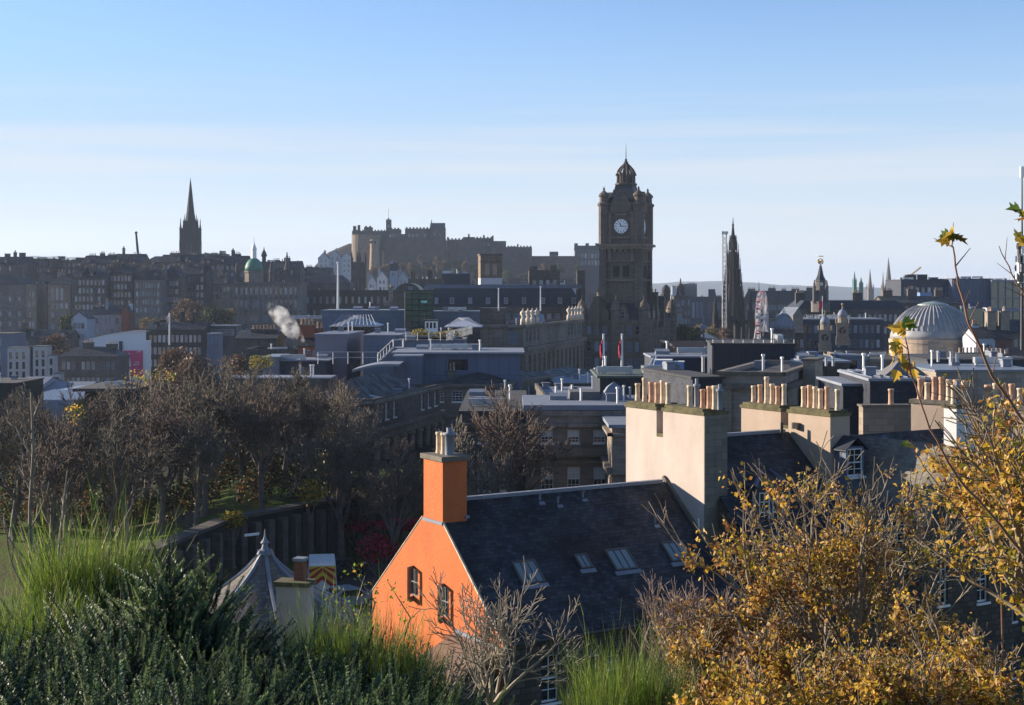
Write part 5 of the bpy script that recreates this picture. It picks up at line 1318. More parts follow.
for k in range(4):
    m = MB(); w = 7 * s_; N = 10; yf = -7.2 * s_
    for i in range(N):
        u0, u1 = -1 + 2 * i / N, -1 + 2 * (i + 1) / N
        ar = lambda u: zg(332) + (zg(319) - zg(332)) * (1 - abs(u) ** 1.8) * .95
        for y in (yf - .5, yf + .5): m.face([(u0 * w, y, ar(u0)), (u1 * w, y, ar(u1)), (u1 * w, y, zg(316)), (u0 * w, y, zg(316))])
        m.face([(u0 * w, yf - .5, ar(u0)), (u0 * w, yf + .5, ar(u0)), (u1 * w, yf + .5, ar(u1)), (u1 * w, yf - .5, ar(u1))])
    m.xform((0, 0, 0), 90 * k); place(m, 'arch', GST, gm, GR)

# --- fairground tower and big wheel
fy = 585; s_ = fy / F
ft = thing('swing_tower', 'thin white lattice swing-ride tower with yellow arms at its foot beside the Gothic monument', 'fairground ride', (X(724.5, fy), fy, Z(352, fy)))
zf = lambda py: Z(py, fy) - Z(352, fy)
m = MB(); h = 1.9 * s_
for sx in (-1, 1):
    for sy in (-1, 1): m.tube([(sx * h, sy * h, 0), (sx * h, sy * h, zf(233))], .16, 5)
z = 0; k = 0
while z < zf(235):
    for f in range(4):
        c = [(-h, -h), (h, -h), (h, h), (-h, h)]; a, b = c[f], c[(f + 1) % 4]
        if k % 2: a, b = b, a
        m.tube([(*a, z), (*b, z + 1.9)], .12, 4)
    z += 1.9; k += 1
place(m, 'mast', plain('ride_white', (.26, .27, .31), .5), ft, 0)
m = MB(); m.box(-h * 1.7, h * 1.7, -h * 1.7, h * 1.7, zf(234), zf(231.5)); place(m, 'mast_head', METAL, ft, 0)
m = MB(); m.lathe(0, 0, [(3.2 * s_, 0), (3.0 * s_, zf(343)), (1.2 * s_, zf(340))], 12); place(m, 'hub', METAL, ft, 0)
YEL = plain('yellow_steel', (.75, .5, .06), .45)
for k in range(12):
    g = 2 * math.pi * (k + .3) / 12; m = MB(); m.tube([(math.cos(g) * 2, math.sin(g) * 2, zf(343)), (math.cos(g) * 8 * s_, math.sin(g) * 8 * s_, zf(340.5)), (math.cos(g) * 13 * s_, math.sin(g) * 13 * s_, zf(339.5))], [.45, .35, .2], 5); place(m, 'arm', YEL, ft, 0)
wy = 600; wc = Vector((X(762, wy), wy, Z(318, wy))); s_ = wy / F; rad = 27 * s_; wyaw = 71
wh = thing('big_wheel', 'white big wheel seen nearly edge-on with pinkish red cabins', 'fairground ride', (wc.x, wc.y, Z(352, wy)))
WOFF = wc.z - Z(352, wy)
WW = plain('wheel_white', (.5, .48, .5), .45); 
m = MB(); N = 32
for dy in (-.9, .9):
    for rr in (rad, rad * .86):
        m.tube([(math.cos(2 * math.pi * k / N) * rr, dy, WOFF + math.sin(2 * math.pi * k / N) * rr) for k in range(N + 1)], .13, 5)
place(m, 'rim', WW, wh, wyaw)
m = MB()
for k in range(20):
    g = 2 * math.pi * k / 20
    for dy in (-.9, .9): m.tube([(0, dy * 1.6, WOFF), (math.cos(g) * rad, dy, WOFF + math.sin(g) * rad)], .09, 4)
    m.tube([(math.cos(g) * rad, -.9, WOFF + math.sin(g) * rad), (math.cos(g + .16) * rad * .86, .9, WOFF + math.sin(g + .16) * rad * .86)], .09, 4)
place(m, 'spokes', WW, wh, wyaw)
m = MB()
for dy in (-3, 3):
    for sx in (-1, 1): m.tube([(0, dy * .6, WOFF), (sx * rad * .5, dy, 0)], .35, 6)
m.tube([(0, -2.2, WOFF), (0, 2.2, WOFF)], .7, 8, True); place(m, 'stand', WW, wh, wyaw)
CAB = plain('cabin_pink', (.55, .12, .14), .4)
for k in range(20):
    g = 2 * math.pi * (k + .5) / 20; m = MB(); x, z = math.cos(g) * rad, WOFF + math.sin(g) * rad - .9
    m.box(x - .75, x + .75, -.75, .75, z - .6, z + .1); m.lathe(x, 0, [(1.0, z + .7), (.2, z + 1.2)], 6); m.tube([(x - .6, -.6, z), (x - .6, -.6, z + .8)], .08, 4); m.tube([(x + .6, .6, z), (x + .6, .6, z + .8)], .08, 4)
    place(m, 'cabin', CAB if k % 3 else WW, wh, wyaw)

# --- spires
def spire(name, label, px, pyt, pyb, Y, hwp, mat, base_py=None, hb=None, n=8, extra=None):
    s = Y / F; t = thing(name, label, 'spire', (X(px, Y), Y, ground(X(px, Y), Y)))
    zb = ground(X(px, Y), Y)
    m = MB(); hb = hb or hwp
    m.rbox(X(px, Y), Y, 10, 2 * hb * s, 2 * hb * s, zb, Z(pyb, Y)); m.build('tower', mat, t)
    m = MB(); m.lathe(X(px, Y), Y, [(hwp * s * 1.1, Z(pyb, Y)), (hwp * s * .5, Z((pyt + pyb) / 2 - 1, Y)), (.1 * s, Z(pyt, Y))], n, .5); m.build('spire', mat, t)
    for k in range(4):
        g = math.pi / 2 * (k + .5) + R(10); m = MB(); x, y = X(px, Y) + math.cos(g) * hb * 1.3 * s, Y + math.sin(g) * hb * 1.3 * s
        m.lathe(x, y, [(hb * .28 * s, zb), (hb * .28 * s, Z(pyb - .5, Y)), (.05 * s, Z(pyb - (pyb - pyt) * .3, Y))], 6); m.build('pinnacle', mat, t)
    return t
FST = plain('far_stone', (.16, .14, .125), .9)
FDK = plain('far_dark_stone', (.045, .042, .045), .9)
spire('cathedral_spire', 'tallest of three grey cathedral spires on the right horizon', 888.5, 257, 287, 1900, 3.4, FST, hb=4.6)
spire('cathedral_spire', 'pointed grey spire left of the tallest cathedral spire', 870, 269, 289, 1900, 2.2, FST, hb=2.6)
spire('cathedral_spire', 'thin spire close against the left side of the tallest cathedral spire', 883, 271, 289, 1880, 1.2, FST, hb=1.5)
spire('church_spire', 'small green copper church spire at the far left of the horizon spires', 854.5, 271, 281, 1300, 1.3, COPPER, hb=1.5)
spire('church_spire', 'squat green domed turret beside the small green copper spire', 861, 277, 284, 1300, 1.6, COPPER, hb=1.5)
spire('church_spire', 'thin dark spire rising behind the big wheel', 759, 281, 298, 1500, 1.0, FDK, hb=1.2)

# --- the dark church spire on the old town ridge
hy = 920; s_ = hy / F; hb = thing('church_spire', 'tall black Gothic church spire with four pinnacles on the old town skyline', 'spire', (X(190.5, hy), hy, Z(275, hy)))
HUB = masonry('black_church_stone', (.03, .028, .028), soot=.3)
zh = lambda py: Z(py, hy) - Z(275, hy)
m = MB(); m.box(-9.6 * s_, 9.6 * s_, -9.6 * s_, 9.6 * s_, 0, zh(241)); m.box(-8.6 * s_, 8.6 * s_, -8.6 * s_, 8.6 * s_, zh(241), zh(229)); m.box(-6.2 * s_, 6.2 * s_, -6.2 * s_, 6.2 * s_, zh(229), zh(221)); place(m, 'tower', HUB, hb, 4)
m = MB(); m.lathe(0, 0, [(5.4 * s_, zh(221)), (4.9 * s_, zh(218)), (3.9 * s_, zh(212)), (2.0 * s_, zh(194)), (.15 * s_, zh(178))], 8, .5); place(m, 'spire', HUB, hb, 4)
for k in range(4):
    m = MB(); pinn(m, 8.4 * s_, 8.4 * s_, 1.3 * s_, 0, zh(229), zh(218)); m.xform((0, 0, 0), 90 * k); place(m, 'pinnacle', HUB, hb, 4)
    m = MB(); pinn(m, 0, -5.8 * s_, .9 * s_, zh(232), zh(222), zh(214)); m.xform((0, 0, 0), 90 * k); place(m, 'pinnacle', HUB, hb, 4)
    m = MB(); m.box(-2.6 * s_, -1 * s_, -9.75 * s_, -9.55 * s_, zh(258), zh(244)); m.box(1 * s_, 2.6 * s_, -9.75 * s_, -9.55 * s_, zh(258), zh(244)); m.xform((0, 0, 0), 90 * k); place(m, 'louvre', DMETAL, hb, 4)

# --- castle on its rock
cy = 1190; s_ = cy / F
CST = masonry('castle_stone', (.11, .094, .082), bw=2.2, bh=1.1, soot=.5); CSW = masonry('castle_stone_warm', (.30, .225, .15), bw=2, bh=1, soot=.15)
ca = thing('castle', 'dark stone castle with battlements and a round lit tower on a rocky hill', 'castle', (X(400, cy), cy, 20))
def cpart(name, pxl, pxr, pyt, pyb, Y, dep, mat=None, win=0, cren=False):
    q = quad(pxl, pxr, Y, dep, 0); m = MB(); zt = Z(pyt, Y)
    ww = rows(elen(q, 0), win, 1.6, [(zt - 7, 2.6)] + ([(zt - 14, 2.6)] if win > 2 else []), 2) if win else []
    dd, ww = facade(m, q[0], q[1], Z(pyb, Y), zt, ww, .4)
    for i in (1, 2, 3): facade(m, q[i], q[(i + 1) % 4], Z(pyb, Y), zt, [])
    m.face([(*c, zt) for c in q])
    if cren:
        Ln = elen(q, 0); k = int(Ln / 2.6)
        for i in range(k):
            x = q[0][0] + Ln * (i + .5) / k
            m.box(x - .7, x + .7, q[0][1], q[0][1] + .9, zt + .002, zt + 1.1)
    o = m.build(name, mat or CST, ca)
    for w in ww: put_window(o, q[0], dd, *w, 'far', .4)
    return o
m = MB(); m.lathe(X(366, cy), cy + 6, [(15.5 * s_, Z(275, cy)), (15 * s_, Z(236, cy)), (15.3 * s_, Z(236, cy)), (15.3 * s_, Z(234.5, cy))], 24, sy=.8); m.build('curved_battery', masonry('battery_stone', (.22, .175, .135), bw=2, bh=1, soot=.35), ca)
cpart('palace', 352, 386, 231, 250, cy + 14, 16, win=6, cren=True)
cpart('tower', 353, 356, 226, 236, cy + 14, 3); cpart('tower', 357.6, 360, 225, 236, cy + 14, 3); cpart('tower', 364, 372, 227, 236, cy + 16, 8, cren=True)
cpart('clock_turret', 386, 391, 219.5, 240, cy + 12, 5, win=1, cren=True)
m = MB(); m.tube([P(388.5, 220, cy + 14), P(388.5, 209, cy + 14)], .25, 5); m.build('flagpole', WPAINT, ca)
cpart('great_hall', 386.5, 400, 229, 256, cy + 10, 16, win=3, cren=True); cpart('low_range', 400, 406, 234, 256, cy + 10, 12)
cpart('barracks', 405, 429, 228.5, 258, cy + 9, 16, win=5, cren=True); cpart('chapel', 429.5, 445, 227.5, 260, cy + 8, 14, win=2)
m = MB(); q = quad(430, 444.6, cy + 8, 14, 0); pitched(m, m, q, Z(227.6, cy + 8), 4.2, 0, 0, .1); m.build('chapel_roof', SLATE, ca)
m = MB(); m.tube([P(431.5, 228, cy + 12), P(431.5, 219.5, cy + 12)], [1.0, .2], 5); m.build('pinnacle', CST, ca)
cpart('curtain_wall', 384, 447, 240.5, 275, cy - 2, 4, cren=True); cpart('curtain_wall', 447, 478, 239.5, 275, cy + 6, 4, cren=True); cpart('curtain_wall', 478, 532, 247, 278, cy + 10, 4, cren=True); cpart('curtain_wall', 530, 580, 256, 278, cy + 20, 4)
cpart('guardhouse', 463, 475, 237, 256, cy + 30, 10, win=2); cpart('guardhouse', 475.5, 493, 238, 256, cy + 30, 10, win=3, cren=True); cpart('guardhouse', 493.5, 506, 241, 256, cy + 28, 10, win=2); cpart('guardhouse', 508, 518, 246.5, 262, cy + 26, 10, win=2); cpart('guardhouse', 519, 529, 250, 264, cy + 24, 9, win=2)
for px, t_ in ((447, 237), (468, 234), (483, 235), (492, 235.5), (517, 244), (527, 248)): cpart('chimney', px, px + 1.6, t_, 250, cy + 30, 2)
m = MB(); m.lathe(X(374.5, cy - 10), cy - 10, [(5.2 * s_, Z(270, cy)), (4.3 * s_, Z(246, cy)), (4.5 * s_, Z(245.6, cy)), (4.5 * s_, Z(240.5, cy)), (3.9 * s_, Z(240, cy))], 18); tr = m.build('round_tower', CSW, ca)
for dx in (-2.1, 2.0):
    m = MB(); m.box(X(374.5 + dx, cy) - .8, X(374.5 + dx, cy) + .8, cy - 10 - 4.55 * s_ , cy - 10 - 3.4 * s_, Z(244, cy), Z(241.3, cy)); m.build('opening', DMETAL, tr)
block('barrack_block', 'tall pale-windowed barrack block on the hill left of the clock tower', 575, 603, 250, 1225, 14, plain('barrack_stone', (.08, .078, .08), .9), 0, {0: (7, 1.6, [(3, 4), (9, 4)], 2)}, ('gable', 4, 0), SLATE, chims=[(.05, .5, 3, 1.4, 6, 0), (.45, .5, 3, 1.4, 6, 0), (.8, .5, 3, 1.4, 6, 0)])
block('hilltop_house', 'small tan gabled house on the ridge right of the castle', 550, 558, 255, 1215, 10, STONE_W, 0, {}, ('gable', 3, 0), SLATE)

# --- hills on the horizon
m = MB(); m.smooth = True
HILL = plain('hill_heather', (.09, .10, .07), .95, scale=.002)
def hill(name, px0, px1, prof, Y):
    m = MB(); m.smooth = True; N = 40; rowsn = 6; base = []
    for j in range(rowsn):
        for i in range(N + 1):
            u = i / N; px = px0 + (px1 - px0) * u
            k = u * (len(prof) - 1); a = int(min(k, len(prof) - 2)); h = prof[a] + (prof[a + 1] - prof[a]) * (k - a)
            zz_ = Z(h, Y) + 2 * math.sin(i * 1.7) * Y / 8000
            v = [0, .55, .9, 1, .6, 0][j]
            yy = Y + (j - 3) * Y * .06
            m.v.append((X(px, Y), yy, -70 + (zz_ + 70) * v))
    for j in range(rowsn - 1):
        for i in range(N):
            a = j * (N + 1) + i; m.grid_face((a, a + 1, a + N + 2, a + N + 1))
    tag(m.build(name, HILL), kind='structure')
hill('hills', 600, 1000, [288, 285, 282, 281, 282, 285, 286, 287, 288, 288.5, 289, 289], 7500)
hill('hills', -60, 180, [266, 262, 257.5, 256, 256.5, 258, 259, 262, 268], 6500)
hill('hills', 880, 1200, [289, 287, 285, 286, 285, 284], 9000)
hill('hills', 170, 620, [285, 284, 286, 286, 288], 9500)
# ================================================================== the old town on the left, row behind row
OTR = random.Random(12)
def ten(name, label, pxl, pxr, pyt, Y, dep, mat, n, rws, yaw=0, ww=1.05, roof=('gable', 3.5, 0), chims=((.1, .5, 2.2, 1.0, 4.6, 4), (.9, .5, 2.2, 1.0, 4.6, 4)), style='far', side=None, m0=.8, rmat=None, **k):
    p = quad(pxl, pxr, Y, dep, yaw); zt = Z(pyt, Y)
    w = {0: rows(elen(p, 0), n, ww, [(zt - a - h, h) for a, h in rws], m0)} if n else {}
    if side: w[1] = rows(elen(p, 1), side, ww, [(zt - a - h, h) for a, h in rws], m0)
    if w: w = {e: [x for x in v if OTR.random() > .10] for e, v in w.items()}
    t = bld(name, label, 'building', p, zt, mat, w, roof, rmat or SLATE, style=style, chims=chims, **k)
    Ln = elen(p, 0); a_ = R(yaw); dx, dy = math.cos(a_), math.sin(a_)
    if roof[0] in ('gable', 'mansard') and (len(roof) < 3 or roof[0] == 'mansard' or roof[2] == 0) and Y > 450 and Ln > 9:
        # small dormers and extra chimney stacks break the roofline
        for i in range(int(Ln / 5)):
            if OTR.random() < .35: continue
            u = (i + .5) * 5 + OTR.uniform(-1, 1); w_ = OTR.uniform(1.1, 1.8); hh_ = OTR.uniform(1.5, 2.3); b0 = 1.0
            c = (p[0][0] + dx * u - dy * b0, p[0][1] + dy * u + dx * b0)
            m = MB(); m.rbox(c[0] - dy * 1.3, c[1] + dx * 1.3, yaw, w_, 2.6, zt - .2, zt + hh_); q = [(c[0] - dx * w_ * .6, c[1] - dy * w_ * .6), (c[0] + dx * w_ * .6, c[1] + dy * w_ * .6)]
            q4 = [q[0], q[1], (q[1][0] - dy * 2.6, q[1][1] + dx * 2.6), (q[0][0] - dy * 2.6, q[0][1] + dx * 2.6)]; pitched(m, m, q4, zt + hh_, w_ * .5, 1, 0, .05, .06); o = m.build('dormer', mat, t)
            put_window(o, (c[0] - dx * w_ * .3, c[1] - dy * w_ * .3), Vector((dx, dy, 0)), 0, zt + .3, w_ * .6, hh_ - .6, 'far', -.03)
        for i in range(max(1, int(Ln / 9))):
            u = OTR.uniform(.08, .92); v = OTR.uniform(.35, .6); c = Vector(p[0]) * (1 - u) * (1 - v) + Vector(p[1]) * u * (1 - v) + Vector(p[2]) * u * v + Vector(p[3]) * (1 - u) * v
            chimney(t, c.x, c.y, yaw + OTR.choice((0, 90)), OTR.uniform(1.6, 3.4), OTR.uniform(.8, 1.2), zt - .5, zt + OTR.uniform(3.2, 6.6), mat, OTR.randint(2, 5), ph=.9, pr=.18, kinds=('sooty', 'sooty', 'buff'))
    return t
R4 = [(1.2, 2), (4.4, 2), (7.6, 2), (10.8, 2)]
R3 = R4[:3]
OT1 = masonry('old_town_stone', (.115, .106, .098), soot=.6, bw=1, bh=.45)
OT2 = masonry('old_town_grey', (.18, .168, .158), soot=.45, bw=1, bh=.45)
OT3 = masonry('old_town_tan', (.26, .22, .18), soot=.35, bw=1, bh=.45)
OT4 = masonry('old_town_brown', (.15, .12, .10), soot=.5, bw=1, bh=.45)
# skyline row
ten('tenement', 'dark tenement on the skyline at the far left with two square chimney blocks', -150, 27, 264, 660, 14, OT1, 17, R3, chims=((.86, .5, 2.2, 1.6, 5, 0), (.945, .5, 2.6, 1.6, 5.4, 0)))
ten('flat_block', 'flat-topped dark block on the left skyline', 29, 52, 259, 680, 14, OT1, 5, R3, roof=('flat',), chims=(), rmat=FELT)
ten('flat_block', 'second flat-topped dark block on the left skyline with a roof tank', 52, 82, 260.5, 690, 14, OT4, 6, R3, roof=('flat',), chims=((.2, .4, 3, 2, 2.2, 0), (.8, .5, 4, 2, 1.6, 0)), rmat=FELT)
ten('tenement', 'dark tenement with a rounded attic left of the slanted crane jib', 82, 112, 263, 640, 14, OT1, 6, R3, chims=((.2, .5, 3.4, 1.2, 3.6, 5), (.85, .5, 3.4, 1.2, 4.0, 5)))
ten('tenement', 'dark stepped tenement directly below the slanted crane jib', 112, 142, 261, 665, 15, OT4, 6, R3, chims=((.15, .5, 4, 1.2, 2.8, 5), (.7, .5, 4, 1.2, 3.4, 5)))
ten('domed_block', 'dark block with a rounded roof on the skyline left of the black spire', 144, 166, 262, 700, 14, OT1, 5, R3, roof=('hip', 3, 0, 4), chims=())
ten('tenement', 'dark tenement row at the foot of the black church spire', 160, 200, 262, 640, 14, OT4, 8, R3, chims=((.3, .5, 5, 1.2, 4.2, 6), (.75, .5, 4, 1.2, 3.6, 5)))
ten('flat_block', 'flat-topped dark stone block right of the black church spire', 199, 224, 254, 780, 16, OT2, 6, R3, roof=('flat',), chims=((.85, .4, 3, 2, 1.8, 0),), rmat=FELT)
ten('tenement', 'dark tenement with white dormers left of the green dome', 204, 246, 263, 650, 15, OT1, 8, R4, chims=((.15, .5, 3.4, 1.2, 4, 5), (.7, .5, 4, 1.2, 4.4, 5)))
# second row, facades below the skyline
ten('tenement', 'plain grey-fronted tenement block at the left edge with few windows', -130, 26, 284, 575, 13, OT2, 16, [(5, 2), (11, 2), (15, 2)], roof=('hip', 4, 0, 4), chims=((.5, .5, 3, 1, 5, 5),))
ten('tenement_bay', 'narrow pale tan bay between two tenements at the left edge', 26.2, 36.5, 284, 573, 13, OT3, 2, [(3, 2.2), (7, 2.2), (11, 2.2), (15, 2.2)], roof=('flat',), chims=(), rmat=FELT)
ten('tenement', 'narrow dark tenement between the two pale tan fronts at the left', 37, 48, 281, 590, 13, OT1, 2, R4, chims=((.5, .5, 3, 1, 4, 4),))
ten('tall_warehouse', 'tall tan stone block with four columns of long narrow windows', 48, 70.5, 284, 570, 14, OT3, 4, [(1.5, 5), (7.5, 2.4), (11, 2.4), (16, 2.2)], roof=('hip', 3.5, 0, 4), chims=((.3, .6, 3, 1, 5, 4),), ww=1.5)
ten('tenement', 'dark tenement with pointed gable dormers right of the tall tan block', 72, 107, 277, 560, 14, OT1, 8, R4 + [(14, 2)], chims=((.05, .5, 3, 1.2, 4.6, 5), (.5, .3, 3, 1.2, 4.4, 5), (.95, .5, 3, 1.2, 4.4, 5)))
ten('tenement', 'dark brown tenement with a cluster of chimneys above the red brick gable', 107.5, 133, 273, 565, 14, OT4, 6, R4 + [(14, 2)], chims=((.1, .4, 4, 1.2, 4.4, 6), (.85, .4, 3, 1.2, 3.6, 4)))
ten('tenement', 'grey tenement with bright closely set windows below the rounded roof', 134, 161, 280, 560, 14, OT2, 8, R4 + [(15, 2.6)], ww=1.6, chims=((.2, .5, 3.4, 1.2, 5, 5), (.9, .5, 3.4, 1.2, 4, 5)), roof=('mansard', 4, 2.5))
ten('tenement', 'brown tenement with pale window pairs left of the brown trees', 161.5, 180, 278, 570, 14, OT4, 5, R4, ww=1.5, chims=((.5, .5, 4, 1.2, 5, 6),), roof=('mansard', 4, 2.5))
ten('tenement', 'dark plain gable-ended tenement behind the brown trees', 181, 206, 274, 585, 14, OT1, 5, R4, chims=((.2, .5, 3, 1.2, 5, 5), (.9, .5, 3, 1.2, 4.6, 4)))
ten('tenement', 'low tan tenement above the green tree left of the big classical bank', 206, 232, 284, 600, 14, OT3, 6, R4[:2], chims=((.5, .5, 4, 1.2, 4, 6),))
# classical bank with its dome
p = quad(232, 300, 600, 26, 2); zt = Z(282, 600); L0 = elen(p, 0)
bank = bld('classical_bank', 'big classical stone bank with a green copper dome and a white lantern', 'bank', p, zt, OT2, {0: rows(L0, 13, 1.4, [(zt - 5.4, 3.2), (zt - 11, 3.4), (zt - 17, 3.2), (zt - 22, 2.8)], 1)}, ('parapet', .8), FELT,
    cornice=[(zt - .9, .7, .8, (0, 1)), (zt - 7.0, .6, .5, (0,)), (zt - 12.6, .9, .8, (0,)), (zt - 19, .6, .5, (0,))])
d = (Vector(p[1]) - Vector(p[0])).normalized(); n = Vector((d.y, -d.x))
for k in range(14):
    q = Vector(p[0]) + d * (.6 + k * (L0 - 1.2) / 13) + n * .2; m = MB(); m.obox((q.x, q.y, zt - 9.4), (d.x, d.y, 0), (n.x, n.y, 0), (0, 0, 1), .4, .25, 8); m.build('pilaster', OT3, bank)
s_ = 606 / F
m = MB(); m.lathe(X(254, 612), 612, [(9.5 * s_, zt - 2), (9.5 * s_, Z(273, 612)), (10.4 * s_, Z(272.5, 612)), (10.4 * s_, Z(271, 612))], 8, .5); m.build('drum', OT3, bank)
m = MB(); m.smooth = True; m.lathe(X(254, 612), 612, [(9.3 * s_, Z(271, 612)), (9.0 * s_, Z(267, 612)), (7.6 * s_, Z(263, 612)), (5.4 * s_, Z(260, 612)), (3.0 * s_, Z(258.4, 612))], 16); dm = m.build('dome', COPPER, bank)
m = MB(); m.lathe(X(254, 612), 612, [(2.6 * s_, Z(258.8, 612)), (2.5 * s_, Z(250, 612)), (2.9 * s_, Z(249.6, 612)), (2.6 * s_, Z(248, 612)), (1.3 * s_, Z(245, 612)), (.4 * s_, Z(243, 612)), (.12 * s_, Z(236, 612))], 10); m.build('lantern', WPAINT, dm)
for px, a, b, r in ((237, 274, 262, 1.8), (271, 277, 262, 2.0), (287, 274, 252, 2.4), (296, 277, 264, 2.2)):
    m = MB(); m.lathe(X(px, 604), 604, [(r * s_, zt - 1), (r * s_, Z(a - 4, 604)), (r * 1.3 * s_, Z(a - 4.4, 604)), (r * s_, Z(a - 6, 604)), (.4 * s_, Z(b, 604))], 8); m.build('turret', OT1, bank)
t = bld('domed_turret_block', 'small dark block with a black onion dome just right of the green dome', 'building', quad(259, 272, 660, 9, 0), Z(262, 660), OT1, {}, ('flat',), FELT)
m = MB(); m.smooth = True; m.lathe(X(264, 664), 664, [(2.2 * s_, Z(262, 664)), (2.2 * s_, Z(257, 664)), (3.4 * s_, Z(256, 664)), (2.6 * s_, Z(253, 664)), (.8 * s_, Z(250, 664)), (.1, Z(247, 664))], 12); m.build('dome', FDK, t)
ten('tenement', 'dark turreted tenement directly behind the bank, right of the green dome', 270, 300, 268, 690, 14, OT1, 6, R3, chims=((.15, .5, 3, 1.2, 4, 4), (.5, .5, 3, 1.2, 5, 4), (.9, .5, 3, 1.2, 3, 4)))
ten('tenement', 'dark tenement falling away right of the bank', 300, 330, 274, 740, 14, OT1, 6, R4, chims=((.25, .5, 3.4, 1.2, 4, 5), (.8, .5, 3, 1.2, 3, 5)))
ten('tenement', 'dark mass of roofs below the white hilltop houses', 300, 350, 283, 700, 14, OT1, 0, [], chims=((.25, .5, 3.4, 1.2, 3, 5), (.6, .5, 3, 1.2, 3, 5)), roof=('hip', 4, 0, 5))
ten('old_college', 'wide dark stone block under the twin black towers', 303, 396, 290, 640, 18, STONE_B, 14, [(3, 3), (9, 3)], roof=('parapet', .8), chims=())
# white houses on the hill, twin towers
for (a, b, pt, y, l) in ((318, 329, 258, 1010, 'white gabled house at the left end of the white hilltop group'), (329, 341, 256, 1015, 'taller white gabled house in the middle of the white hilltop group'), (341, 352, 258, 1012, 'white gabled house at the right end of the white hilltop group')):
    ten('gabled_house', l, a, b, pt, y, 9, WHITE, 2, [(1, 2), (4.5, 2), (8, 2)], roof=('gable', 4, 1), chims=((.5, .9, 1.6, 1.2, 5, 3),))
for k, (px, l) in enumerate(((354.5, 'left of a pair of black Gothic towers with pinnacles below the castle'), (362.5, 'right of a pair of black Gothic towers with pinnacles below the castle'))):
    y = 850 + k * 3; s = y / F; t = thing('church_tower', l, 'tower', (X(px, y), y, Z(320, y)), 'twin black towers below the castle')
    m = MB(); m.rbox(X(px, y), y, 0, 6.4 * s, 6.4 * s, Z(330, y), Z(262, y)); m.build('tower', HUB, t)
    for i in range(4):
        gx, gy = X(px, y) + (-1, 1, 1, -1)[i] * 2.8 * s, y + (-1, -1, 1, 1)[i] * 2.8 * s
        m = MB(); m.lathe(gx, gy, [(.8 * s, Z(330, y)), (.8 * s, Z(260, y)), (1.0 * s, Z(259.5, y)), (.05, Z(251, y))], 6); m.build('pinnacle', HUB, t)
    for i in range(3):
        m = MB(); zc_ = Z(270 + i * 14, y); m.box(X(px, y) - 1.0 * s, X(px, y) + 1.0 * s, y - 3.25 * s, y - 3.15 * s, zc_ - 7 * s, zc_); m.build('louvre', DMETAL, t)
# pale houses between the towers and the glass tower
PALE = plain('pale_blue_render', (.33, .37, .45), .85, var=.06)
for a, b, pt, y, l, mt, rf in ((368, 376, 282, 800, 'small pale house just right of the twin black towers', PALE, 1), (377, 387, 278, 790, 'pale crow-stepped house with a round stair turret on the slope below the castle', WHITE, 1), (390, 397, 270, 780, 'tall narrow pale house on the slope below the castle', PALE, 0), (398, 408, 278, 785, 'pale half-timbered house left of the barrel roof', WHITE, 1)):
    t = ten('old_house', l, a, b, pt, y, 8, mt, 2, [(1.4, 1.8), (5, 1.8), (8.6, 1.8)], roof=('gable', 4, rf), chims=((.15, .5, 1.4, 1, 5, 3),))
block('lit_chimney_house', 'small house with a sunlit tan gable chimney near the barrel roof', 385, 398, 306, 420, 8, STONE_D, 0, {}, ('gable', 1.5, 0), SLATE, chims=[(.35, .5, 1.2, 2.2, 5.5, 2, STONE_P)])
# barrel roof
y = 352; t = thing('barrel_roof_hall', 'hall with a half-barrel roof lit tan by the sun left of the stone block', 'building', P(405, 312, y))
q = quad(393, 422, y, 16, 0); m = MB(); m.prism(q, -34, Z(297, y)); m.build('wall', STONE_D, t)
m = MB(); m.smooth = True; N = 14; xc = (q[0][0] + q[1][0]) / 2; hwid = (q[1][0] - q[0][0]) / 2
f = lambda u, yy: (xc - math.cos(u * math.pi) * hwid, yy, Z(297, y) + math.sin(u * math.pi) * (Z(283, y) - Z(297, y)))
for i in range(N): m.face([f(i / N, y), f((i + 1) / N, y), f((i + 1) / N, y + 16), f(i / N, y + 16)])
m.build('barrel_roof', plain('tan_lead', (.42, .36, .26), .6), t)
m = MB(); m.face([f(i / N, y + .3) for i in range(N + 1)]); m.build('tympanum', STONE_D, t)
# stone block and tower behind the offices
t = block('dark_stone_block', 'dark mossy stone block with two rooftop chimneys right of the barrel roof', 408, 442, 279, 440, 14, STONE_D, 0, {0: (6, 1.2, [(3, 2.4), (8, 2.4)])}, ('parapet', .8), chims=[(.1, .5, 1.5, 1.2, 2.4, 0), (.6, .5, 1.5, 1.2, 3.0, 0)])
block('dark_stone_block', 'dark blue flat-roofed block left of the stone tower with a white pitched rooflight', 442, 470, 274, 460, 14, PANEL_D, 0, {0: (5, 1.6, [(8, 2.4)])}, rmat=PANEL, chims=[(.15, .5, 3, 1.5, 1.4, 0, WHITE)])
y = 425; t = thing('roof_tower', 'square rooftop tower, stone with paired arches above and white below, sunlit on its left', 'tower', P(491, 300, y))
q = quad(480.5, 502, y, 6, 8); m = MB(); m.prism(q, Z(300, y), Z(278, y)); m.build('base', WHITE, t)
zt = Z(255.5, y); dd_ = None
m = MB(); L_ = elen(q, 0); ws_ = [(L_ * .2, Z(275, y), L_ * .24, 3.2), (L_ * .56, Z(275, y), L_ * .24, 3.2)]
dd_, ww_ = facade(m, q[0], q[1], Z(278, y) + .003, zt, ws_, .5)
for i in (1, 2, 3): facade(m, q[i], q[(i + 1) % 4], Z(278, y) + .003, zt, [])
m.build('upper_stage', STONE_W, t)
for w in ww_: put_window(t, q[0], dd_, *w, 'dark', .5)
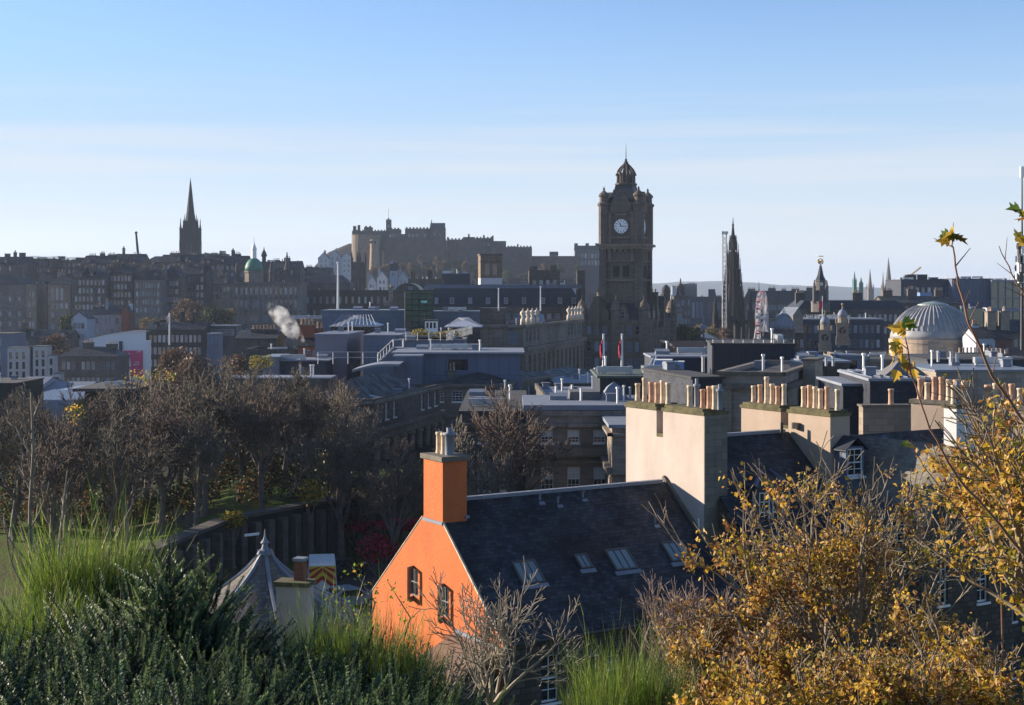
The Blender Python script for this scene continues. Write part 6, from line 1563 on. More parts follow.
m = MB(); m.prism(grow(q, .25), zt, zt + .5, True, True); m.prism(grow(q, .12), Z(262, y), Z(261, y), True, True); m.build('cornice', STONE_D, t)
# long glazed roof of the shopping hall with dormers, chimney blocks on it
p = quad(425, 582, 400, 20, -3); zt = Z(307, 400)
t = bld('long_block', 'long low block with a blue-grey mansard roof and small white dormers left of the hotel', 'building', p, zt, STONE_D, {0: rows(elen(p, 0), 18, 1.3, [(zt - 4, 2.2)], 1)}, ('mansard', 5.4, 3), SLATE_B)
for k, px in enumerate((436, 452, 470, 488, 506, 524, 543, 560, 574)):
    dq = (math.cos(R(-3)), math.sin(R(-3))); y = p[0][1] + dq[1] * on_column(px, p[0], dq) - .15; m = MB(); q = quad(px - 2.2, px + 2.2, y, 3, 0); dd_, ww_ = facade(m, q[0], q[1], Z(304, y), Z(297.5, y), [(.18, Z(303.2, y), elen(q, 0) - .36, 1.4)], .1)
    for i in (1, 2, 3): facade(m, q[i], q[(i + 1) % 4], Z(304, y), Z(297.5, y), [])
    m.face([(*c, Z(297.5, y)) for c in q]); o = m.build('dormer', LEADP if k % 2 else LEAD, t)
    for w in ww_: put_window(o, q[0], dd_, *w, 'far', .1)
m = MB(); strip(m, (p[0][0], p[0][1] + 3), (p[1][0], p[1][1] + 3), zt + 5.2, zt + 6.3, .3); m.build('roof_edge', PANEL, t)
block('white_plant', 'long white rooftop plant row behind the mansard roof right of the stone tower', 502, 529, 284, 430, 6, WHITE, 0, rmat=LEADP)
block('white_plant', 'second white rooftop plant row between the chimney blocks', 546, 576, 286, 430, 6, WHITE, 0, rmat=LEADP)
t = block('old_stone_block', 'dark stone block with mossy top between the stone tower and the hotel', 529, 560, 270, 432, 12, STONE_D, 0, {0: (4, 1.2, [(3, 2.2)])}, ('parapet', .8), FELT, chims=[(.15, .4, 2.4, 1.4, 1.2, 0), (.8, .4, 2.0, 1.4, 1.6, 0)])
block('chimney_block', 'tall dark stone chimney block left of the hotel gable', 577, 585, 271, 410, 3, STONE_D, 0, rmat=COPE)
for px, a, b, l in ((498.5, 311, 289, 'thin white flagpole left of the urns on the stone block'), (540.5, 311, 287, 'thin white flagpole above the urns of the stone block')):
    m = MB(); m.tube([P(px, a, 262), P(px, b, 262)], [.16, .1], 6); m.lathe(X(px, 262), 262, [(.12, Z(b, 262)), (.22, Z(b - .5, 262)), (0, Z(b - 1, 262))], 6); tag(m.build('flagpole', WPAINT, None, P(px, a, 262)), l, 'flagpole')

# --- front rows on the left
ten('pale_house', 'low pale terraced house with dark windows left of the red brick gable', 92, 122, 314, 500, 9, plain('grey_blue_render', (.21, .22, .26), .85), 5, [(1.4, 2), (5.2, 2)], roof=('gable', 2.6, 0), chims=((.1, .5, 1.6, 1, 3, 3),))
ten('red_brick_gable', 'small red brick gable building with a white porch', 121.5, 128, 310, 495, 9, BRICK, 0, [], roof=('gable', 1.6, 1), chims=((.8, .6, 1.2, 1, 2.4, 2, WHITE),))
ten('pale_house', 'small pale blue gable-ended house left of the white hall roof', 71, 87, 318, 480, 9, PALE, 3, [(1.6, 2), (5.4, 2)], roof=('gable', 2.2, 1), chims=())
ten('low_row', 'long low dark row of roofs at the foot of the old town', -160, 70, 338, 470, 10, OT1, 14, [(1, 1.6)], roof=('gable', 2.6, 0), chims=((.2, .5, 3, 1, 3, 4), (.5, .5, 3, 1, 3, 4), (.8, .5, 2.4, 1, 3, 4)))
ten('low_row', 'blue-grey row of shops with bright windows below the brown trees', 196, 236, 326, 480, 10, PANEL_D, 8, [(1, 2.2)], ww=2, roof=('flat',), chims=(), rmat=LEAD)
ten('low_row', 'dark row of old fronts right of the white hall with the pink banner', 146, 204, 329, 470, 12, STONE_B, 12, [(2, 2.4), (6, 2.4), (10, 2.4)], roof=('gable', 2.4, 0), chims=((.25, .5, 3, 1, 3, 4),))
ten('concrete_tower', 'plain blue-grey stair tower among the dark old fronts', 207, 219, 334, 440, 6, PANEL, 0, [], roof=('flat',), chims=(), rmat=LEAD)
ten('stone_mill', 'long dark stone block with three rows of pale windows in front of the white hall', 58, 118, 356, 400, 12, OT1, 11, [(1.6, 2.2), (6, 2.2), (10.4, 2.2)], roof=('hip', 2.4, 0, 4), chims=((.4, .5, 3, 1.2, 3.6, 5), (.8, .5, 3, 1.2, 3.2, 4)))
# white hall with the pink banner
y = 430; q = quad(84, 146, y, 6, 0); t = thing('white_hall', 'white hall with a shallow curved roof and a big pink banner on its front', 'hall', (X(115, y), y, -40))
m = MB(); W0, W1 = q[0][0], q[1][0]; fz = lambda u: Z(340 - 8.5 * math.sin(min(1, u * 1.12) * math.pi * .56) ** 1.0, y)
xs_ = [W0 + (W1 - W0) * i / 12 for i in range(13)]
for i in range(12): m.face([(xs_[i], y, -42), (xs_[i + 1], y, -42), (xs_[i + 1], y, fz((i + 1) / 12)), (xs_[i], y, fz(i / 12))])
m.prism([(W0, y + .01), (W1, y + .01), (W1, y + 6), (W0, y + 6)], -42, Z(341, y), False); m.build('wall', plain('bright_white_panel', (.72, .73, .76), .7, var=.04), t)
m = MB(); m.smooth = True
for i in range(12): m.face([(xs_[i], y - .5, fz(i / 12) + .1), (xs_[i + 1], y - .5, fz((i + 1) / 12) + .1), (xs_[i + 1], y + 6.4, fz((i + 1) / 12) + .1), (xs_[i], y + 6.4, fz(i / 12) + .1)])
m.build('roof', LEADP, t)
m = MB(); m.box(X(123.5, y), X(143, y), y - .16, y - .05, Z(376, y), Z(350.5, y)); bn = m.build('banner', plain('pink_banner', (.62, .05, .16), .6, var=.05), t)
m = MB(); m.tube([(X(121, y), y - .3, -42), (X(121, y), y - .3, Z(341, y))], .5, 6); m.build('post', PANEL_D, t)
MARK = plain('banner_white', (.75, .75, .75), .6)
def marks(name, parent, shapes):
    for pts_ in shapes:
        m = MB(); m.face([(X(a, y), y - .18, Z(b, y)) for a, b in pts_]); m.build(name, MARK, parent)
marks('figure_mark', bn, [[(128, 374.5), (130.6, 374.5), (130.2, 368.5), (128.3, 368.5)], [(127.6, 366.8), (131.2, 366.8), (130, 357.6), (128.8, 357.6)], [(128.2, 355.5), (130.2, 355.5), (130.2, 353.2), (128.2, 353.2)]])
marks('text_mark', bn, [[(133.5, 365), (139.6, 364.4), (139.6, 363.6), (133.5, 364.2)], [(135, 362.6), (139, 362.2), (139, 361.5), (135, 361.9)], [(136.8, 352.2), (141, 351.8), (141, 351.2), (136.8, 351.6)]])
# white modern blocks with slit windows
CRM = plain('cream_cladding', (.42, .41, .40), .7, var=.05)
def slits(pxs, Y, px0, rr): return [(X(px, Y) - X(px0, Y) - .35, Z(b, Y), .75, Z(a, Y) - Z(b, Y)) for px in pxs for a, b in rr]
for a, b, pt, pxs, rr, l in ((7.5, 29.5, 348, (10.5, 17, 23.5), ((352, 359), (362, 369), (371.5, 378)), 'widest cream modern block with slit windows at the left edge'), (33, 47.5, 346.5, (36.8, 43), ((350.5, 357.5), (359.5, 366.5), (369, 376), (378, 384)), 'middle cream modern block with two columns of slit windows'), (47.8, 53.5, 356, (51,), ((358.5, 365), (368, 375), (377.5, 384)), 'narrow cream modern block one step lower than the middle one'), (53.8, 60, 374, (57.3,), ((377, 384),), 'lowest cream modern step at the right end of the cream blocks')):
    p = quad(a, b, 380, 3.5, 0); bld('modern_block', l, 'building', p, Z(pt, 380), CRM, {0: slits(pxs, 380, a, rr)}, ('flat', .05, .2), CONC, style='dark')
block('modern_link', 'dark recessed link between the two cream modern blocks', 29.6, 32.9, 347, 381, 2.5, PANEL_D, 0, rmat=FELT)
block('modern_block', 'grey-blue older block behind the left end of the cream modern blocks', -120, 12, 334, 420, 12, PANEL, 0, {0: (6, 1, [(1.5, 2), (5.5, 2), (9.5, 2)])}, rmat=FELT)
# station roofs: pale glazed sheds, and the dark pavilion in front of them
t = thing('glazed_shed', 'low pale blue glazed roof with white framing at the left below the cream blocks', 'building', P(50, 405, 262))
q = quad(16, 84, 262, 40, 0); m = MB(); m.prism(q, -40, Z(400, 262)); m.build('wall', PALE, t)
m = MB(); zb = Z(400, 262); zr_ = Z(388, 290)
m.face([(*q[0], zb), (*q[1], zb), (q[1][0], 285, zr_), (q[0][0], 285, zr_)]); m.face([(q[1][0], 285, zr_ - .02), (*q[2], zb), (*q[3], zb), (q[0][0], 285, zr_ - .02)]); m.build('roof', plain('pale_glazing', (.28, .34, .46), .25), t)
for k in range(16):
    u = k / 15; a = Vector((*q[0], zb + .05)).lerp(Vector((*q[1], zb + .05)), u); m = MB(); m.tube([a, Vector((a.x, 285, zr_ + .05))], .09, 4); m.build('glazing_bar', WPAINT, t)
for k, (pa, pb, l) in enumerate(((16, 40, 'pale blue shed roof nearest the left edge'), (44, 84, 'pale blue shed wall with two small dark doors'))):
    t = block('glazed_shed', l, pa, pb, 391 if k else 386, 300, 16, PALE, 0, {0: (2, .9, [(2, 2.2)])} if k else None, ('gable', 1.5, 0), LEADP, style='dark')
block('pavilion', 'dark flat-roofed stone pavilion with an open side above the bare trees', 85, 128, 391, 236, 14, STONE_B, 0, {0: (1, 2.4, [(1.6, 3.2)], 6)}, ('flat', 1.6, .5), FELT, style='dark')
block('pavilion', 'dark flat-roofed block at the left edge above the bare trees', -110, 16, 384, 240, 14, STONE_B, 0, rmat=FELT)
m = MB(); m.tube([P(139.5, 272, 720), P(136, 233, 720)], [.9, .5], 5); m.tube([P(137.2, 246, 720), P(139.5, 258, 724)], .2, 4); m.lathe(X(136, 720), 720, [(.2, Z(234, 720)), (.9, Z(233, 720)), (.6, Z(231.5, 720))], 6)
tag(m.build('crane_jib', DMETAL, None, P(139.5, 272, 720)), 'dark slanted crane jib sticking up from the left skyline', 'crane')
t = thing('flagpole', 'white pole with a small limp white and orange flag right of the white hall', 'flagpole', P(169.5, 345, 420)); m = MB(); m.tube([P(169.5, 345, 420), P(169.5, 313, 420)], .25, 6); m.build('pole', WPAINT, t)
m = MB(); 
for i in range(4): m.face([P(169.3 - i * .7, 314 + i * .8, 420 + .2 * (i % 2)), P(169.3 - (i + 1) * .7, 314 + (i + 1) * .8, 420 + .2 * ((i + 1) % 2)), P(169.3 - (i + 1) * .7, 321 + (i + 1) * .6, 420 + .2 * ((i + 1) % 2)), P(169.3 - i * .7, 321 + i * .6, 420 + .2 * (i % 2))])
m.build('flag', plain('peach_flag', (.75, .45, .32), .8), t)

# ================================================================== right side
# long street row behind the monument
ten('street_row', 'long dark blue street row with dormers behind the Gothic monument', 742, 816, 302, 760, 16, OT1, 22, [(1.5, 2.6), (6, 2.6), (10.5, 2.6), (15, 2.6)], yaw=-12, roof=('mansard', 6, 3), chims=((.12, .5, 4, 1.2, 7, 5), (.4, .5, 4, 1.2, 7.4, 5), (.72, .5, 4, 1.2, 7, 5), (.92, .5, 4, 1.2, 7.6, 5)), ww=1.8)
ten('street_row', 'dark colonnaded street block left of the thin white lattice tower', 690, 742, 297, 820, 18, PANEL_D, 12, [(3, 9)], yaw=-8, roof=('flat',), chims=((.42, .4, 4, 3, 4.5, 0), (.8, .5, 7, 3, 2.5, 0)), ww=1.6, rmat=FELT)
ten('domed_store', 'dark store with a rounded dome just right of the clock tower', 662, 682, 300, 640, 14, OT2, 5, [(1.5, 2.6), (6, 2.6), (10, 2.6)], roof=('flat',), chims=(), rmat=FELT)
m = MB(); m.smooth = True; s_ = 646 / F; m.lathe(X(666, 646), 646, [(4.2 * s_, Z(300, 646)), (4.2 * s_, Z(292, 646)), (4.6 * s_, Z(291.6, 646)), (4.0 * s_, Z(288, 646)), (2 * s_, Z(285.5, 646)), (.2, Z(284.5, 646))], 14); tag(m.build('dome', FDK, None, P(666, 300, 646)), 'dark rounded dome between the clock tower and the white chimney', 'dome')
ten('domed_store', 'dark domed corner building with a gold finial left of the pale blue glazed block', 674, 692, 296, 700, 14, OT1, 5, [(2, 2.6), (7, 2.6), (11, 2.6)], roof=('flat',), chims=((.05, .3, 2, 2, 5, 0, WHITE),), rmat=FELT)
m = MB(); m.smooth = True; s_ = 706 / F; m.lathe(X(680.5, 706), 706, [(4.6 * s_, Z(296, 706)), (4.6 * s_, Z(290, 706)), (4.0 * s_, Z(286.5, 706)), (2 * s_, Z(284.2, 706)), (.8 * s_, Z(283, 706)), (.7 * s_, Z(280, 706)), (.1, Z(278, 706))], 14); tag(m.build('dome', FDK, None, P(680.5, 296, 706)), 'dark ribbed dome with a small lantern left of the lattice tower', 'dome')
block('glazed_block', 'pale blue glazed office block on the horizon right of the domed corner', 684, 697, 284, 900, 14, GLASS_B, 0, rmat=PANEL)
block('store_wing', 'small tan and white shop front below the dark domes', 668, 682, 312, 560, 10, STONE_P, 0, {0: (3, 1.6, [(1.5, 2)])}, ('gable', 2, 0), SLATE)
block('kiosk', 'low tan kiosk at the foot of the lattice tower', 700, 716, 338, 430, 8, STONE_D, 0, {}, ('hip', 1.5, 0, 3), LEAD)
block('red_shed', 'long rusty red roof behind the steam', 668, 706, 346, 380, 14, plain('rust_wall', (.22, .12, .09), .9), 0, {}, ('gable', 1.2, 0), plain('rust_roof', (.28, .13, .08), .85))
m = MB(); m.tube([P(703.5, 338, 420), P(703.5, 316, 420)], [.35, .2], 6); m.lathe(X(703.5, 420), 420, [(1.4, Z(329, 420)), (1.0, Z(326, 420)), (.3, Z(325, 420))], 8); tag(m.build('memorial_column', LEADP, None, P(703.5, 338, 420)), 'small white column left of the dark plant screen', 'column')
# store with the globe tower and the hotel sign
t = ten('store_block', 'dark stone store under the globe-topped corner tower with a white hotel sign', 798, 906, 309, 440, 20, OT1, 20, [(1.6, 2.2), (5.4, 2.2)], roof=('mansard', 2.6, 2.5), chims=((.08, .5, 3, 1.2, 5, 5), (.3, .5, 3, 1.2, 5.4, 5), (.62, .5, 3, 1.2, 5, 5)), rmat=SLATE_B)
y = 436; s_ = y / F; gx = X(820.5, y)
tt = thing('globe_tower', 'corner tower with a lead spire and an open globe of rings on top', 'tower', (gx, y, Z(310, y)))
m = MB(); m.lathe(gx, y, [(9.4 * s_, Z(312, y)), (9.4 * s_, Z(303, y)), (9.9 * s_, Z(302.6, y)), (9.9 * s_, Z(301.6, y)), (7.6 * s_, Z(301, y)), (7.2 * s_, Z(292, y)), (7.9 * s_, Z(291.6, y)), (7.9 * s_, Z(290.6, y)), (5.2 * s_, Z(290, y)), (5.2 * s_, Z(281.5, y)), (6 * s_, Z(281.2, y)), (6 * s_, Z(280.4, y))], 8, .5); m.build('tower', OT2, tt)
for k in range(4):
    g = math.pi / 2 * (k + .5) - .2; m = MB(); a, b = gx + math.cos(g) * 8.6 * s_, y + math.sin(g) * 8.6 * s_; m.lathe(a, b, [(1.7 * s_, Z(303, y)), (1.5 * s_, Z(288, y)), (1.9 * s_, Z(287.5, y)), (1.1 * s_, Z(284.5, y)), (.1, Z(280, y))], 8); m.build('pinnacle', OT2, tt)
m = MB(); m.lathe(gx, y, [(5.4 * s_, Z(280.5, y)), (3.0 * s_, Z(275, y)), (1.4 * s_, Z(267, y)), (1.2 * s_, Z(265.5, y))], 8, .5); m.build('spire', SLATE_B, tt)
m = MB(); m.box(gx - 1.2 * s_, gx + 1.2 * s_, y - 5.3 * s_, y + 5.3 * s_, Z(285.5, y), Z(282.6, y)); m.build('window', plain('lit_window', (.7, .7, .68), .5), tt)
m = MB()
for ax in range(3):
    pts_ = []
    for k in range(17):
        g = 2 * math.pi * k / 16; c_, n_ = math.cos(g) * 2.6 * s_, math.sin(g) * 2.6 * s_
        o_ = [(c_, n_ * .3, n_), (c_ * .5, n_, c_ * .8), (c_, n_, n_ * .25)][ax]; pts_.append((gx + o_[0], y + o_[1], Z(261.5, y) + o_[2]))
    m.tube(pts_, .16, 5)
m.lathe(gx, y, [(.9 * s_, Z(265.5, y)), (.4 * s_, Z(264.5, y))], 8)
m.lathe(gx, y, [(3.2 * s_, Z(256.6, y)), (3.2 * s_, Z(255.9, y))], 12); m.build('globe', plain('gilt_metal', (.45, .33, .14), .35, metal=.7), tt)
m = MB(); m.tube([P(822.4, 321, 330), P(822.4, 296, 330)], [.12, .07], 6); fp = thing('flagpole', 'flagpole with a small limp red flag on the left clock turret', 'flagpole', P(822.4, 321, 330)); m.build('pole', WPAINT, fp)
m = MB()
for i in range(3):
    for j in range(5):
        g = lambda a, b: Vector((X(822.4, 330) - .06 - a * .22, 330 + .1 * math.sin(a * 2 + b), Z(299, 330) - b * .38 - a * .3)); m.face([g(i, j), g(i + 1, j), g(i + 1, j + 1), g(i, j + 1)])
m.build('flag', FLAG, fp)
# lower hotel building carrying the sign
h = ten('sign_block', 'dark blue flat-roofed block with pale roof edges carrying white sign letters', 799, 884, 320, 395, 16, PANEL_D, 14, [(1.4, 2.2), (5.4, 2.2)], roof=('flat', .4, .4), chims=(), rmat=LEADP)
cu = bpy.data.curves.new('sign_text', 'FONT'); cu.body = 'ROYAL BRITISH HOTEL'; cu.size = 1.75; cu.extrude = .06; cu.align_x = 'LEFT'
to = bpy.data.objects.new('tmp_text', cu); C.objects.link(to); bpy.context.view_layer.update()
tm = bpy.data.meshes.new_from_object(to.evaluated_get(bpy.context.evaluated_depsgraph_get())); tm.name = 'sign_letters'
bpy.data.objects.remove(to); tm.materials.clear(); tm.materials.append(WPAINT)
lo = min(v.co.x for v in tm.vertices); hi = max(v.co.x for v in tm.vertices); fx = (X(841, 394) - X(802, 394)) / (hi - lo)
tm.transform(Matrix.Translation((-lo, 0, 0))); tm.transform(Matrix.Diagonal((fx, 1, 1, 1))); tm.transform(Matrix.Rotation(R(90), 4, 'X'))
so_ = inst('sign_letters', tm, h, (X(802, 394), 394.4, Z(318.8, 394)))
m = MB()
for k in range(8):
    x = X(802 + k * 5.5, 394); m.tube([(x, 394.7, Z(320, 394)), (x, 394.7, Z(313.5, 394))], .05, 4)
m.tube([(X(801, 394), 394.7, Z(316, 394)), (X(842, 394), 394.7, Z(316, 394))], .05, 4); m.build('sign_frame', DMETAL, h)
block('lit_gable', 'small pale sunlit gable between the grey dome and the sign block', 793, 803, 314, 372, 5, STONE_P, 30, {}, ('gable', 1.8, 1), LEAD)
# lead dome
y = 365; s_ = y / F; t = thing('lead_dome', 'pale lead dome with a lantern on a dark drum left of the twin clock turrets', 'dome', (X(784, y), y, -24)); cxd = X(784, y)
m = MB(); m.lathe(cxd, y, [(10.5 * s_, -26), (10.5 * s_, Z(331, y)), (11.2 * s_, Z(330.6, y)), (11.2 * s_, Z(329, y))], 12, .5); m.build('drum', OT1, t)
m = MB(); m.smooth = True; m.lathe(cxd, y, [(10 * s_, Z(329, y)), (9.4 * s_, Z(324, y)), (7.4 * s_, Z(319, y)), (4.4 * s_, Z(315.5, y)), (2 * s_, Z(314, y))], 18); dm = m.build('dome', LEADP, t)
for k in range(12):
    g = 2 * math.pi * k / 12; m = MB(); m.tube([(cxd + math.cos(g) * r * s_, y + math.sin(g) * r * s_, Z(b, y) + .08) for r, b in ((10, 329), (9.4, 324), (7.4, 319), (4.4, 315.5), (2, 314))], .14, 4); m.build('rib', LEADP, dm)
m = MB(); m.lathe(cxd, y, [(1.8 * s_, Z(314, y)), (1.6 * s_, Z(311.5, y)), (2 * s_, Z(311.2, y)), (.8 * s_, Z(310, y)), (.1, Z(308, y))], 8); m.build('lantern', WPAINT, dm)
block('stone_hall', 'dark stone building under the pale lead dome', 770, 806, 334, 372, 14, OT1, 0, {0: (8, 1.2, [(1.4, 2.2)])}, ('flat',), FELT)
# twin clock turrets
for px, pt, l in ((825, 320, 'left of two stone clock turrets with small lead domes, the nearer one'), (842.5, 311, 'right of two stone clock turrets with small lead domes, gilt finial on top')):
    y = 330 if px < 830 else 345; s_ = y / F; dz = -(0 if px < 830 else 7); f_ = lambda py: Z(py + dz, y); x0 = X(px, y)
    t = thing('clock_turret', l, 'turret', (x0, y, f_(345)), 'twin clock turrets')
    m = MB(); m.rbox(x0, y, -12, 13 * s_, 13 * s_, f_(352), f_(344)); m.rbox(x0, y, -12, 11.4 * s_, 11.4 * s_, f_(344), f_(331)); m.rbox(x0, y, -12, 13.4 * s_, 13.4 * s_, f_(331), f_(329.6)); m.build('stage', STONE_P, t)
    m = MB(); m.lathe(x0, y, [(4.9 * s_, f_(329.6)), (4.7 * s_, f_(324.5)), (5.3 * s_, f_(324.2)), (5.3 * s_, f_(323.6))], 12); m.build('drum', STONE_P, t)
    m = MB(); m.smooth = True; m.lathe(x0, y, [(5.1 * s_, f_(323.6)), (4.7 * s_, f_(320.5)), (3.1 * s_, f_(317.6)), (.9 * s_, f_(316.2)), (.7 * s_, f_(314))], 14); m.build('dome', LEADP, t)
    m = MB(); m.lathe(x0, y, [(.7 * s_, f_(315)), (.9 * s_, f_(313.5)), (.5 * s_, f_(312.8)), (1.3 * s_, f_(311.4)), (.2, f_(310.4))], 8); m.build('finial', MATS['gilt_metal'], t)
    a = R(-12); m = MB(); nrm = Vector((math.sin(a), -math.cos(a), 0)); uu = Vector((math.cos(a), math.sin(a), 0)); cc = Vector((x0, y, f_(337.4))) + nrm * (5.75 * s_)
    m.face([cc + uu * math.cos(2 * math.pi * k / 20) * 3.6 * s_ + Vector((0, 0, math.sin(2 * math.pi * k / 20) * 3.6 * s_)) for k in range(20)])
    cf = m.build('clock_face', DMETAL, t)
    m = MB(); m.obox(cc + nrm * .06 + uu * .3 + Vector((0, 0, .25)), (uu + Vector((0, 0, .8))).normalized(), nrm, (uu * -.8 + Vector((0, 0, 1))).normalized(), .5, .03, .07); m.obox(cc + nrm * .06 + Vector((-.05, 0, -.3)), uu, nrm, (0, 0, 1), .06, .03, .55); m.build('clock_hand', MATS['gilt_metal'], cf)
    for sx in (-1, 1):
        m = MB(); q = Vector((x0, y, 0)) + uu * (sx * 6.3 * s_) + nrm * (6.3 * s_); m.lathe(q.x, q.y, [(.9 * s_, f_(329.6)), (.6 * s_, f_(328)), (1.0 * s_, f_(327)), (.1, f_(325.5))], 6); m.build('urn', STONE_P, t)
# ribbed dome of the record office
y = 312; s_ = y / F; cxd = X(933, y + 8); rd = 42.5 * (y + 8) / F
t = thing('ribbed_dome', 'big ribbed lead dome on a round stone drum at the right', 'dome', (cxd, y + 8, -24))
yy = y + 8
m = MB(); m.lathe(cxd, yy, [(rd, -26), (rd, Z(344, y)), (rd * 1.012, Z(343.8, y)), (rd * 1.012, Z(340, y)), (rd * .985, Z(339.8, y))], 48); m.build('drum', masonry('dome_drum_stone', (.46, .36, .27), bw=1.6, bh=.8, soot=.12), t)
prof = [(rd * .985, Z(339.8, y)), (rd * .975, Z(335.5, y)), (rd * .94, Z(331.5, y)), (rd * .87, Z(325, y)), (rd * .76, Z(318.5, y)), (rd * .62, Z(312.8, y)), (rd * .48, Z(309, y)), (rd * .36, Z(306.8, y))]
m = MB(); m.smooth = True; m.lathe(cxd, yy, prof, 64); dm = m.build('dome', DOMELEAD, t)
for k in range(48):
    g = 2 * math.pi * k / 48; m = MB(); m.tube([(cxd + math.cos(g) * r, yy + math.sin(g) * r, z + .1) for r, z in prof[2:]], .2, 5); m.build('rib', DOMELEAD, dm)
m = MB(); m.lathe(cxd, yy, [(rd * .37, Z(307.4, y)), (rd * .35, Z(304.6, y)), (rd * .33, Z(304.4, y)), (rd * .18, Z(302.6, y)), (.02, Z(301.4, y))], 24); m.build('oculus', plain('oculus_glass', (.24, .29, .27), .4), dm)
block('record_office', 'grey stone classical office around the foot of the ribbed dome', 866, 985, 359, 292, 40, STONE, 0, {0: (16, 1.4, [(2, 2.4), (6, 2.4)])}, ('parapet', .6), FELT, cornice=[(Z(362, 292), .5, .6, (0, 1))])
block('roof_terrace', 'pale ribbed glass roof between the clock turrets and the ribbed dome', 842, 866, 357, 292, 10, CONC, 0, rmat=LEADP)
# modern centre at the right edge
block('shopping_block', 'wide dark flat office block on the right horizon', 901, 951.8, 280, 484, 20, PANEL_D, 0, {0: (8, 1.2, [(2.5, 4), (9, 4)])}, rmat=FELT, style='far', chims=[(.28, .5, 2, 2, 1.6, 0), (.46, .5, 7, 3, 2, 0), (.8, .5, 3, 2, 1, 0)])
t = block('shopping_block', 'tall grey ribbed cladding block right of the ribbed dome', 952, 991, 279, 480, 20, PANEL, 0, rmat=FELT)
q = quad(952, 991, 479.9, 1, 0)
for k in range(14): c = Vector(q[0]).lerp(Vector(q[1]), (k + .5) / 14); m = MB(); m.box(c.x - .12, c.x + .12, c.y - .2, c.y, Z(330, 480), Z(279, 480)); m.build('rib', PANEL, t)
t = block('glass_block', 'green glass office block with white framing at the right edge', 991.2, 1050, 281, 478, 20, GLASS_G, 0, rmat=FELT)
q = quad(991.2, 1050, 477.8, 1, 0)
for k in range(9): c = Vector(q[0]).lerp(Vector(q[1]), k / 8); m = MB(); m.box(c.x - .15, c.x + .15, c.y - .2, c.y, Z(330, 478), Z(281, 478)); m.build('mullion', LEAD, t)
for k, (a, b) in enumerate(((311.5, 308), (299, 298), (281.5, 280))): m = MB(); m.box(q[0][0], q[1][0], 477.2, 477.75, Z(a, 478), Z(b, 478)); m.build('floor_band', LEADP, t)
block('glass_block', 'row of pale green shop windows under the grey ribbed block', 963, 990, 309, 470, 8, GLASS_G, 0, {}, rmat=PANEL)
block('white_column_block', 'white framed corner column between the ribbed block and the glass block', 987, 992, 308, 468, 4, WPAINT, 0, rmat=LEADP)
block('blue_sign_box', 'small light blue box on the dark roofs above the ribbed dome', 920, 932, 293, 470, 5, BLUEBOX, 0, rmat=LEADP)
ten('stone_row', 'dark stone roofs between the globe tower and the ribbed dome', 884, 960, 303, 450, 14, OT4, 12, [(1, 1.8)], roof=('gable', 2.2, 0), chims=((.12, .5, 3, 1.2, 4, 5), (.45, .5, 3, 1.2, 4.4, 5), (.8, .5, 2.2, 1.2, 4, 4)))
ten('blue_house', 'small light blue painted house with a pediment right of the ribbed dome', 976, 995, 337, 300, 9, PALE, 4, [(1.6, 1.8), (4.8, 1.8)], roof=('gable', 2, 0), chims=((.3, .5, 1.5, 1, 2.6, 3),))
ten('red_house', 'dark red stone house with two tan gable chimneys right of the blue house', 995, 1012, 338, 300, 10, plain('dark_red_stone', (.14, .07, .06), .9), 3, [(2, 1.8)], roof=('gable', 2.6, 0), chims=((.1, .4, 1.8, 2, 5.6, 2, STONE_P), (.9, .4, 1.8, 2, 5.6, 2, STONE_P)))
ten('stone_row', 'grey stone house row at the right edge below the glass block', 1010, 1060, 332, 310, 12, OT2, 8, [(1.5, 1.8), (5, 1.8)], roof=('gable', 2.6, 0), chims=((.05, .5, 1.8, 1.2, 3, 3),))
ten('low_stone_row', 'low stone building with a tan row of pots right of the ribbed dome', 968, 1030, 360, 250, 12, STONE_D, 0, [], roof=('parapet', .5), chims=((.12, .2, 5, .8, 1.2, 7), (.5, .2, 5, .8, 1.0, 6)))
# communications mast at the right edge
y = 210; s_ = y / F; t = thing('communications_mast', 'tall communications mast with clusters of antennas at the right edge', 'mast', P(1022, 345, y))
m = MB(); m.tube([P(1022, 350, y), P(1022, 250, y), P(1022, 171, y)], [.24, .17, .10], 8); m.build('pole', DMETAL, t)
for py, r, n_ in ((277, 5.4, 6), (268, 4.6, 5), (259, 4.6, 6), (251, 3.6, 5), (246, 3, 4)):
    for k in range(n_):
        g = 2 * math.pi * (k + py * .13) / n_; c = P(1022, py, y) + Vector((math.cos(g), math.sin(g), 0)) * r * s_
        m = MB()
        if k % 3 == 2: m.tube([c, c + Vector((math.cos(g), math.sin(g), 0)) * .25], [.45, .5], 10, True)
        else: m.obox(c, (math.cos(g), math.sin(g), 0), (-math.sin(g), math.cos(g), 0), (0, 0, 1), .12, .2, .75)
        m.tube([c, P(1022, py, y)], .05, 4); m.build('antenna', WPAINT if k % 2 else DMETAL, t)
m = MB(); m.lathe(X(1021, y), y, [(5 * s_, Z(283, y)), (5 * s_, Z(282, y))], 8); m.lathe(X(1021, y), y, [(4 * s_, Z(263, y)), (4 * s_, Z(262.4, y))], 8); m.build('platform', METAL, t)
m = MB(); m.obox(P(1022, 172, y), (1, 0, 0), (0, 1, 0), (0, 0, 1), .25, .25, .8); m.build('beacon', WPAINT, t)
